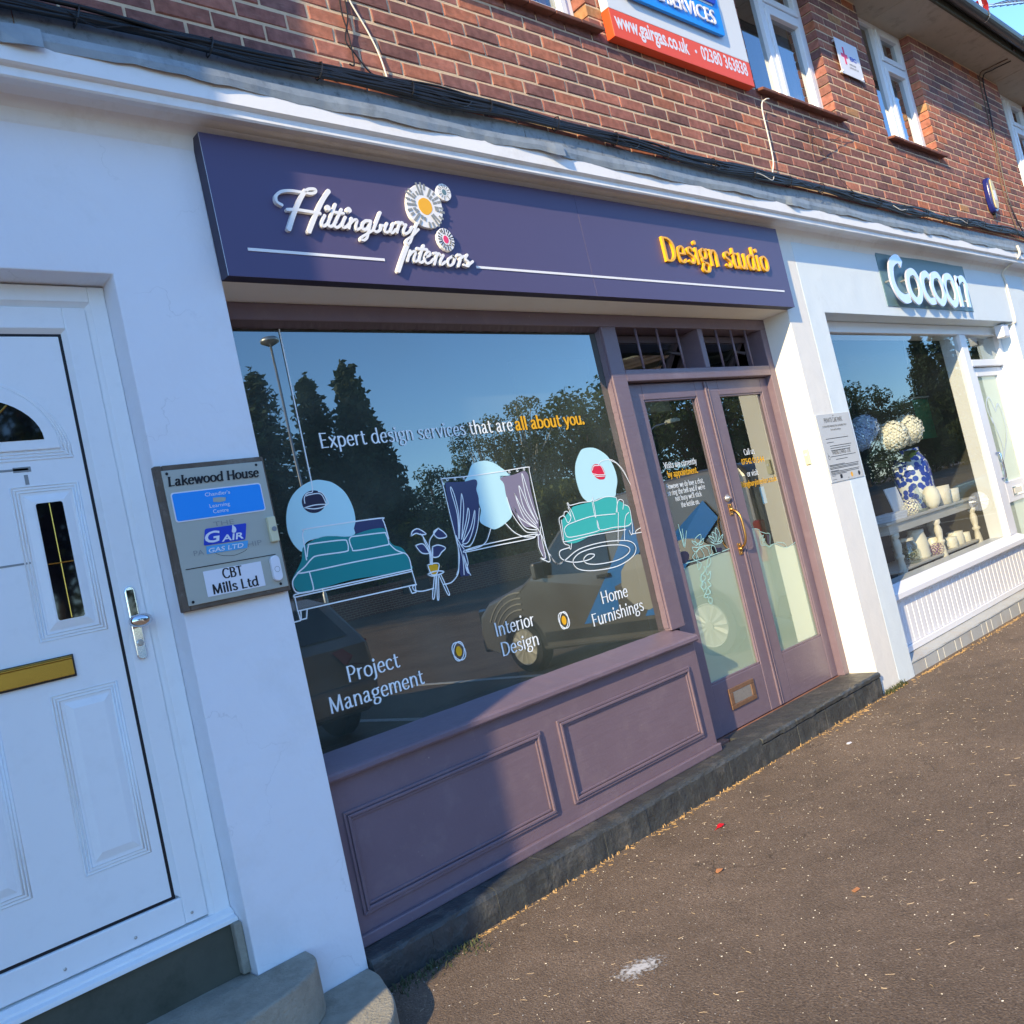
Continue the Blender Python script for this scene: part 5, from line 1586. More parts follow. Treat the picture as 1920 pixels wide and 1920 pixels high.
script('script_lettering', [(17, [(115,310),(70,280),(65,230),(110,195),(190,188),(280,200),(310,195)]), (27, [(312,190),(270,260),(215,390),(175,515)]), (17, [(300,200),(340,175),(395,175),(400,200),(360,212),(320,205)]),
    (27, [(512,192),(460,270),(400,400),(347,535)]), (18, [(160,350),(250,352),(440,382)]),
    (18, [(480,400),(455,455),(460,485),(480,488),(515,455)]), (18, [(570,305),(535,400),(510,465),(520,492),(545,488),(575,455)]), (18, [(622,348),(585,425),(563,478),(578,502),(605,492),(630,465)]), (17, [(565,372),(640,382)]),
    (18, [(655,415),(632,470),(638,502),(665,495),(690,470)]), (18, [(708,425),(685,508)]), (16, [(690,480),(728,440),(755,442),(745,490),(755,520),(785,505),(800,490)]),
    (20, [(862,448),(825,448),(800,480),(805,515),(840,515),(868,470)]), (17, [(872,448),(855,530),(838,592),(812,612)]), (16, [(812,612),(792,606),(795,585),(835,560),(900,520)]),
    (18, [(952,375),(915,470),(898,520),(920,540),(955,520),(958,488)]), (17, [(955,485),(1000,490)]), (17, [(1010,468),(990,520),(1005,545),(1035,530),(1055,490)]), (17, [(1065,468),(1042,530),(1055,550),(1085,520)]),
    (17, [(1090,462),(1118,462),(1108,500),(1095,545)]), (18, [(1110,480),(1135,462),(1150,475)]), (17, [(1172,480),(1152,530),(1165,556),(1200,540),(1225,500)]), (17, [(1268,468),(1235,550),(1210,622),(1190,644)]), (16, [(1190,644),(1176,630),(1184,605),(1225,575),(1278,520)])],
    [((503, 338), 13), ((682, 355), 13)])
script('script_lettering', [(27, [(1192,645),(1150,755),(1112,870)]), (18, [(1212,700),(1188,785)]), (16, [(1195,755),(1232,708),(1258,712),(1245,765),(1255,792),(1285,775)]), (18, [(1327,655),(1300,730),(1288,785),(1305,800),(1330,785)]), (18, [(1270,680),(1355,690)]),
    (16, [(1340,755),(1378,738),(1378,712),(1352,715),(1335,765),(1350,805),(1385,798),(1410,770)]), (17, [(1412,722),(1440,722),(1432,765),(1418,815)]), (18, [(1432,745),(1455,725),(1468,735)]), (17, [(1495,738),(1470,790),(1478,818),(1510,795)]),
    (16, [(1572,745),(1540,770),(1532,805),(1548,828),(1580,808),(1590,770),(1572,745),(1600,765)]), (17, [(1618,735),(1645,742),(1638,785),(1622,832)]), (18, [(1640,765),(1665,748)]), (17, [(1698,735),(1682,770),(1712,800),(1705,832),(1668,820)]), (17, [(1700,830),(1745,792)])], [])
def flower(pix, rx, rz, outline, core, coremat, nst, r0, r1, r2, r3):
    c = px(*pix, YS)
    o = MB().prism(outline, YS - 0.016, YS - 0.001).build('flower_disc', M['letter_white'], fs, bevel=0.0015)
    MB().prism(core, YS - 0.0168, YS - 0.0155).build('flower_centre', M[coremat], fs)
    mb = MB()
    for k in range(nst):
        a = 2 * math.pi * k / nst + rng.uniform(-0.05, 0.05)
        for (q0, q1) in ((r0, r1), (r2, r3)):
            if rng.random() < 0.12: continue
            q0_ = q0 + rng.uniform(-0.04, 0.04)
            q1_ = q1 + rng.uniform(-0.05, 0.05)
            mb.ribbon([(c[0] + rx * q0_ * math.cos(a), c[1] + rz * q0_ * math.sin(a)), (c[0] + rx * q1_ * math.cos(a), c[1] + rz * q1_ * math.sin(a))], rx * 0.10, YS - 0.0165)
    mb.build('petal_marks', M['ink_grey'] if coremat != 'pink' else M['ink'], fs, recalc=False)
flower((792, 389), 0.105, 0.105, smooth(pts_on(CL([(1270,132),(1200,180),(1180,260),(1190,350),(1230,430),(1320,490),(1400,505),(1460,480),(1490,400),(1480,300),(1440,220),(1360,155)]), YS), True, 5),
       smooth(pts_on(CL([(1310,250),(1280,280),(1290,340),(1330,385),(1370,390),(1400,350),(1385,290),(1350,255)]), YS), True, 4), 'letter_yellow', 24, 0.50, 0.66, 0.74, 0.93)
def oval(c, rx, rz, n=16): return [(c[0] + rx * math.cos(2 * math.pi * k / n), c[1] + rz * math.sin(2 * math.pi * k / n)) for k in range(n)]
c = px(828.5, 363.5, YS)
flower((828.5, 363.5), 0.040, 0.040, oval(c, 0.040, 0.040), oval(c, 0.012, 0.014), 'cocoon_blue', 14, 0.50, 0.85, 0.5, 0.5)
c = px(832, 452, YS)
flower((832, 452), 0.047, 0.052, oval(c, 0.047, 0.052), oval(c, 0.014, 0.018), 'pink', 20, 0.48, 0.60, 0.70, 0.92)
zl = (px(465, 470, YS)[1] + px(1470, 545, YS)[1]) / 2
box('rule', px(465, 470, YS)[0], px(721, 488, YS)[0], YS - 0.003, YS - 0.0005, zl - 0.0055, zl + 0.0055, M['letter_white'], fs, 0)
box('rule', px(893, 503, YS)[0], px(1470, 545, YS)[0], YS - 0.003, YS - 0.0005, zl - 0.0055, zl + 0.0055, M['letter_white'], fs, 0)
mb = MB()
nib_text(mb, 'Design studio', (1245.5, 493), (1440, 507.5), YS - 0.001, 0.134, thick=1.0, thin=0.55, depth=0.016)
mb.build('lettering', M['letter_yellow'], fs, bevel=0.0)

# ================================================================== SIGN OF THE HEATING FIRM
YGS = -0.060
gs = thing('signboard', 'white and orange projecting signboard with web address and phone number', 'signboard', (2.55, 0, 4.06))
gx0, gx1, gz0, gz1, gzm = 1.818, 3.302, 4.064, 5.05, 4.236
box('orange_band', gx0, gx1, YGS, -0.004, gz0, gzm - 0.001, M['orange'], gs, 0.002)
box('white_board', gx0, gx1, YGS, -0.004, gzm + 0.001, gz1, M['board_white'], gs, 0.002)
bx0, bx1 = 1.98, 3.012
bp2 = [(x, z) for x, z in rrect(bx0, bx1, 4.335, 4.62, 0.025)]
MB().prism(bp2, YGS - 0.032, YGS - 0.012).build('blue_plate', M['label_blue'], gs, bevel=0.002)
MB().prism(rrect(1.98, 2.965, 4.535, 4.90, 0.03), YGS - 0.045, YGS - 0.033).build('blue_plate', M['label_navy'], gs, bevel=0.002)
MB().box(1.98, 2.93, YGS - 0.036, YGS - 0.0325, 4.522, 4.545).build('plate_edge', M['board_white'], gs)
font_text('lettering', 'HOME', (1170, -28), (1246, 5), YGS - 0.036, 0.100, M['label_white'], gs, bold=0.0, depth=0.004)
font_text('lettering', 'SERVICES', (1252, 9), (1343, 47.5), YGS - 0.036, 0.100, M['label_white'], gs, bold=0.0, depth=0.004)
font_text('lettering', 'www.gairgas.co.uk', (1156, 51), (1294, 101.5), YGS - 0.001, 0.098, M['label_white'], gs, bold=0.028)
font_text('lettering', '02380 363838', (1318, 112), (1403.5, 141), YGS - 0.001, 0.090, M['label_white'], gs, bold=0.022)
mb = MB().disc(px(1305, 96.5, YGS - 0.001), 0.012, YGS - 0.001)
mb.build('dot', M['label_white'], gs, recalc=False)

# small contractor's plate
np_ = thing('contractor_plate', 'small white contractor plate with a pink cross between the upper windows', 'plaque', (5.08, 0, 4.53))
YN = -0.022
nx0, nx1, nz0, nz1 = 4.885, 5.285, 4.536, 4.842
box('plate', nx0, nx1, YN - 0.003, YN, nz0, nz1, M['label_white'], np_, 0.0008)
mb = MB()
for x in (nx0 + 0.02, nx1 - 0.02):
    for z in (nz0 + 0.02, nz1 - 0.02):
        mb.lathe([(0.009, 0.022), (0.009, -0.003), (0.010, -0.006), (0.004, -0.009)], (x, YN, z), 10, 'y')
mb.build('standoffs', M['label_white'], np_, smooth_=False)
mb = MB()
yv = YN - 0.0042
cx, cz = 5.005, 4.70
mb.box(cx - 0.014, cx + 0.014, yv, yv + 0.0008, cz - 0.070, cz + 0.080)
mb.box(cx - 0.060, cx - 0.0145, yv, yv + 0.0008, cz - 0.012, cz + 0.020)
mb.box(cx + 0.0145, cx + 0.050, yv, yv + 0.0008, cz - 0.012, cz + 0.020)
mb.build('cross_mark', M['pink'], np_)
font_text('lettering', 'EIC', (1594.5, 113), (1606.5, 120), yv, 0.034, M['label_navy'], np_, bold=0.04)
font_text('lettering', 'APPROVED', (1593, 121), (1606, 129), yv, 0.016, M['ink'], np_)
font_text('lettering', 'CONTRACTOR', (1593.5, 127), (1611, 137), yv, 0.016, M['ink'], np_)

# alarm box
ab = thing('alarm_box', 'blue and cream burglar alarm box on the brick wall', 'alarm box', (7.75, 0, 3.66))
pr = smooth([(7.66, 3.70), (7.70, 3.65), (7.76, 3.655), (7.82, 3.70), (7.835, 3.82), (7.82, 3.96), (7.76, 4.01), (7.70, 4.005), (7.665, 3.95), (7.65, 3.82)], True, 4)
MB().prism(pr, -0.055, -0.002).build('cover', M['alarm_blue'], ab, bevel=0.012, seg=3)
MB().prism([(x, z) for x, z in smooth([(7.70, 3.69), (7.79, 3.70), (7.815, 3.82), (7.795, 3.95), (7.72, 3.985), (7.70, 3.85)], True, 4)], -0.066, -0.0555).build('front', M['alarm_cream'], ab, bevel=0.004)
MB().prism(rect(7.722, 7.785, 3.77, 3.87), -0.0672, -0.0655).build('label', M['label_white'], ab)
MB().box(7.745, 7.775, -0.03, -0.004, 3.60, 3.648).build('cable_gland', M['black'], ab)

# ================================================================== CABLES
cb = thing('cable_bundle', 'sagging bundle of black telephone cables clipped above the lead flashing', 'cables', (0, 0, 3.40))
rc = random.Random(5)
def cz_(x): return 3.412 + 0.006 * x + 0.010 * math.sin(x * 1.9) + 0.008 * math.sin(x * 0.8 + 1)
for k in range(17):
    pts = []
    a1, a2, p1_, p2_ = rc.uniform(0.008, 0.020), rc.uniform(0.004, 0.010), rc.uniform(0, 6), rc.uniform(0, 6)
    x = -2.6
    base = rc.uniform(-0.028, 0.024)
    while x < 11.5:
        tight = 0.55 + 0.45 * math.sin(x * 2.4 + 0.5) ** 2
        pts.append((x, -0.026 - 0.020 * abs(math.sin(x * 1.1 + p1_)) * tight - rc.uniform(0, 0.004), cz_(x) + base + (a1 * math.sin(x * 2.7 + p1_) + a2 * math.sin(x * 6.1 + p2_)) * tight))
        x += 0.11
    MB().tube(smooth(pts, False, 2), rc.choice([0.0055, 0.007, 0.009]), 6).build('cable', M['cable'], cb, smooth_=True, recalc=False)
for x in [-1.2 + 0.47 * i for i in range(21)]:
    MB().tube([(x + 0.012 * math.cos(a * 0.7), -0.034 - 0.028 * math.sin(a * 0.7), cz_(x) + 0.040 * math.cos(a * 0.7)) for a in range(9)], 0.003, 5, True).build('cable_tie', M['cable'], cb, recalc=False)
for k in range(16):     # loose ends
    x = rc.uniform(-1.4, 8)
    z = cz_(x)
    s_ = rc.choice([-1, 1])
    pts = smooth([(x, -0.05, z), (x + 0.08 * s_, -0.07, z - 0.03 - rc.random() * 0.03), (x + 0.2 * s_, -0.06, z - 0.02 * rc.random()), (x + 0.34 * s_, -0.04, cz_(x + 0.3 * s_))], False, 4)
    MB().tube(pts, 0.0028, 5).build('loose_wire', M['cable'] if k % 6 else M['cable_white'], cb, recalc=False)
wc = thing('white_cable', 'white cable dropping down the brickwork from above the sign script', 'cable', (0.1, 0, 3.45))
MB().tube([(*[px(u, v, -0.012)[0]], -0.012, px(u, v, -0.012)[1]) for u, v in smooth([(640, -40), (655, 0), (690, 60), (712, 105), (727, 150)], False, 5)], 0.004, 7).build('run', M['cable_white'], wc, smooth_=True, recalc=False)
wc = thing('black_cable', 'pair of thin black wires hanging loose on the brickwork', 'cable', (-0.05, 0, 3.45))
MB().tube([(px(u, v, -0.016)[0], -0.016, px(u, v, -0.016)[1]) for u, v in smooth([(634, -30), (640, 20), (652, 60), (660, 95), (664, 122), (655, 120)], False, 5)], 0.0035, 6).build('run', M['cable'], wc, recalc=False)
MB().tube([(px(u, v, -0.016)[0], -0.016, px(u, v, -0.016)[1]) for u, v in smooth([(640, -30), (652, 30), (648, 75), (665, 100), (690, 132), (705, 142)], False, 5)], 0.0035, 6).build('run', M['cable'], wc, recalc=False)
wc = thing('white_cable', 'white cable running down from the end of the red window sill', 'cable', (3.4, 0, 3.47))
MB().tube([(px(u, v, -0.03)[0], -0.03 - 0.02 * (i < 4), px(u, v, -0.03)[1]) for i, (u, v) in enumerate(smooth([(1437, 188), (1430, 190), (1429, 205), (1438, 245), (1446, 280), (1450, 305), (1448, 326)], False, 4))], 0.005, 8).build('run', M['cable_white'], wc, smooth_=True, recalc=False)
wc = thing('wire_hanger', 'bent rusty wire hooked under the upper window sill', 'wire', (4.3, 0, 3.6))
MB().tube([(px(u, v, -0.03)[0], -0.03, px(u, v, -0.03)[1]) for u, v in smooth([(1592, 238), (1594, 246), (1586, 250), (1550, 244), (1522, 240), (1516, 248), (1526, 285), (1555, 268), (1585, 250)], False, 4)], 0.0028, 5).build('loop', M['cable_brown'], wc, recalc=False)
MB().tube([(px(u, v, -0.02)[0], -0.02, px(u, v, -0.02)[1]) for u, v in [(1518, 250), (1545, 290), (1575, 335), (1602, 362)]], 0.0022, 5).build('tail', M['cable_brown'], wc, recalc=False)
wc = thing('brown_cable', 'thin cables running from the eaves down past the alarm box', 'cable', (8.3, 0, 3.45))
for dx, y_ in ((0.0, -0.008), (0.10, -0.010)):
    MB().tube(smooth([(8.50 + dx, -0.30, 5.318), (8.46 + dx, -0.12, 5.31), (8.44 + dx, -0.02, 5.27), (8.42 + dx, y_, 4.9), (8.36 + dx * 0.7, y_, 4.4), (8.27 + dx, y_, 4.0), (8.29 + dx, y_ - 0.01, 3.7), (8.34 + dx * 2, -0.03, 3.46)], False, 4), 0.006, 6).build('run', M['cable_brown'] if dx == 0 else M['cable'], wc, recalc=False)

# ================================================================== WHITE NEIGHBOURING SHOP
W = M['white_wood']
YW = 0.118
fr = MB()
fr.box(XC0 - 0.005, XC1 - 0.001, YW, 0.30, 2.400, 2.4855)
fr.box(XC0 - 0.005, XC0 + 0.05, YW, 0.30, 0.50, 2.400)
fr.box(6.355, 6.500, YW, 0.30, 0.505, 2.400)
fr.box(7.345, XC1 - 0.001, YW, 0.30, 0.06, 2.400)
fr.box(6.500, 7.345, YW, 0.30, 2.095, 2.160)
ws = fr.build('white_shop_window', W, B, bevel=0.006)
tag(ws, label='white timber shop window and doorway of the neighbouring shop')
MB().add([(XC0, 0.150, 0.49), (6.37, 0.150, 0.49), (6.37, 0.150, 2.41), (XC0, 0.150, 2.41)], [(0, 1, 2, 3)]).build('pane', M['glass_cocoon'], ws, recalc=False)
MB().add([(6.5, 0.160, 2.16), (7.35, 0.160, 2.16), (7.35, 0.160, 2.405), (6.5, 0.160, 2.405)], [(0, 1, 2, 3)]).build('pane', M['glass_cocoon'], ws, recalc=False)
MB().profx([(0.30, 0.512), (0.148, 0.510), (0.045, 0.470), (0.032, 0.462), (0.030, 0.425), (0.036, 0.418), (0.30, 0.418)], [XC0 + 0.001, 6.56]).build('sill', W, ws, bevel=0.003)
rs = box('board_riser', XC0 + 0.001, 6.52, 0.090, 0.30, 0.04, 0.418, W, B, 0.003)
tag(rs, label='white tongue-and-groove boarding below the neighbouring shop window')
nb = 34
pitch = (6.50 - (XC0 + 0.02)) / nb
for k in range(nb):
    x0 = XC0 + 0.02 + k * pitch
    MB().profx([(0.0895, 0.085), (0.081, 0.085), (0.081, 0.398), (0.0895, 0.398)], [x0 + 0.0012, x0 + pitch - 0.0012]).build('board', W, rs, bevel=0.005, seg=1)
box('rail', XC0 + 0.002, 6.515, 0.066, 0.0895, 0.040, 0.084, W, rs, 0.004)
box('rail', XC0 + 0.002, 6.515, 0.060, 0.0895, 0.3985, 0.4175, W, rs, 0.003)
pg = box('grey_plinth', XC0 + 0.002, 7.42, -0.010, 0.32, -0.3, 0.020, M['plinth_grey'], B, 0.004)
tag(pg, label='grey painted plinth of the neighbouring shop with a sloped cap')
x0 = XC0 + 0.003
k = 0
while x0 < 6.6:
    x1 = x0 + rb.choice([0.215, 0.215, 0.10])
    MB().box(x0 + 0.003, x1 - 0.003, -0.022 + rb.uniform(-0.001, 0.001), 0.05, -0.25, 0.002).build('plinth_block', M['plinth_grey'], pg, bevel=0.003)
    x0 = x1 + 0.004
MB().profx([(0.10, 0.040), (-0.026, 0.016), (-0.028, 0.006), (-0.02, 0.004), (0.10, 0.004)], [XC0 + 0.003 + 3.0 * i / 30 for i in range(31)], lambda k, i: (rng.uniform(-0.002, 0.002), rng.uniform(-0.0015, 0.0015))).build('cap', M['plinth_grey'], pg)
# door of that shop
wd = MB()
wd.box(6.505, 6.66, 0.155, 0.20, 0.08, 2.090)
wd.box(7.215, 7.34, 0.155, 0.20, 0.08, 2.090)
wd.box(6.66, 7.215, 0.155, 0.20, 2.005, 2.090)
wd.box(6.66, 7.215, 0.155, 0.20, 0.08, 0.22)
wd.box(6.66, 7.215, 0.155, 0.20, 0.78, 0.98)
wdo = wd.build('white_shop_door', W, B, bevel=0.006)
tag(wdo, label='white glazed door of the neighbouring shop')
for z0, z1 in ((0.22, 0.78), (0.98, 2.005)):
    MB().add([(6.66, 0.175, z0), (7.215, 0.175, z0), (7.215, 0.175, z1), (6.66, 0.175, z1)], [(0, 1, 2, 3)]).build('pane', M['glass_cocoon'], wdo, recalc=False)
    MB().add([(6.66, 0.181, z0), (7.215, 0.181, z0), (7.215, 0.181, z1), (6.66, 0.181, z1)], [(0, 1, 2, 3)]).build('frosted_film', M['frost'], wdo)
mb = MB()
for pts in ([(6.80, 1.55), (6.75, 1.72), (6.86, 1.80), (6.95, 1.66)], [(6.95, 1.66), (7.08, 1.72), (7.10, 1.45), (6.85, 1.20)], [(6.80, 1.60), (6.90, 1.30), (6.74, 1.10)]):
    mb.ribbon(smooth(pts, False, 6), 0.018, 0.1735)
mb.build('swirl_drawing', M['render_blue'], wdo, recalc=False)
MB().tube(smooth([(6.60, 0.154, 1.26), (6.60, 0.115, 1.25), (6.60, 0.110, 1.14), (6.60, 0.115, 1.03), (6.60, 0.154, 1.02)], False, 4), 0.010, 8).build('pull_handle', M['chrome'], wdo, smooth_=True)
box('letter_plate', 6.80, 7.06, 0.147, 0.1555, 0.83, 0.92, M['chrome'], wdo, 0.004)
box('letter_flap', 6.825, 7.035, 0.144, 0.1465, 0.848, 0.902, M['ceramic'], wdo, 0.002)
# sign of that shop
YC = YR - 0.006
cs = thing('shop_sign', 'slate blue sign panel with raised pale letters on the white shop', 'shop sign', (5.5, -0.03, 2.56))
box('panel', 4.608, 6.406, YC, YR - 0.0005, 2.564, 3.008, M['cocoon_blue'], cs, 0.001)
CS = crop(1620, 440, 6.4)
YCL = YC - 0.040
def cl(pts, closed=False, w=0.060):
    mb = MB()
    mb.ribbon(smooth(pts_on(CS(pts), YCL), closed, 6), w, YCL, closed=closed, depth=0.012)
    return mb.build('letter', M['letter_mirror'], cs)
cl([(420, 345), (385, 300), (340, 310), (308, 380), (330, 560), (400, 710), (480, 775), (530, 765)], w=0.075)
cl([(545, 450), (510, 490), (520, 600), (560, 720), (625, 800), (665, 770), (670, 680), (640, 560), (590, 470)], True)
cl([(755, 505), (725, 478), (690, 500), (690, 590), (725, 710), (785, 800), (838, 800)])
cl([(825, 490), (800, 520), (805, 620), (850, 740), (915, 820), (952, 790), (952, 700), (920, 590), (870, 500)], True)
cl([(975, 508), (955, 540), (960, 640), (1005, 760), (1065, 838), (1098, 810), (1098, 720), (1065, 610), (1020, 520)], True)
cl([(1095, 520), (1120, 640), (1170, 850)])
cl([(1110, 590), (1130, 545), (1165, 535), (1205, 600), (1225, 720), (1255, 855)])
mb = MB()
for a in ((305, 550), (488, 545), (675, 635), (785, 555), (940, 580), (1085, 602), (1130, 795), (1212, 795)):
    x, z = px(*CS([a])[0], YCL)
    mb.lathe([(0.008, 0), (0.008, 0.036)], (x + 0.01, YCL, z), 8, 'y')
mb.build('letter_pins', M['steel_worn'], cs)
# parking notice
YK = YR - 0.005
kp = thing('parking_notice', 'small grey private car park notice screwed to the pier', 'notice', (3.3, -0.03, 1.32))
kx0, kx1, kz0, kz1 = 3.068, 3.530, 1.322, 1.776
box('plate', kx0, kx1, YK, YR - 0.0005, kz0, kz1, M['sign_grey'], kp, 0.001)
KC = crop(1520, 580, 4.8)
for s, a, b_, h in (('PRIVATE CAR PARK', (125, 1022), (288, 1005), 0.032), ('2 HOUR FREE PARKING FOR CUSTOMERS ONLY', (108, 1068), (325, 1042), 0.013), ('Terms and Conditions', (180, 1090), (272, 1080), 0.013), ('PARKING CHARGE - £100', (198, 1305), (362, 1285), 0.028)):
    a, b_ = KC([a, b_])
    font_text('lettering', s, a, b_, YK - 0.0008, h, M['ink'], kp)
mb = MB()
for z, a, b_ in ((1.610, 3.13, 3.44), (1.585, 3.13, 3.22), (1.560, 3.16, 3.46), (1.545, 3.16, 3.44), (1.530, 3.16, 3.43), (1.490, 3.14, 3.49), (1.468, 3.20, 3.36), (1.435, 3.09, 3.30), (1.428, 3.09, 3.50), (1.418, 3.09, 3.49), (1.410, 3.09, 3.49), (1.396, 3.09, 3.20), (1.390, 3.09, 3.49), (1.381, 3.09, 3.48), (1.373, 3.09, 3.30)):
    mb.box(a, b_, YK - 0.0009, YK - 0.0002, z - 0.0018, z + 0.0018)
for x, r in ((3.30, 0.004), (3.31, 0.004)):
    mb.disc((x, 1.762 if r and x < 3.305 else 1.335), r, YK - 0.001)
mb.ribbon([(3.115 + 0.012 * math.cos(k * 0.6), 1.487 + 0.014 * math.sin(k * 0.6)) for k in range(2, 10)], 0.003, YK - 0.0006)
mb.ribbon([(3.108, 1.518), (3.110, 1.495), (3.124, 1.495), (3.130, 1.480)], 0.003, YK - 0.0006)
mb.box(3.095, 3.145, YK - 0.0009, YK - 0.0002, 1.338, 1.3405)
mb.box(3.095, 3.145, YK - 0.0009, YK - 0.0002, 1.362, 1.3645)
mb.box(3.20, 3.23, YK - 0.0009, YK - 0.0002, 1.340, 1.366)
mb.disc((3.47, 1.352), 0.016, YK - 0.0006)
mb.build('small_print', M['ink'], kp, recalc=False)
MB().disc((3.365, 1.352), 0.017, YK - 0.0006).build('round_mark', M['letter_yellow'], kp, recalc=False)
# floodlight box and conduit at the far jamb
jb = thing('junction_box', 'small white junction box under the soffit beside the white shop door', 'junction box', (7.2, 0.05, 2.34))
MB().box(7.17, 7.34, -0.005, 0.075, 2.345, 2.470).build('case', M['label_white'], jb, bevel=0.010)
MB().tube(smooth([(7.48, -0.215, 3.20), (7.48, -0.213, 3.10), (7.47, -0.10, 3.035), (7.43, -0.045, 2.98), (7.46, -0.043, 2.90), (7.46, -0.043, 2.72), (7.445, -0.043, 2.50), (7.435, -0.02, 2.478), (7.33, 0.02, 2.475)], False, 4), 0.012, 8).build('conduit', M['cable_white'], jb, smooth_=True)

# ---- window display of the neighbouring shop
TZ = 0.915
tb = thing('display_table', 'pale grey console table with turned cream legs inside the white shop window', 'table', (5.55, 0.6, 0.06))
box('table_top', 4.58, 6.50, 0.38, 0.86, TZ - 0.022, TZ, M['table_grey'], tb, 0.004)
box('apron', 4.64, 6.44, 0.40, 0.84, TZ - 0.10, TZ - 0.0225, M['table_grey'], tb, 0.003)
box('shelf', 4.64, 6.46, 0.40, 0.84, 0.500, 0.520, M['table_grey'], tb, 0.004)
lp_ = [(0.030, 0.0), (0.034, 0.10), (0.036, 0.40), (0.034, 0.50), (0.028, 0.56), (0.022, 0.60), (0.036, 0.615), (0.036, 0.628), (0.022, 0.64), (0.030, 0.68), (0.034, 0.72), (0.026, 0.755), (0.020, 0.77), (0.034, 0.785), (0.034, 0.815)]
for x in (4.74, 5.58, 6.42):
    for y in (0.42, 0.82):
        MB().lathe(lp_, (x, y - 0.005 if y < 0.5 else y, 0.0), 14).build('leg', M['wood_pale'], tb, smooth_=True)
def bloom(c, r, mat, par, n=330, name='flower_head'):
    rr = random.Random(int(c[0] * 1000))
    mb = MB()
    for k in range(n):
        z = 1 - 2 * (k + 0.5) / n
        a = k * 2.39996
        q = math.sqrt(max(0, 1 - z * z))
        d = Vector((q * math.cos(a), q * math.sin(a), z))
        p = Vector(c) + d * r * rr.uniform(0.9, 1.06)
        t1 = d.orthogonal().normalized()
        t1 = (t1 * math.cos(k) + d.cross(t1) * math.sin(k))
        t2 = d.cross(t1)
        s_ = r * 0.15
        mb.add([p + t1 * s_, p + t2 * s_ + d * s_ * 0.5, p - t1 * s_, p - t2 * s_ + d * s_ * 0.5, p + d * s_ * 0.1], [(0, 1, 4), (1, 2, 4), (2, 3, 4), (3, 0, 4)])
    return mb.build(name, mat, par, recalc=False)
hv = thing('hydrangea_vase', 'white hydrangea heads in a blue and white patterned vase on the table', 'vase', (5.8, 0.62, TZ))
MB().lathe([(0.13, 0.0), (0.15, 0.02), (0.165, 0.16), (0.165, 0.34), (0.15, 0.44), (0.115, 0.50), (0.105, 0.53), (0.115, 0.56), (0.10, 0.56), (0.09, 0.52)], (5.82, 0.62, TZ), 26).build('vase', None, hv, smooth_=True)
def vase_mat():
    mt, nt, bs = new_mat('blue_white_ceramic')
    N, L = nt.nodes, nt.links
    tc = N.new('ShaderNodeTexCoord')
    vo = N.new('ShaderNodeTexVoronoi')
    vo.inputs['Scale'].default_value = 22
    L.new(tc.outputs['Object'], vo.inputs['Vector'])
    rp = N.new('ShaderNodeValToRGB')
    rp.color_ramp.elements[0].color = (0.02, 0.06, 0.42, 1)
    rp.color_ramp.elements[0].position = 0.56
    rp.color_ramp.elements[1].color = (0.70, 0.76, 0.82, 1)
    rp.color_ramp.elements[1].position = 0.62
    L.new(vo.outputs['Distance'], rp.inputs[0])
    L.new(rp.outputs[0], bs.inputs['Base Color'])
    bs.inputs['Roughness'].default_value = 0.2
    return mt
M['vase'] = vase_mat()
hv.children[0].data.materials.append(M['vase'])
for c, r, mt in (((5.36, 0.50, 1.61), 0.125, 'petal'), ((5.72, 0.52, 1.64), 0.13, 'petal'), ((5.07, 0.60, 1.72), 0.115, 'petal_blue'), ((4.86, 0.56, 1.64), 0.10, 'petal_blue'), ((5.5, 0.75, 1.68), 0.11, 'petal')):
    bloom(c, r, M[mt], hv)
mb = MB()
for c in ((5.29, 0.50, 1.64), (5.74, 0.52, 1.66), (5.07, 0.60, 1.76), (4.84, 0.56, 1.66)):
    mb.tube(smooth([(5.80, 0.62, TZ + 0.45), (5.7 * 0.5 + c[0] * 0.5, 0.6, TZ + 0.66), c], False, 4), 0.006, 5)
mb.build('stems', M['leaf_dark'], hv)
mb = MB()
for c, a in (((5.45, 0.48, 1.46), 0.3), ((5.62, 0.47, 1.45), 2.6), ((5.2, 0.52, 1.45), 0.1), ((4.98, 0.52, 1.52), 2.9), ((5.36, 0.5, 1.42), -0.5), ((4.9, 0.5, 1.42), 0.7)):
    l, w_ = 0.17, 0.06
    d, n_ = Vector((math.cos(a), -0.2, -0.35)).normalized(), Vector((0, 0.3, 1)).normalized()
    s_ = d.cross(n_).normalized()
    p = Vector(c)
    mb.add([p, p + d * l * 0.4 + s_ * w_, p + d * l, p + d * l * 0.4 - s_ * w_, p + d * l * 0.5 + n_ * 0.02], [(0, 1, 4), (1, 2, 4), (2, 3, 4), (3, 0, 4)])
mb.build('leaves', M['leaf_dark'], hv, recalc=False)
def small(name, label, cat, prof, c, mat, n=18):
    t = thing(name, label, cat, c)
    o = MB().lathe(prof, c, n).build('body', mat, t, smooth_=True)
    return t
mug = [(0.046, 0), (0.050, 0.005), (0.050, 0.095), (0.047, 0.098), (0.044, 0.09), (0.042, 0.01), (0.001, 0.008)]
SZ = 0.5205
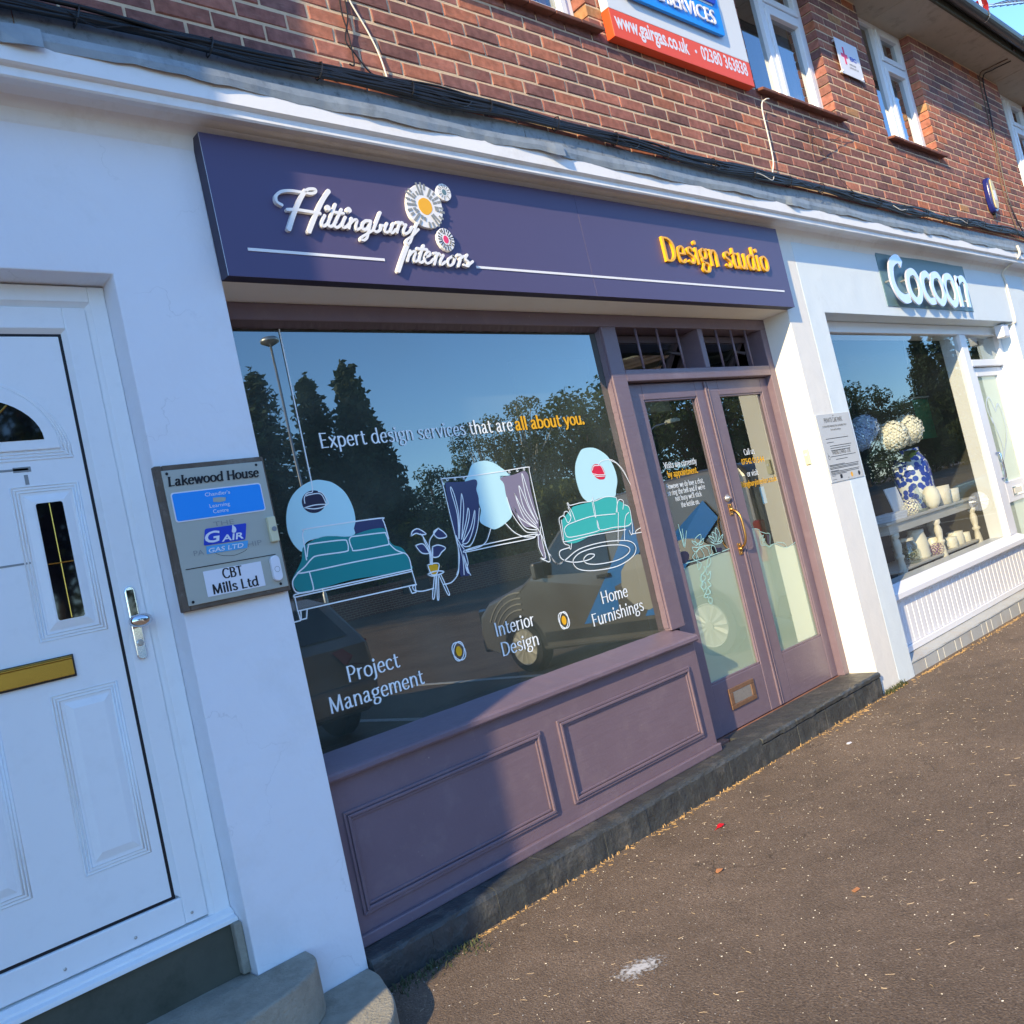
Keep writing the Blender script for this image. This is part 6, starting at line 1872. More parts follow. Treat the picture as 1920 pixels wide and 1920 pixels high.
for i, (x, y, s_, lb) in enumerate(((5.92, 0.47, 1.0, 'cream mug on the lower shelf next to the middle table leg'), (6.12, 0.50, 1.25, 'tallest cream mug on the lower shelf of the table'), (6.30, 0.49, 0.9, 'squat cream cup at the end of the lower shelf'), (5.66, 0.52, 1.5, 'wide cream storage crock behind the middle table leg'))):
    t = small('mug', lb, 'mug', [(r * s_ * 1.15, h * s_) for r, h in mug], (x, y, SZ), M['ceramic'])
    MB().tube(smooth([(x - 0.055 * s_, y, SZ + 0.075 * s_), (x - 0.085 * s_, y, SZ + 0.065 * s_), (x - 0.085 * s_, y, SZ + 0.03 * s_), (x - 0.055 * s_, y, SZ + 0.02 * s_)], False, 4), 0.006, 6).build('handle', M['ceramic'], t)
t = small('enamel_jug', 'tall pale jug on the lower shelf of the table', 'jug', [(0.075, 0), (0.085, 0.02), (0.082, 0.16), (0.068, 0.22), (0.072, 0.25), (0.068, 0.25), (0.06, 0.21), (0.001, 0.02)], (5.36, 0.52, SZ), M['ceramic'])
MB().tube(smooth([(5.43, 0.52, SZ + 0.22), (5.49, 0.52, SZ + 0.20), (5.48, 0.52, SZ + 0.10), (5.44, 0.52, SZ + 0.07)], False, 4), 0.008, 6).build('handle', M['ceramic'], t)
t = small('glass_jar', 'clear glass storage jar with a cork lid on the lower shelf', 'jar', [(0.075, 0), (0.080, 0.01), (0.080, 0.15), (0.060, 0.18), (0.060, 0.19), (0.001, 0.19)], (5.10, 0.50, SZ), M['glass_cocoon'])
MB().lathe([(0.062, 0.191), (0.064, 0.215), (0.001, 0.216)], (5.10, 0.50, SZ), 18).build('cork_lid', M['wood_pale'], t)
bloom((5.10, 0.50, SZ + 0.085), 0.060, M['leaf_dark'], t, 80, 'dried_moss')
t = thing('flower_sprig', 'small dried purple flower sprig lying on the lower shelf', 'flower', (5.52, 0.43, SZ))
bloom((5.52, 0.44, SZ + 0.045), 0.055, M['petal_purple'], t, 90)
t = small('glass_bottle', 'narrow clear glass bottle standing on the table top', 'bottle', [(0.05, 0), (0.055, 0.01), (0.055, 0.13), (0.022, 0.17), (0.018, 0.23), (0.024, 0.235), (0.001, 0.236)], (5.43, 0.45, TZ + 0.0005), M['glass_cocoon'])
t = thing('rose_dome', 'ball of cream paper roses on the table top', 'ornament', (5.26, 0.45, TZ))
bloom((5.26, 0.45, TZ + 0.062), 0.070, M['petal'], t, 120)
t = thing('plaque_card', 'white display card leaning on the vase on the table top', 'card', (5.25, 0.56, TZ))
MB().add([(5.16, 0.55, TZ + 0.001), (5.40, 0.55, TZ + 0.001), (5.40, 0.60, TZ + 0.26), (5.16, 0.60, TZ + 0.26), (5.16, 0.56, TZ + 0.001), (5.40, 0.56, TZ + 0.001), (5.40, 0.61, TZ + 0.26), (5.16, 0.61, TZ + 0.26)],
         [(0, 1, 2, 3), (4, 7, 6, 5), (0, 3, 7, 4), (1, 5, 6, 2), (0, 4, 5, 1), (3, 2, 6, 7)]).build('card', M['label_white'], t)
t = small('egg_ornament', 'smooth white egg-shaped ornament on the table top', 'ornament', [(0.03, 0), (0.06, 0.035), (0.075, 0.09), (0.066, 0.15), (0.04, 0.19), (0.002, 0.20)], (5.68, 0.44, TZ + 0.0005), M['petal'])
for i, (x, lb) in enumerate(((5.93, 'pale wooden pot holding cutlery near the middle of the table top'), (6.12, 'pale wooden pot at the far end of the table top'))):
    small('wooden_pot', lb, 'pot', [(0.055, 0), (0.070, 0.005), (0.078, 0.12 + 0.05 * (1 - i)), (0.072, 0.12 + 0.05 * (1 - i)), (0.06, 0.02), (0.001, 0.02)], (x, 0.45, TZ + 0.0005), M['wood_pale'])
t = thing('flat_books', 'low stack of white books at the near end of the table top', 'books', (4.86, 0.45, TZ))
for k in range(3):
    box('book', 4.72 + 0.02 * k, 5.02 + 0.015 * k, 0.40, 0.58, TZ + 0.001 + 0.02 * k, TZ + 0.020 + 0.02 * k, M['label_white'], t, 0.002)
t = thing('green_flag', 'green cloth flag hanging inside the white shop behind the mullion', 'flag', (6.9, 0.75, 1.2))
MB().box(6.55, 6.90, 0.74, 0.75, 1.55, 1.95).build('cloth', M['green_flag'], t)
MB().tube([(6.52, 0.745, 1.97), (6.95, 0.745, 1.97)], 0.008, 6).build('rod', M['wood_pale'], t)
MB().tube([(6.6, 0.745, 1.97), (6.7, 0.745, 2.62)], 0.004, 5).build('cord', M['cable_white'], t)

# ================================================================== PAVEMENT DETAIL
rg = random.Random(21)
def debris(name, n, mat, region, kind, label, lmin, lmax, wmin, wmax):
    mb = MB()
    for _ in range(n):
        x, y = region(rg)
        z = gz(x, y)
        a = rg.uniform(0, math.pi)
        l, w_ = rg.uniform(lmin, lmax) / 2, rg.uniform(wmin, wmax) / 2
        c, s_ = math.cos(a), math.sin(a)
        h = w_ * 1.2
        cv = rg.uniform(-0.3, 0.3) * l
        P_ = [(x - c * l, y - s_ * l), (x - s_ * cv, y + c * cv), (x + c * l, y + s_ * l)]
        vs = []
        for (a_, b_) in P_:
            vs += [(a_ - s_ * w_, b_ + c * w_, z + 0.0008), (a_, b_, z + 0.0012 + h), (a_ + s_ * w_, b_ - c * w_, z + 0.0008)]
        mb.add(vs, [(0, 3, 4, 1), (1, 4, 5, 2), (3, 6, 7, 4), (4, 7, 8, 5)])
    o = mb.build(name, mat, recalc=False)
    tag(o, label, kind, kind='stuff')
def reg_all(r):
    while True:
        x, y = r.uniform(-1.3, 9.0), -0.06 - 2.4 * r.random() ** 1.1
        if x > -0.88 or y < -0.55: return x, y
def reg_edge(r):
    while True:
        x = r.uniform(-0.6, 8)
        if r.random() < 0.25 + 0.75 * max(0, math.sin(x * 3.1) * math.sin(x * 7.7 + 1) + 0.3):
            return x, -0.064 - abs(r.gauss(0, 0.012 + 0.02 * max(0, math.sin(x * 3.1))))
debris('straw', 1300, M['straw'], reg_all, 'straw', 'scattered bits of dry straw over the brown tarmac pavement', 0.006, 0.026, 0.0008, 0.0018)
debris('grit', 4200, M['chip'], reg_all, 'grit', 'pale grit specks scattered over the brown tarmac pavement', 0.0015, 0.006, 0.001, 0.0032)
debris('straw', 900, M['weed_dry'], reg_edge, 'straw', 'dry golden straw gathered along the foot of the plinth', 0.006, 0.026, 0.0015, 0.0035)
def blades(name, n, mat, region, label, hmin, hmax):
    mb = MB()
    for _ in range(n):
        x, y = region(rg)
        z = gz(x, y)
        a = rg.uniform(0, 6.28)
        h = rg.uniform(hmin, hmax)
        w_ = 0.0028
        lean = Vector((math.cos(a), math.sin(a), 0)) * h * rg.uniform(0.3, 0.9)
        s_ = Vector((-math.sin(a), math.cos(a), 0)) * w_
        p = Vector((x, y, z))
        m1, t_ = p + lean * 0.4 + Vector((0, 0, h * 0.7)), p + lean + Vector((0, 0, h))
        mb.add([p - s_, p + s_, m1 + s_ * 0.8, m1 - s_ * 0.8, t_], [(0, 1, 2, 3), (3, 2, 4)])
    tag(mb.build(name, mat, recalc=False), label, 'weeds', kind='stuff')
blades('weeds', 260, M['weed'], lambda r: (r.uniform(-0.86, -0.45), -0.065 - abs(r.gauss(0, 0.05))), 'green weeds growing in the angle between step and plinth', 0.006, 0.022)
blades('weeds', 170, M['weed'], lambda r: (r.uniform(3.05, 3.35), -0.045 - abs(r.gauss(0, 0.015))), 'green weeds at the foot of the pier between the shops', 0.012, 0.04)
blades('weeds', 350, M['weed_dry'], lambda r: (r.uniform(-0.3, 7.0), -0.062 - abs(r.gauss(0, 0.008))), 'dry grass tufts along the foot of the plinths', 0.005, 0.016)
def litter(name, label, cat, pix, mat, outline):
    d = CF + CR * ((pix[0] - 960) / FPX) - CU * ((pix[1] - 960) / FPX)
    t_ = (-0.05 - CAM.z) / d.z
    p = CAM + d * t_
    z = gz(p.x, p.y)
    n = len(outline)
    vs = [(p.x + a, p.y + b_, z + 0.003 + c) for a, b_, c in outline] + [(p.x + a, p.y + b_, z + 0.0045 + c) for a, b_, c in outline]
    o = MB().add(vs, [tuple(range(n)), tuple(range(2 * n - 1, n - 1, -1))] + [(i, (i + 1) % n, n + (i + 1) % n, n + i) for i in range(n)]).build(name, mat)
    tag(o, label, cat)
M['red_leaf'] = paint('red_leaf', (0.70, 0.006, 0.02), 0.5, 0.1, 20)
M['orange_leaf'] = paint('orange_leaf', (0.52, 0.22, 0.09), 0.6, 0.15, 20)
litter('red_leaf', 'bright red leaf with a stalk lying on the pavement', 'leaf', (1350, 1552), M['red_leaf'], [(-0.045, -0.004, 0), (-0.018, -0.004, 0.002), (-0.005, -0.016, 0.004), (0.018, -0.013, 0.004), (0.03, 0.0, 0.003), (0.022, 0.014, 0.005), (0.0, 0.014, 0.004), (-0.018, 0.001, 0.002)])
litter('dry_leaf', 'small curled orange leaf on the pavement past the red leaf', 'leaf', (1350, 1638), M['orange_leaf'], [(-0.02, -0.006, 0.002), (-0.004, -0.014, 0.006), (0.016, -0.008, 0.004), (0.018, 0.006, 0.002), (0.002, 0.013, 0.006), (-0.016, 0.006, 0.002)])
litter('paper_scrap', 'small tan scrap of card lying on open pavement', 'litter', (1606, 1674), M['orange_leaf'], [(-0.018, -0.006, 0.001), (0.012, -0.010, 0.001), (0.018, 0.004, 0.002), (-0.012, 0.009, 0.001)])
litter('paper_scrap', 'white scrap of paper on the pavement below the doorstep', 'litter', (1592, 1391), M['label_white'], [(-0.02, -0.008, 0.001), (0.012, -0.010, 0.001), (0.022, 0.004, 0.002), (0.0, 0.014, 0.003), (-0.018, 0.008, 0.001)])
M['white_spill'] = None
def spill():
    mt, nt, bs = new_mat('white_spill')
    N, L = nt.nodes, nt.links
    tc = N.new('ShaderNodeTexCoord')
    nz = N.new('ShaderNodeTexNoise')
    nz.inputs['Scale'].default_value = 60
    nz.inputs['Detail'].default_value = 8
    L.new(tc.outputs['Object'], nz.inputs['Vector'])
    gr = N.new('ShaderNodeVectorMath')
    gr.operation = 'LENGTH'
    mp = N.new('ShaderNodeMapping')
    mp.inputs['Scale'].default_value = (8.3, 15, 0)
    L.new(tc.outputs['Object'], mp.inputs['Vector'])
    L.new(mp.outputs[0], gr.inputs[0])
    ma = N.new('ShaderNodeMath')
    ma.operation = 'SUBTRACT'
    L.new(nz.outputs['Fac'], ma.inputs[0])
    m2 = N.new('ShaderNodeMath')
    m2.operation = 'MULTIPLY'
    m2.inputs[1].default_value = 0.42
    L.new(gr.outputs['Value'], m2.inputs[0])
    L.new(m2.outputs[0], ma.inputs[1])
    m3 = N.new('ShaderNodeMapRange')
    m3.inputs['From Min'].default_value = 0.20
    m3.inputs['From Max'].default_value = 0.42
    L.new(ma.outputs[0], m3.inputs['Value'])
    L.new(m3.outputs[0], bs.inputs['Alpha'])
    bs.inputs['Base Color'].default_value = (0.55, 0.55, 0.54, 1)
    bs.inputs['Roughness'].default_value = 0.9
    d = CF + CR * ((1200 - 960) / FPX) - CU * ((1822 - 960) / FPX)
    p = CAM + d * ((-0.045 - CAM.z) / d.z)
    o = MB().add([(-0.14, -0.09, 0), (0.14, -0.09, 0), (0.14, 0.09, 0), (-0.14, 0.09, 0)], [(0, 1, 2, 3)]).build('powder_spill', mt)
    o.location = (p.x, p.y, gz(p.x, p.y) + 0.004)
    o.rotation_euler = (0, 0, -0.25)
    tag(o, 'patch of spilt white powder on the pavement', 'stain', kind='stuff')
spill()

# ================================================================== ACROSS THE FORECOURT (seen in the glass)
def leaf_mat(name, c, t=0.25):
    mt, nt, bs = new_mat(name)
    N, L = nt.nodes, nt.links
    gm = N.new('ShaderNodeNewGeometry')
    nz = N.new('ShaderNodeTexNoise')
    nz.inputs['Scale'].default_value = 0.9
    nz.inputs['Detail'].default_value = 5
    L.new(gm.outputs['Position'], nz.inputs['Vector'])
    rp = N.new('ShaderNodeValToRGB')
    rp.color_ramp.elements[0].position = 0.3
    rp.color_ramp.elements[0].color = tuple(v * 0.55 for v in c) + (1,)
    rp.color_ramp.elements[1].position = 0.7
    rp.color_ramp.elements[1].color = tuple(v * 1.5 for v in c) + (1,)
    L.new(nz.outputs['Fac'], rp.inputs[0])
    L.new(rp.outputs[0], bs.inputs['Base Color'])
    bs.inputs['Roughness'].default_value = 0.7
    tl = N.new('ShaderNodeBsdfTranslucent')
    L.new(rp.outputs[0], tl.inputs[0])
    mx = N.new('ShaderNodeMixShader')
    mx.inputs[0].default_value = t
    L.new(bs.outputs[0], mx.inputs[1])
    L.new(tl.outputs[0], mx.inputs[2])
    L.new(mx.outputs[0], N['Material Output'].inputs[0])
    return mt
M['needle'] = leaf_mat('needle', (0.05, 0.08, 0.038), 0.3)
M['leaf_a'] = leaf_mat('leaf_a', (0.075, 0.115, 0.036), 0.4)
M['leaf_b'] = leaf_mat('leaf_b', (0.10, 0.13, 0.045), 0.45)
M['leaf_c'] = leaf_mat('leaf_c', (0.12, 0.15, 0.04), 0.45)
M['bark'] = paint('bark', (0.09, 0.07, 0.05), 0.9, 0.4, 8, 0.6, 20)
M['bark_birch'] = paint('bark_birch', (0.45, 0.43, 0.38), 0.8, 0.4, 6)

def leaves(mb, c, r, n, s, rr, flat=1.0):
    for _ in range(n):
        while True:
            d = Vector((rr.uniform(-1, 1), rr.uniform(-1, 1), rr.uniform(-1, 1)))
            if 0.05 < d.length < 1: break
        p = Vector(c) + Vector((d.x * r, d.y * r, d.z * r * flat))
        a = Vector((rr.gauss(0, 1), rr.gauss(0, 1), rr.gauss(0, 0.8))).normalized()
        b_ = a.orthogonal().normalized()
        q = s * rr.uniform(0.6, 1.3)
        mb.add([p - a * q, p + b_ * q * 0.55, p + a * q, p - b_ * q * 0.55], [(0, 1, 2, 3)])

def make_tree(kind, seed, h, rad, mat, bark='bark', leafsize=0.13, dens=1.0, droop=0.0, base=0.25):
    rr = random.Random(seed)
    tr = MB()
    tr.tube([(0, 0, -0.3), (rr.uniform(-.1, .1), rr.uniform(-.1, .1), h * 0.4), (rr.uniform(-.2, .2), rr.uniform(-.2, .2), h * 0.92)], [h * 0.022, h * 0.014, h * 0.003], 8)
    cr = MB()
    if kind == 'conifer':
        nb = int(120 * dens)
        for k in range(nb):
            t = (k + rr.random()) / nb
            z = h * (0.08 + 0.92 * t)
            R = rad * (1 - t) ** 0.8 * rr.uniform(0.6, 1.15) + 0.15
            a = k * 2.4 + rr.uniform(-.4, .4)
            d = Vector((math.cos(a), math.sin(a), 0))
            p0, p1 = Vector((0, 0, z)), Vector((0, 0, z)) + d * R + Vector((0, 0, -0.28 * R))
            tr.tube([p0, p1], [0.04, 0.008], 4)
            m_ = max(2, int(R / 0.22))
            for j in range(m_ + 1):
                leaves(cr, p0.lerp(p1, (j + 0.6) / (m_ + 0.6)), 0.26, 9, leafsize, rr, 0.7)
        leaves(cr, (0, 0, h), 0.15, 14, leafsize * 0.8, rr, 2.5)
    else:
        nc = int(46 * dens)
        cs_ = []
        for k in range(nc):
            while True:
                d = Vector((rr.uniform(-1, 1), rr.uniform(-1, 1), rr.uniform(-1, 1)))
                if 0.45 < d.length < 1: break
            d *= rr.uniform(0.85, 1.1)
            c = Vector((d.x * rad, d.y * rad, h * (base + (1 - base) * (0.5 + 0.46 * d.z))))
            cs_.append(c)
            st_ = Vector((0, 0, h * rr.uniform(0.2, 0.5)))
            tr.tube([st_, st_.lerp(c, 0.5) + Vector((0, 0, 0.2)), c], [h * 0.008, h * 0.005, h * 0.0015], 4)
        for c in cs_:
            r_ = rad * rr.uniform(0.18, 0.34)
            leaves(cr, c, r_, int(95 * dens ** 0.3), leafsize, rr, 0.75)
            if droop > 0:
                for j in range(5):
                    q = c + Vector((rr.uniform(-r_, r_), rr.uniform(-r_, r_), 0))
                    for s_ in range(7):
                        leaves(cr, q - Vector((0, 0, droop * s_ / 7)), 0.10, 3, leafsize * 0.8, rr)
    t = bpy.data.objects.new(kind, None)
    COL.objects.link(t)
    link('trunk', tr.mesh('trunk', False), M[bark], t)
    link('crown', cr.mesh('crown', False), M[mat], t)
    return t
protoA = make_tree('conifer', 1, 9.2, 2.1, 'needle', dens=1.35, leafsize=0.16)
protoB = make_tree('broadleaf', 2, 8.8, 3.2, 'leaf_a', dens=1.3)
protoC = make_tree('birch', 3, 8.4, 1.9, 'leaf_b', 'bark_birch', leafsize=0.085, dens=0.9, droop=1.0)
protoD = make_tree('bush', 4, 3.4, 1.9, 'leaf_c', leafsize=0.10, dens=1.0, base=0.02)
used = set()
def plant(proto, name, label, x, y, sc, rz, group, cat='tree'):
    if proto not in used:
        used.add(proto)
        o = proto
        o.location = (x, y, gz(x, y))
        o.rotation_euler = (0, 0, rz)
    else:
        o = copy_tree(proto, (x, y, gz(x, y)), rz)
    o.name = name
    o.scale = (sc, sc, sc) if not isinstance(sc, tuple) else sc
    tag(o, label, cat, group)
    return o
GT = 'trees across the forecourt'
for x, y, s_, lb in ((11.6, -26.5, 0.92, 'dark conifer mirrored at the edge of the big pane by the plaque'), (13.7, -26, 1.02, 'dark conifer mirrored behind the drawn lamp cord'), (16.0, -26.3, 1.0, 'tall dark conifer mirrored above the bed graphic'), (17.4, -25.6, 1.03, 'tallest dark conifer mirrored above the bed graphic'), (18.9, -26.4, 0.80, 'shorter dark conifer mirrored behind the words on the pane'),
                    (76, -27, 1.25, 'tall conifer mirrored high in the white shop window'), (84, -28, 1.5, 'tallest conifer mirrored in the white shop window by the mullion'), (94, -28, 1.5, 'far conifer mirrored behind the white shop mullion')):
    plant(protoA, 'conifer_tree', lb, x, y, s_, rng.uniform(0, 6), GT)
for x, y, s_, lb in ((0.5, -24, 1.15, 'tall broad tree mirrored in the fan light of the white front door'), (5.5, -25, 1.2, 'tall broad tree mirrored in the slim light of the white front door'), (9.0, -24.5, 1.0, 'broad tree standing left of the dark conifers across the forecourt'), (21.6, -27, 0.62, 'low rounded tree mirrored above the plant stool graphic'), (31.0, -26, 0.98, 'broad tree mirrored above the sofa graphic'), (35.2, -27, 1.05, 'broad tree mirrored beside the shop mullion'), (40, -26, 1.1, 'broad tree mirrored in the left purple door'), (46, -27, 1.05, 'broad tree mirrored in the right purple door'), (53, -28, 1.1, 'broad tree mirrored at the edge of the right purple door'),
                    (61.5, -27, 0.92, 'rounded tree mirrored low in the white shop window by the pier'), (70, -27, 0.74, 'bushy tree mirrored behind the hydrangeas'), (78, -25, 0.95, 'bushy tree mirrored below the tall conifers')):
    plant(protoB, 'broadleaf_tree', lb, x, y, s_, rng.uniform(0, 6), GT)
for x, y, s_, lb in ((26.6, -26, 1.0, 'slender birch mirrored above the yellow words'), (24.3, -26.5, 0.9, 'thin birch mirrored above the curtain graphic'), (28.6, -27.5, 0.72, 'small birch mirrored behind the yellow words')):
    plant(protoC, 'birch_tree', lb, x, y, s_, rng.uniform(0, 6), GT)
for x, y, s_, lb in ((15.2, -22.5, 0.62, 'dark shrub mirrored behind the bed graphic'), (18.2, -22.8, 1.0, 'yellow-green shrub mirrored beside the bed graphic'), (20.4, -23, 1.1, 'yellow-green shrub mirrored above the plant stool'), (23.4, -23.2, 1.2, 'leafy shrub mirrored behind the left curtain graphic'), (26.5, -23.5, 1.15, 'leafy shrub mirrored behind the right curtain graphic'), (30, -24, 1.2, 'leafy shrub mirrored behind the sofa graphic'), (66, -24, 1.0, 'olive shrub mirrored behind the hydrangeas'), (72, -23, 1.2, 'olive shrub mirrored beside the blue vase')):
    plant(protoD, 'garden_shrub', lb, x, y, s_, rng.uniform(0, 6), 'shrubs behind the low wall', 'shrub')
hb = MB()
rr = random.Random(9)
for k in range(300):
    x = -5 + 135 * k / 300 + rr.uniform(-.3, .3)
    leaves(hb, (x, -31 + rr.uniform(-1, 1), 1.2 + rr.uniform(0, 2.6)), 1.1, 46, 0.2, rr, 0.9)
tag(hb.build('woodland', M['leaf_a'], recalc=False), 'belt of dark woodland closing the view across the forecourt', 'woodland', kind='stuff')

# low brick wall across the way
def wall_mat():
    mt, nt, bs = new_mat('far_brick')
    N, L = nt.nodes, nt.links
    tc = N.new('ShaderNodeTexCoord')
    mp = N.new('ShaderNodeMapping')
    mp.inputs['Rotation'].default_value = (math.pi / 2, 0, 0)
    L.new(tc.outputs['Object'], mp.inputs['Vector'])
    bk = N.new('ShaderNodeTexBrick')
    bk.inputs['Color1'].default_value = (0.22, 0.085, 0.055, 1)
    bk.inputs['Color2'].default_value = (0.16, 0.06, 0.045, 1)
    bk.inputs['Mortar'].default_value = (0.35, 0.28, 0.2, 1)
    bk.inputs['Scale'].default_value = 1.0
    bk.inputs['Mortar Size'].default_value = 0.008
    bk.inputs['Brick Width'].default_value = 0.225
    bk.inputs['Row Height'].default_value = 0.075
    L.new(mp.outputs[0], bk.inputs['Vector'])
    L.new(bk.outputs['Color'], bs.inputs['Base Color'])
    bs.inputs['Roughness'].default_value = 0.9
    return mt
M['far_brick'] = wall_mat()
lw = thing('garden_wall', 'low red brick garden wall mirrored across the forecourt', 'wall', (17, -21, 0.5))
MB().box(10.5, 24.5, -21.15, -20.9, 0.2, 1.34).build('wall', M['far_brick'], lw)
MB().box(10.45, 24.55, -21.2, -20.85, 1.34, 1.42).build('coping', M['far_brick'], lw, bevel=0.02)
for x in (10.5, 24.2):
    MB().box(x - 0.08, x + 0.42, -21.25, -20.8, 0.2, 1.62).build('pier', M['far_brick'], lw, bevel=0.01)
nbd = thing('name_board', 'dark name board mounted on the low brick garden wall', 'board', (15.2, -20.88, 0.9))
MB().box(14.6, 15.7, -20.88, -20.845, 0.95, 1.30).build('board', M['black'], nbd, bevel=0.005)
bol = thing('bollard', 'yellow bollard beside the parked van', 'bollard', (16.2, -15.5, 0.2))
MB().lathe([(0.09, 0), (0.09, 0.9), (0.06, 0.96), (0.002, 0.98)], (16.2, -15.5, gz(16.2, -15.5)), 14).build('post', M['letter_yellow'], bol, smooth_=True)
def lamp(x, y, h, label, arm):
    t = thing('street_lamp', label, 'street lamp', (x, y, gz(x, y)))
    z0 = gz(x, y)
    MB().tube([(x, y, z0 - 0.1), (x, y, z0 + 1.2), (x, y, z0 + 1.25), (x, y, z0 + h)], [0.06, 0.06, 0.04, 0.032], 10).build('column', M['steel_worn'], t, smooth_=True)
    if arm:
        MB().tube(smooth([(x, y, z0 + h - 0.05), (x + 0.3, y + 0.1, z0 + h + 0.1), (x + 0.9, y + 0.3, z0 + h + 0.16)], False, 4), 0.03, 8).build('arm', M['steel_worn'], t)
        MB().prism([(x + 0.85, z0 + h + 0.10), (x + 1.6, z0 + h + 0.16), (x + 1.55, z0 + h + 0.27), (x + 1.0, z0 + h + 0.30), (x + 0.85, z0 + h + 0.22)], y + 0.15, y + 0.5).build('lantern', M['ivory'], t, bevel=0.03)
    else:
        MB().lathe([(0.05, -0.1), (0.24, 0.0), (0.25, 0.06), (0.2, 0.12), (0.02, 0.14)], (x, y, z0 + h), 16).build('lantern', M['steel_worn'], t, smooth_=True)
lamp(9.45, -17.0, 7.9, 'slim street lamp with a round lantern mirrored near the top of the big pane', False)
lamp(28.3, -20.0, 4.9, 'street lamp with a long lantern mirrored in the left purple door', True)

# bay markings
M['road_paint'] = paint('road_paint', (0.60, 0.60, 0.57), 0.8, 0.2, 20, dirt=(0.15, 0.13, 0.11), dirt_amt=0.8, dirt_scale=12)
for x, lb in ((0.45, 'white bay line mirrored beside the dark hatchback'), (2.75, 'white bay line between the dark hatchback and the van'), (4.62, 'white bay line along the near side of the van'), (7.3, 'white bay line on the far side of the van'), (9.7, 'white bay line farther along the forecourt'), (19.4, 'white bay line beside the blue car')):
    o = MB().box(x, x + 0.1, -7.6, -3.0, gz(x) + 0.002, gz(x) + 0.006).build('bay_line', M['road_paint'])
    tag(o, lb, 'road marking', 'parking bay lines')

# vehicles: nose towards -y, built round their own middle
def wheel(parent, x, y, r, sgn, trim, spokes, mat):
    w_ = MB()
    w_.lathe([(r * 0.6, 0), (r * 0.94, 0.0), (r, 0.03), (r, 0.15), (r * 0.94, 0.18), (r * 0.6, 0.18)], (x - (0.0 if sgn > 0 else 0.18), y, r), 26, 'x')
    wh = w_.build('wheel', M['rubber'], parent, smooth_=False)
    xo = x + (0.182 if sgn > 0 else -0.182)
    rm = MB()
    rm.lathe([(trim, 0.0), (trim * 0.97, 0.012 * sgn), (trim * 0.92, 0.002 * sgn), (trim * 0.9, -0.02 * sgn)], (xo, y, r), 26, 'x')
    for k in range(spokes):
        a = 2 * math.pi * k / spokes
        c, s_ = math.cos(a), math.sin(a)
        wd_ = 0.042
        rm.add([(xo, y + c * 0.04 - s_ * wd_, r + s_ * 0.04 + c * wd_), (xo, y + c * trim * 0.93 - s_ * wd_ * 0.8, r + s_ * trim * 0.93 + c * wd_ * 0.8), (xo, y + c * trim * 0.93 + s_ * wd_ * 0.8, r + s_ * trim * 0.93 - c * wd_ * 0.8), (xo, y + c * 0.04 + s_ * wd_, r + s_ * 0.04 - c * wd_),
                (xo + 0.014 * sgn, y + c * 0.05, r + s_ * 0.05), (xo + 0.010 * sgn, y + c * trim * 0.92, r + s_ * trim * 0.92)], [(0, 1, 5, 4), (4, 5, 2, 3)])
    rm.lathe([(0.055, 0.0), (0.05, 0.02 * sgn), (0.002, 0.022 * sgn)], (xo, y, r), 14, 'x')
    rm.build('rim', mat, wh, recalc=False)
def body_shell(prof, half, zt, inset):
    def wx(z): return half - inset * max(0, (z - zt)) ** 1.2
    n = len(prof)
    vs = [(-wx(z), y, z) for y, z in prof] + [(wx(z), y, z) for y, z in prof]
    return vs, [tuple(range(n)), tuple(range(2 * n - 1, n - 1, -1))] + [(i, (i + 1) % n, n + (i + 1) % n, n + i) for i in range(n)], wx
def side_poly(wx, poly, off, sgn=-1):
    return [(sgn * (wx(z) + off), y, z) for y, z in poly]
M['van_grey'] = paint('van_grey', (0.22, 0.21, 0.20), 0.25, 0.02, 2, metallic=0.5)
M['van_blue'] = paint('van_blue', (0.02, 0.20, 0.62), 0.35, 0.02, 2)
M['van_pale'] = paint('van_pale', (0.42, 0.42, 0.38), 0.4, 0.02, 2)
M['car_dark'] = paint('car_dark', (0.26, 0.24, 0.21), 0.25, 0.02, 2, metallic=0.4)
M['car_blue'] = paint('car_blue', (0.05, 0.13, 0.20), 0.2, 0.02, 2, metallic=0.5)
M['tail_red'] = paint('tail_red', (0.25, 0.02, 0.02), 0.15, 0.05, 5)
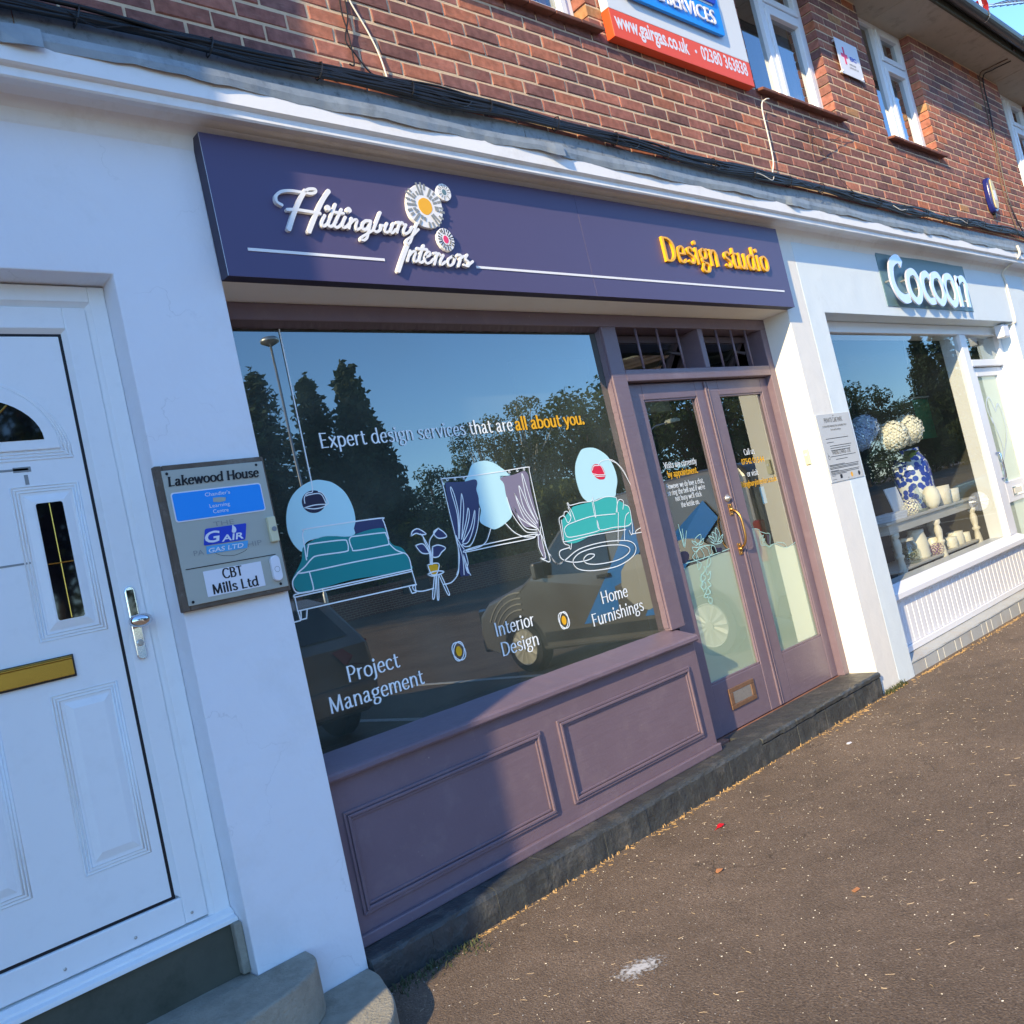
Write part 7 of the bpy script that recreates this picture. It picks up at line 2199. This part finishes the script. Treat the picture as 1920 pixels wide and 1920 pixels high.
def van():
    t = thing('parked_van', 'dark grey panel van with blue and pale graphics parked tail-in', 'van')
    prof = [(-2.18, 0.34), (-2.22, 0.55), (-2.16, 0.78), (-1.95, 0.93), (-1.25, 1.08), (-1.12, 1.14), (-0.45, 1.66), (-0.20, 1.78), (0.3, 1.84), (1.6, 1.85), (2.05, 1.82), (2.14, 1.70), (2.20, 1.05), (2.20, 0.50), (2.14, 0.32), (1.9, 0.26), (-1.9, 0.24)]
    vs, fs_, wx = body_shell(prof, 0.88, 1.0, 0.13)
    MB().add(vs, fs_).build('body', M['van_grey'], t, bevel=0.05, seg=3)
    for sg in (-1, 1):
        MB().add(side_poly(wx, [(-1.02, 1.14), (-0.42, 1.62), (0.20, 1.66), (0.22, 1.10), (-0.2, 1.08)], 0.006, sg), [(0, 1, 2, 3, 4)]).build('side_window', M['glass_black'], t)
        for yw in (-1.40, 1.40):
            MB().add([(sg * 0.884, yw + 0.38 * math.cos(k * math.pi / 12), 0.30 + 0.40 * math.sin(k * math.pi / 12)) for k in range(13)], [tuple(range(13))]).build('wheel_arch', M['rubber'], t)
            wheel(t, sg * 0.72, yw, 0.32, sg, 0.225, 12, M['van_pale'])
        MB().add(side_poly(wx, [(-1.02, 0.34), (1.0, 0.34), (1.0, 0.46), (-1.02, 0.46)], 0.008, sg), [(0, 1, 2, 3)]).build('side_trim', M['rubber'], t)
        MB().add(side_poly(wx, [(-0.35, 0.50), (0.10, 0.50), (0.75, 1.30), (1.0, 1.58), (0.62, 1.60), (0.25, 1.12)], 0.004, sg), [(0, 1, 2, 3, 4, 5)]).build('graphic', M['van_blue'], t)
        MB().add(side_poly(wx, [(0.55, 0.50), (1.0, 0.50), (1.0, 0.72), (1.75, 1.35), (1.6, 1.55), (1.2, 1.30)], 0.004, sg), [(0, 1, 2, 3, 4, 5)]).build('graphic', M['van_blue'], t)
        MB().add(side_poly(wx, [(0.62 + 0.30 * math.cos(k * 0.524), 0.86 + 0.30 * math.sin(k * 0.524)) for k in range(12)], 0.0055, sg), [tuple(range(12))]).build('graphic', M['van_pale'], t)
        MB().add(side_poly(wx, [(1.30 + 0.34 * math.cos(k * 0.524), 1.00 + 0.22 * math.sin(k * 0.524)) for k in range(7)], 0.007, sg), [tuple(range(7))]).build('graphic', M['van_pale'], t)
        for k in range(4):
            mb = MB()
            a = [(-1.40 + (0.48 + 0.07 * k) * math.cos(q * 0.16), 0.30 + (0.48 + 0.07 * k) * math.sin(q * 0.16)) for q in range(9, 17)]
            mb.tube(side_poly(wx, a, 0.002, sg), 0.010, 5)
            mb.build('arc_stripe', M['van_pale'], t)
        MB().box(sg * 0.90 - 0.02, sg * 0.90 + 0.02, 0.02, 0.20, 0.98, 1.02).build('door_handle', M['rubber'], t, bevel=0.008)
        MB().prism([(sg * 0.93 - 0.09, 1.10), (sg * 0.93 + 0.09, 1.10), (sg * 0.93 + 0.09, 1.30), (sg * 0.93 - 0.09, 1.30)], -0.90, -0.82).build('wing_mirror', M['van_grey'], t, bevel=0.03)
        MB().box(sg * 0.80 - 0.07, sg * 0.80 + 0.07, -2.20, -2.02, 0.66, 0.86).build('headlight', M['glass_upper'], t, bevel=0.03)
        MB().box(sg * 0.84 - 0.05, sg * 0.84 + 0.05, 2.13, 2.215, 0.85, 1.25).build('tail_light', M['tail_red'], t, bevel=0.02)
    MB().add([(-0.68, -1.10, 1.17), (0.68, -1.10, 1.17), (0.66, -0.50, 1.645), (-0.66, -0.50, 1.645)], [(0, 1, 2, 3)]).build('windscreen', M['glass_black'], t)
    t.children[-1].location.z = 0.012
    MB().box(-0.84, 0.84, -2.26, -2.10, 0.30, 0.48).build('bumper', M['rubber'], t, bevel=0.03)
    MB().box(-0.84, 0.84, 2.12, 2.27, 0.30, 0.50).build('bumper', M['rubber'], t, bevel=0.03)
    return t
v = van()
v.location = (5.84, -3.50, gz(5.8))
def hatch(mat, label, mrim):
    t = thing('parked_car', label, 'car')
    prof = [(-2.0, 0.34), (-2.04, 0.52), (-1.95, 0.70), (-1.70, 0.80), (-0.95, 0.92), (-0.20, 1.36), (0.1, 1.44), (0.7, 1.47), (1.35, 1.42), (1.62, 1.34), (1.95, 0.98), (2.02, 0.90), (2.05, 0.55), (1.98, 0.34), (1.8, 0.24), (-1.8, 0.22)]
    vs, fs_, wx = body_shell(prof, 0.86, 0.85, 0.28)
    MB().add(vs, fs_).build('body', mat, t, bevel=0.06, seg=3)
    for sg in (-1, 1):
        MB().add(side_poly(wx, [(-0.78, 0.97), (-0.16, 1.33), (0.18, 1.38), (0.22, 0.95)], 0.006, sg), [(0, 1, 2, 3)]).build('side_window', M['glass_black'], t)
        MB().add(side_poly(wx, [(0.30, 0.95), (0.28, 1.385), (1.15, 1.375), (1.50, 1.05), (1.2, 0.97)], 0.006, sg), [(0, 1, 2, 3, 4)]).build('side_window', M['glass_black'], t)
        for yw in (-1.27, 1.27):
            MB().add([(sg * 0.864, yw + 0.37 * math.cos(k * math.pi / 12), 0.29 + 0.39 * math.sin(k * math.pi / 12)) for k in range(13)], [tuple(range(13))]).build('wheel_arch', M['rubber'], t)
            wheel(t, sg * 0.70, yw, 0.315, sg, 0.23, 10, mrim)
        MB().add([(sg * 0.40, 2.046, 0.88), (sg * 0.86, 1.96, 0.92), (sg * 0.87, 1.80, 0.93), (sg * 0.87, 1.88, 0.74), (sg * 0.74, 2.05, 0.70), (sg * 0.5, 2.066, 0.74)], [(0, 1, 2, 3, 4, 5)]).build('tail_light', M['tail_red'], t)
        MB().box(sg * 0.72 - 0.12, sg * 0.72 + 0.12, -2.01, -1.84, 0.60, 0.74).build('headlight', M['glass_upper'], t, bevel=0.03)
        MB().prism([(sg * 0.92 - 0.09, 0.96), (sg * 0.92 + 0.09, 0.96), (sg * 0.92 + 0.08, 1.10), (sg * 0.92 - 0.08, 1.10)], -0.66, -0.56).build('wing_mirror', mat, t, bevel=0.03)
        MB().box(sg * 0.87 - 0.015, sg * 0.87 + 0.015, 0.05, 0.22, 0.84, 0.87).build('door_handle', mat, t, bevel=0.006)
    MB().add([(-0.66, 1.945, 1.005), (0.66, 1.945, 1.005), (0.58, 1.645, 1.33), (-0.58, 1.645, 1.33)], [(0, 1, 2, 3)]).build('rear_window', M['glass_black'], t)
    t.children[-1].location = (0, 0.012, 0.01)
    MB().add([(-0.70, -0.92, 0.95), (0.70, -0.92, 0.95), (0.60, -0.22, 1.355), (-0.60, -0.22, 1.355)], [(0, 1, 2, 3)]).build('windscreen', M['glass_black'], t)
    t.children[-1].location.z = 0.012
    MB().box(-0.80, 0.80, -2.09, -1.95, 0.28, 0.50).build('bumper', mat, t, bevel=0.04)
    MB().box(-0.80, 0.80, 1.96, 2.10, 0.30, 0.56).build('bumper', mat, t, bevel=0.04)
    return t
c1 = hatch(M['car_dark'], 'dark hatchback mirrored low in the corner of the big pane', M['van_pale'])
c1.location = (1.45, -6.15, gz(1.5))
c2 = hatch(M['car_blue'], 'blue hatchback mirrored in the white shop window', M['letter_mirror'])
c2.location = (20.9, -3.7, gz(9))

# television aerial on the roof
ae = thing('tv_aerial', 'television aerial on a mast above the gutter', 'aerial')
ya = 2.0
(ax0, az0), (ax1, az1) = px(1838, 11, ya), px(1960, -2, ya)
xm_, zm_ = px(1850, 8, ya)
mb = MB()
mb.tube([(ax0, ya, az0), (ax1, ya, az1)], 0.022, 8)
mb.build('boom', M['letter_mirror'], ae)
mb = MB()
for k in range(9):
    t_ = (k + 1.6) / 9.5
    x, z = ax0 + (ax1 - ax0) * t_, az0 + (az1 - az0) * t_
    mb.tube([(x - 0.04, ya - 0.30, z - 0.10), (x + 0.04, ya + 0.30, z + 0.10)], 0.010, 6)
mb.build('directors', M['gutter'], ae)
mb = MB()
for s_ in (-1, 1):
    mb.add([(ax0 + 0.17, ya - 0.10, az0 + 0.03), (ax0 + 0.17, ya + 0.10, az0 + 0.03), (ax0 + 0.08, ya + 0.10, az0 + 0.16 * s_), (ax0 + 0.08, ya - 0.10, az0 + 0.16 * s_)], [(0, 1, 2, 3)])
mb.build('reflector', M['tail_red'], ae)
zr = Z1W + 0.10 + (ya + 0.48) * 3.2 / 4.98
MB().tube([(ax0 + 0.05, ya, az0 + 0.15), (ax0 + 0.05, ya, zr - 0.15)], 0.025, 8).build('mast', M['letter_mirror'], ae)
mb = MB()
for dx in (-0.35, 0.15, 0.4):
    mb.tube([(ax0 + 0.05, ya, az0), (ax0 + dx, ya - 0.25, zr - 0.2)], 0.008, 5)
mb.build('stays', M['cable'], ae)
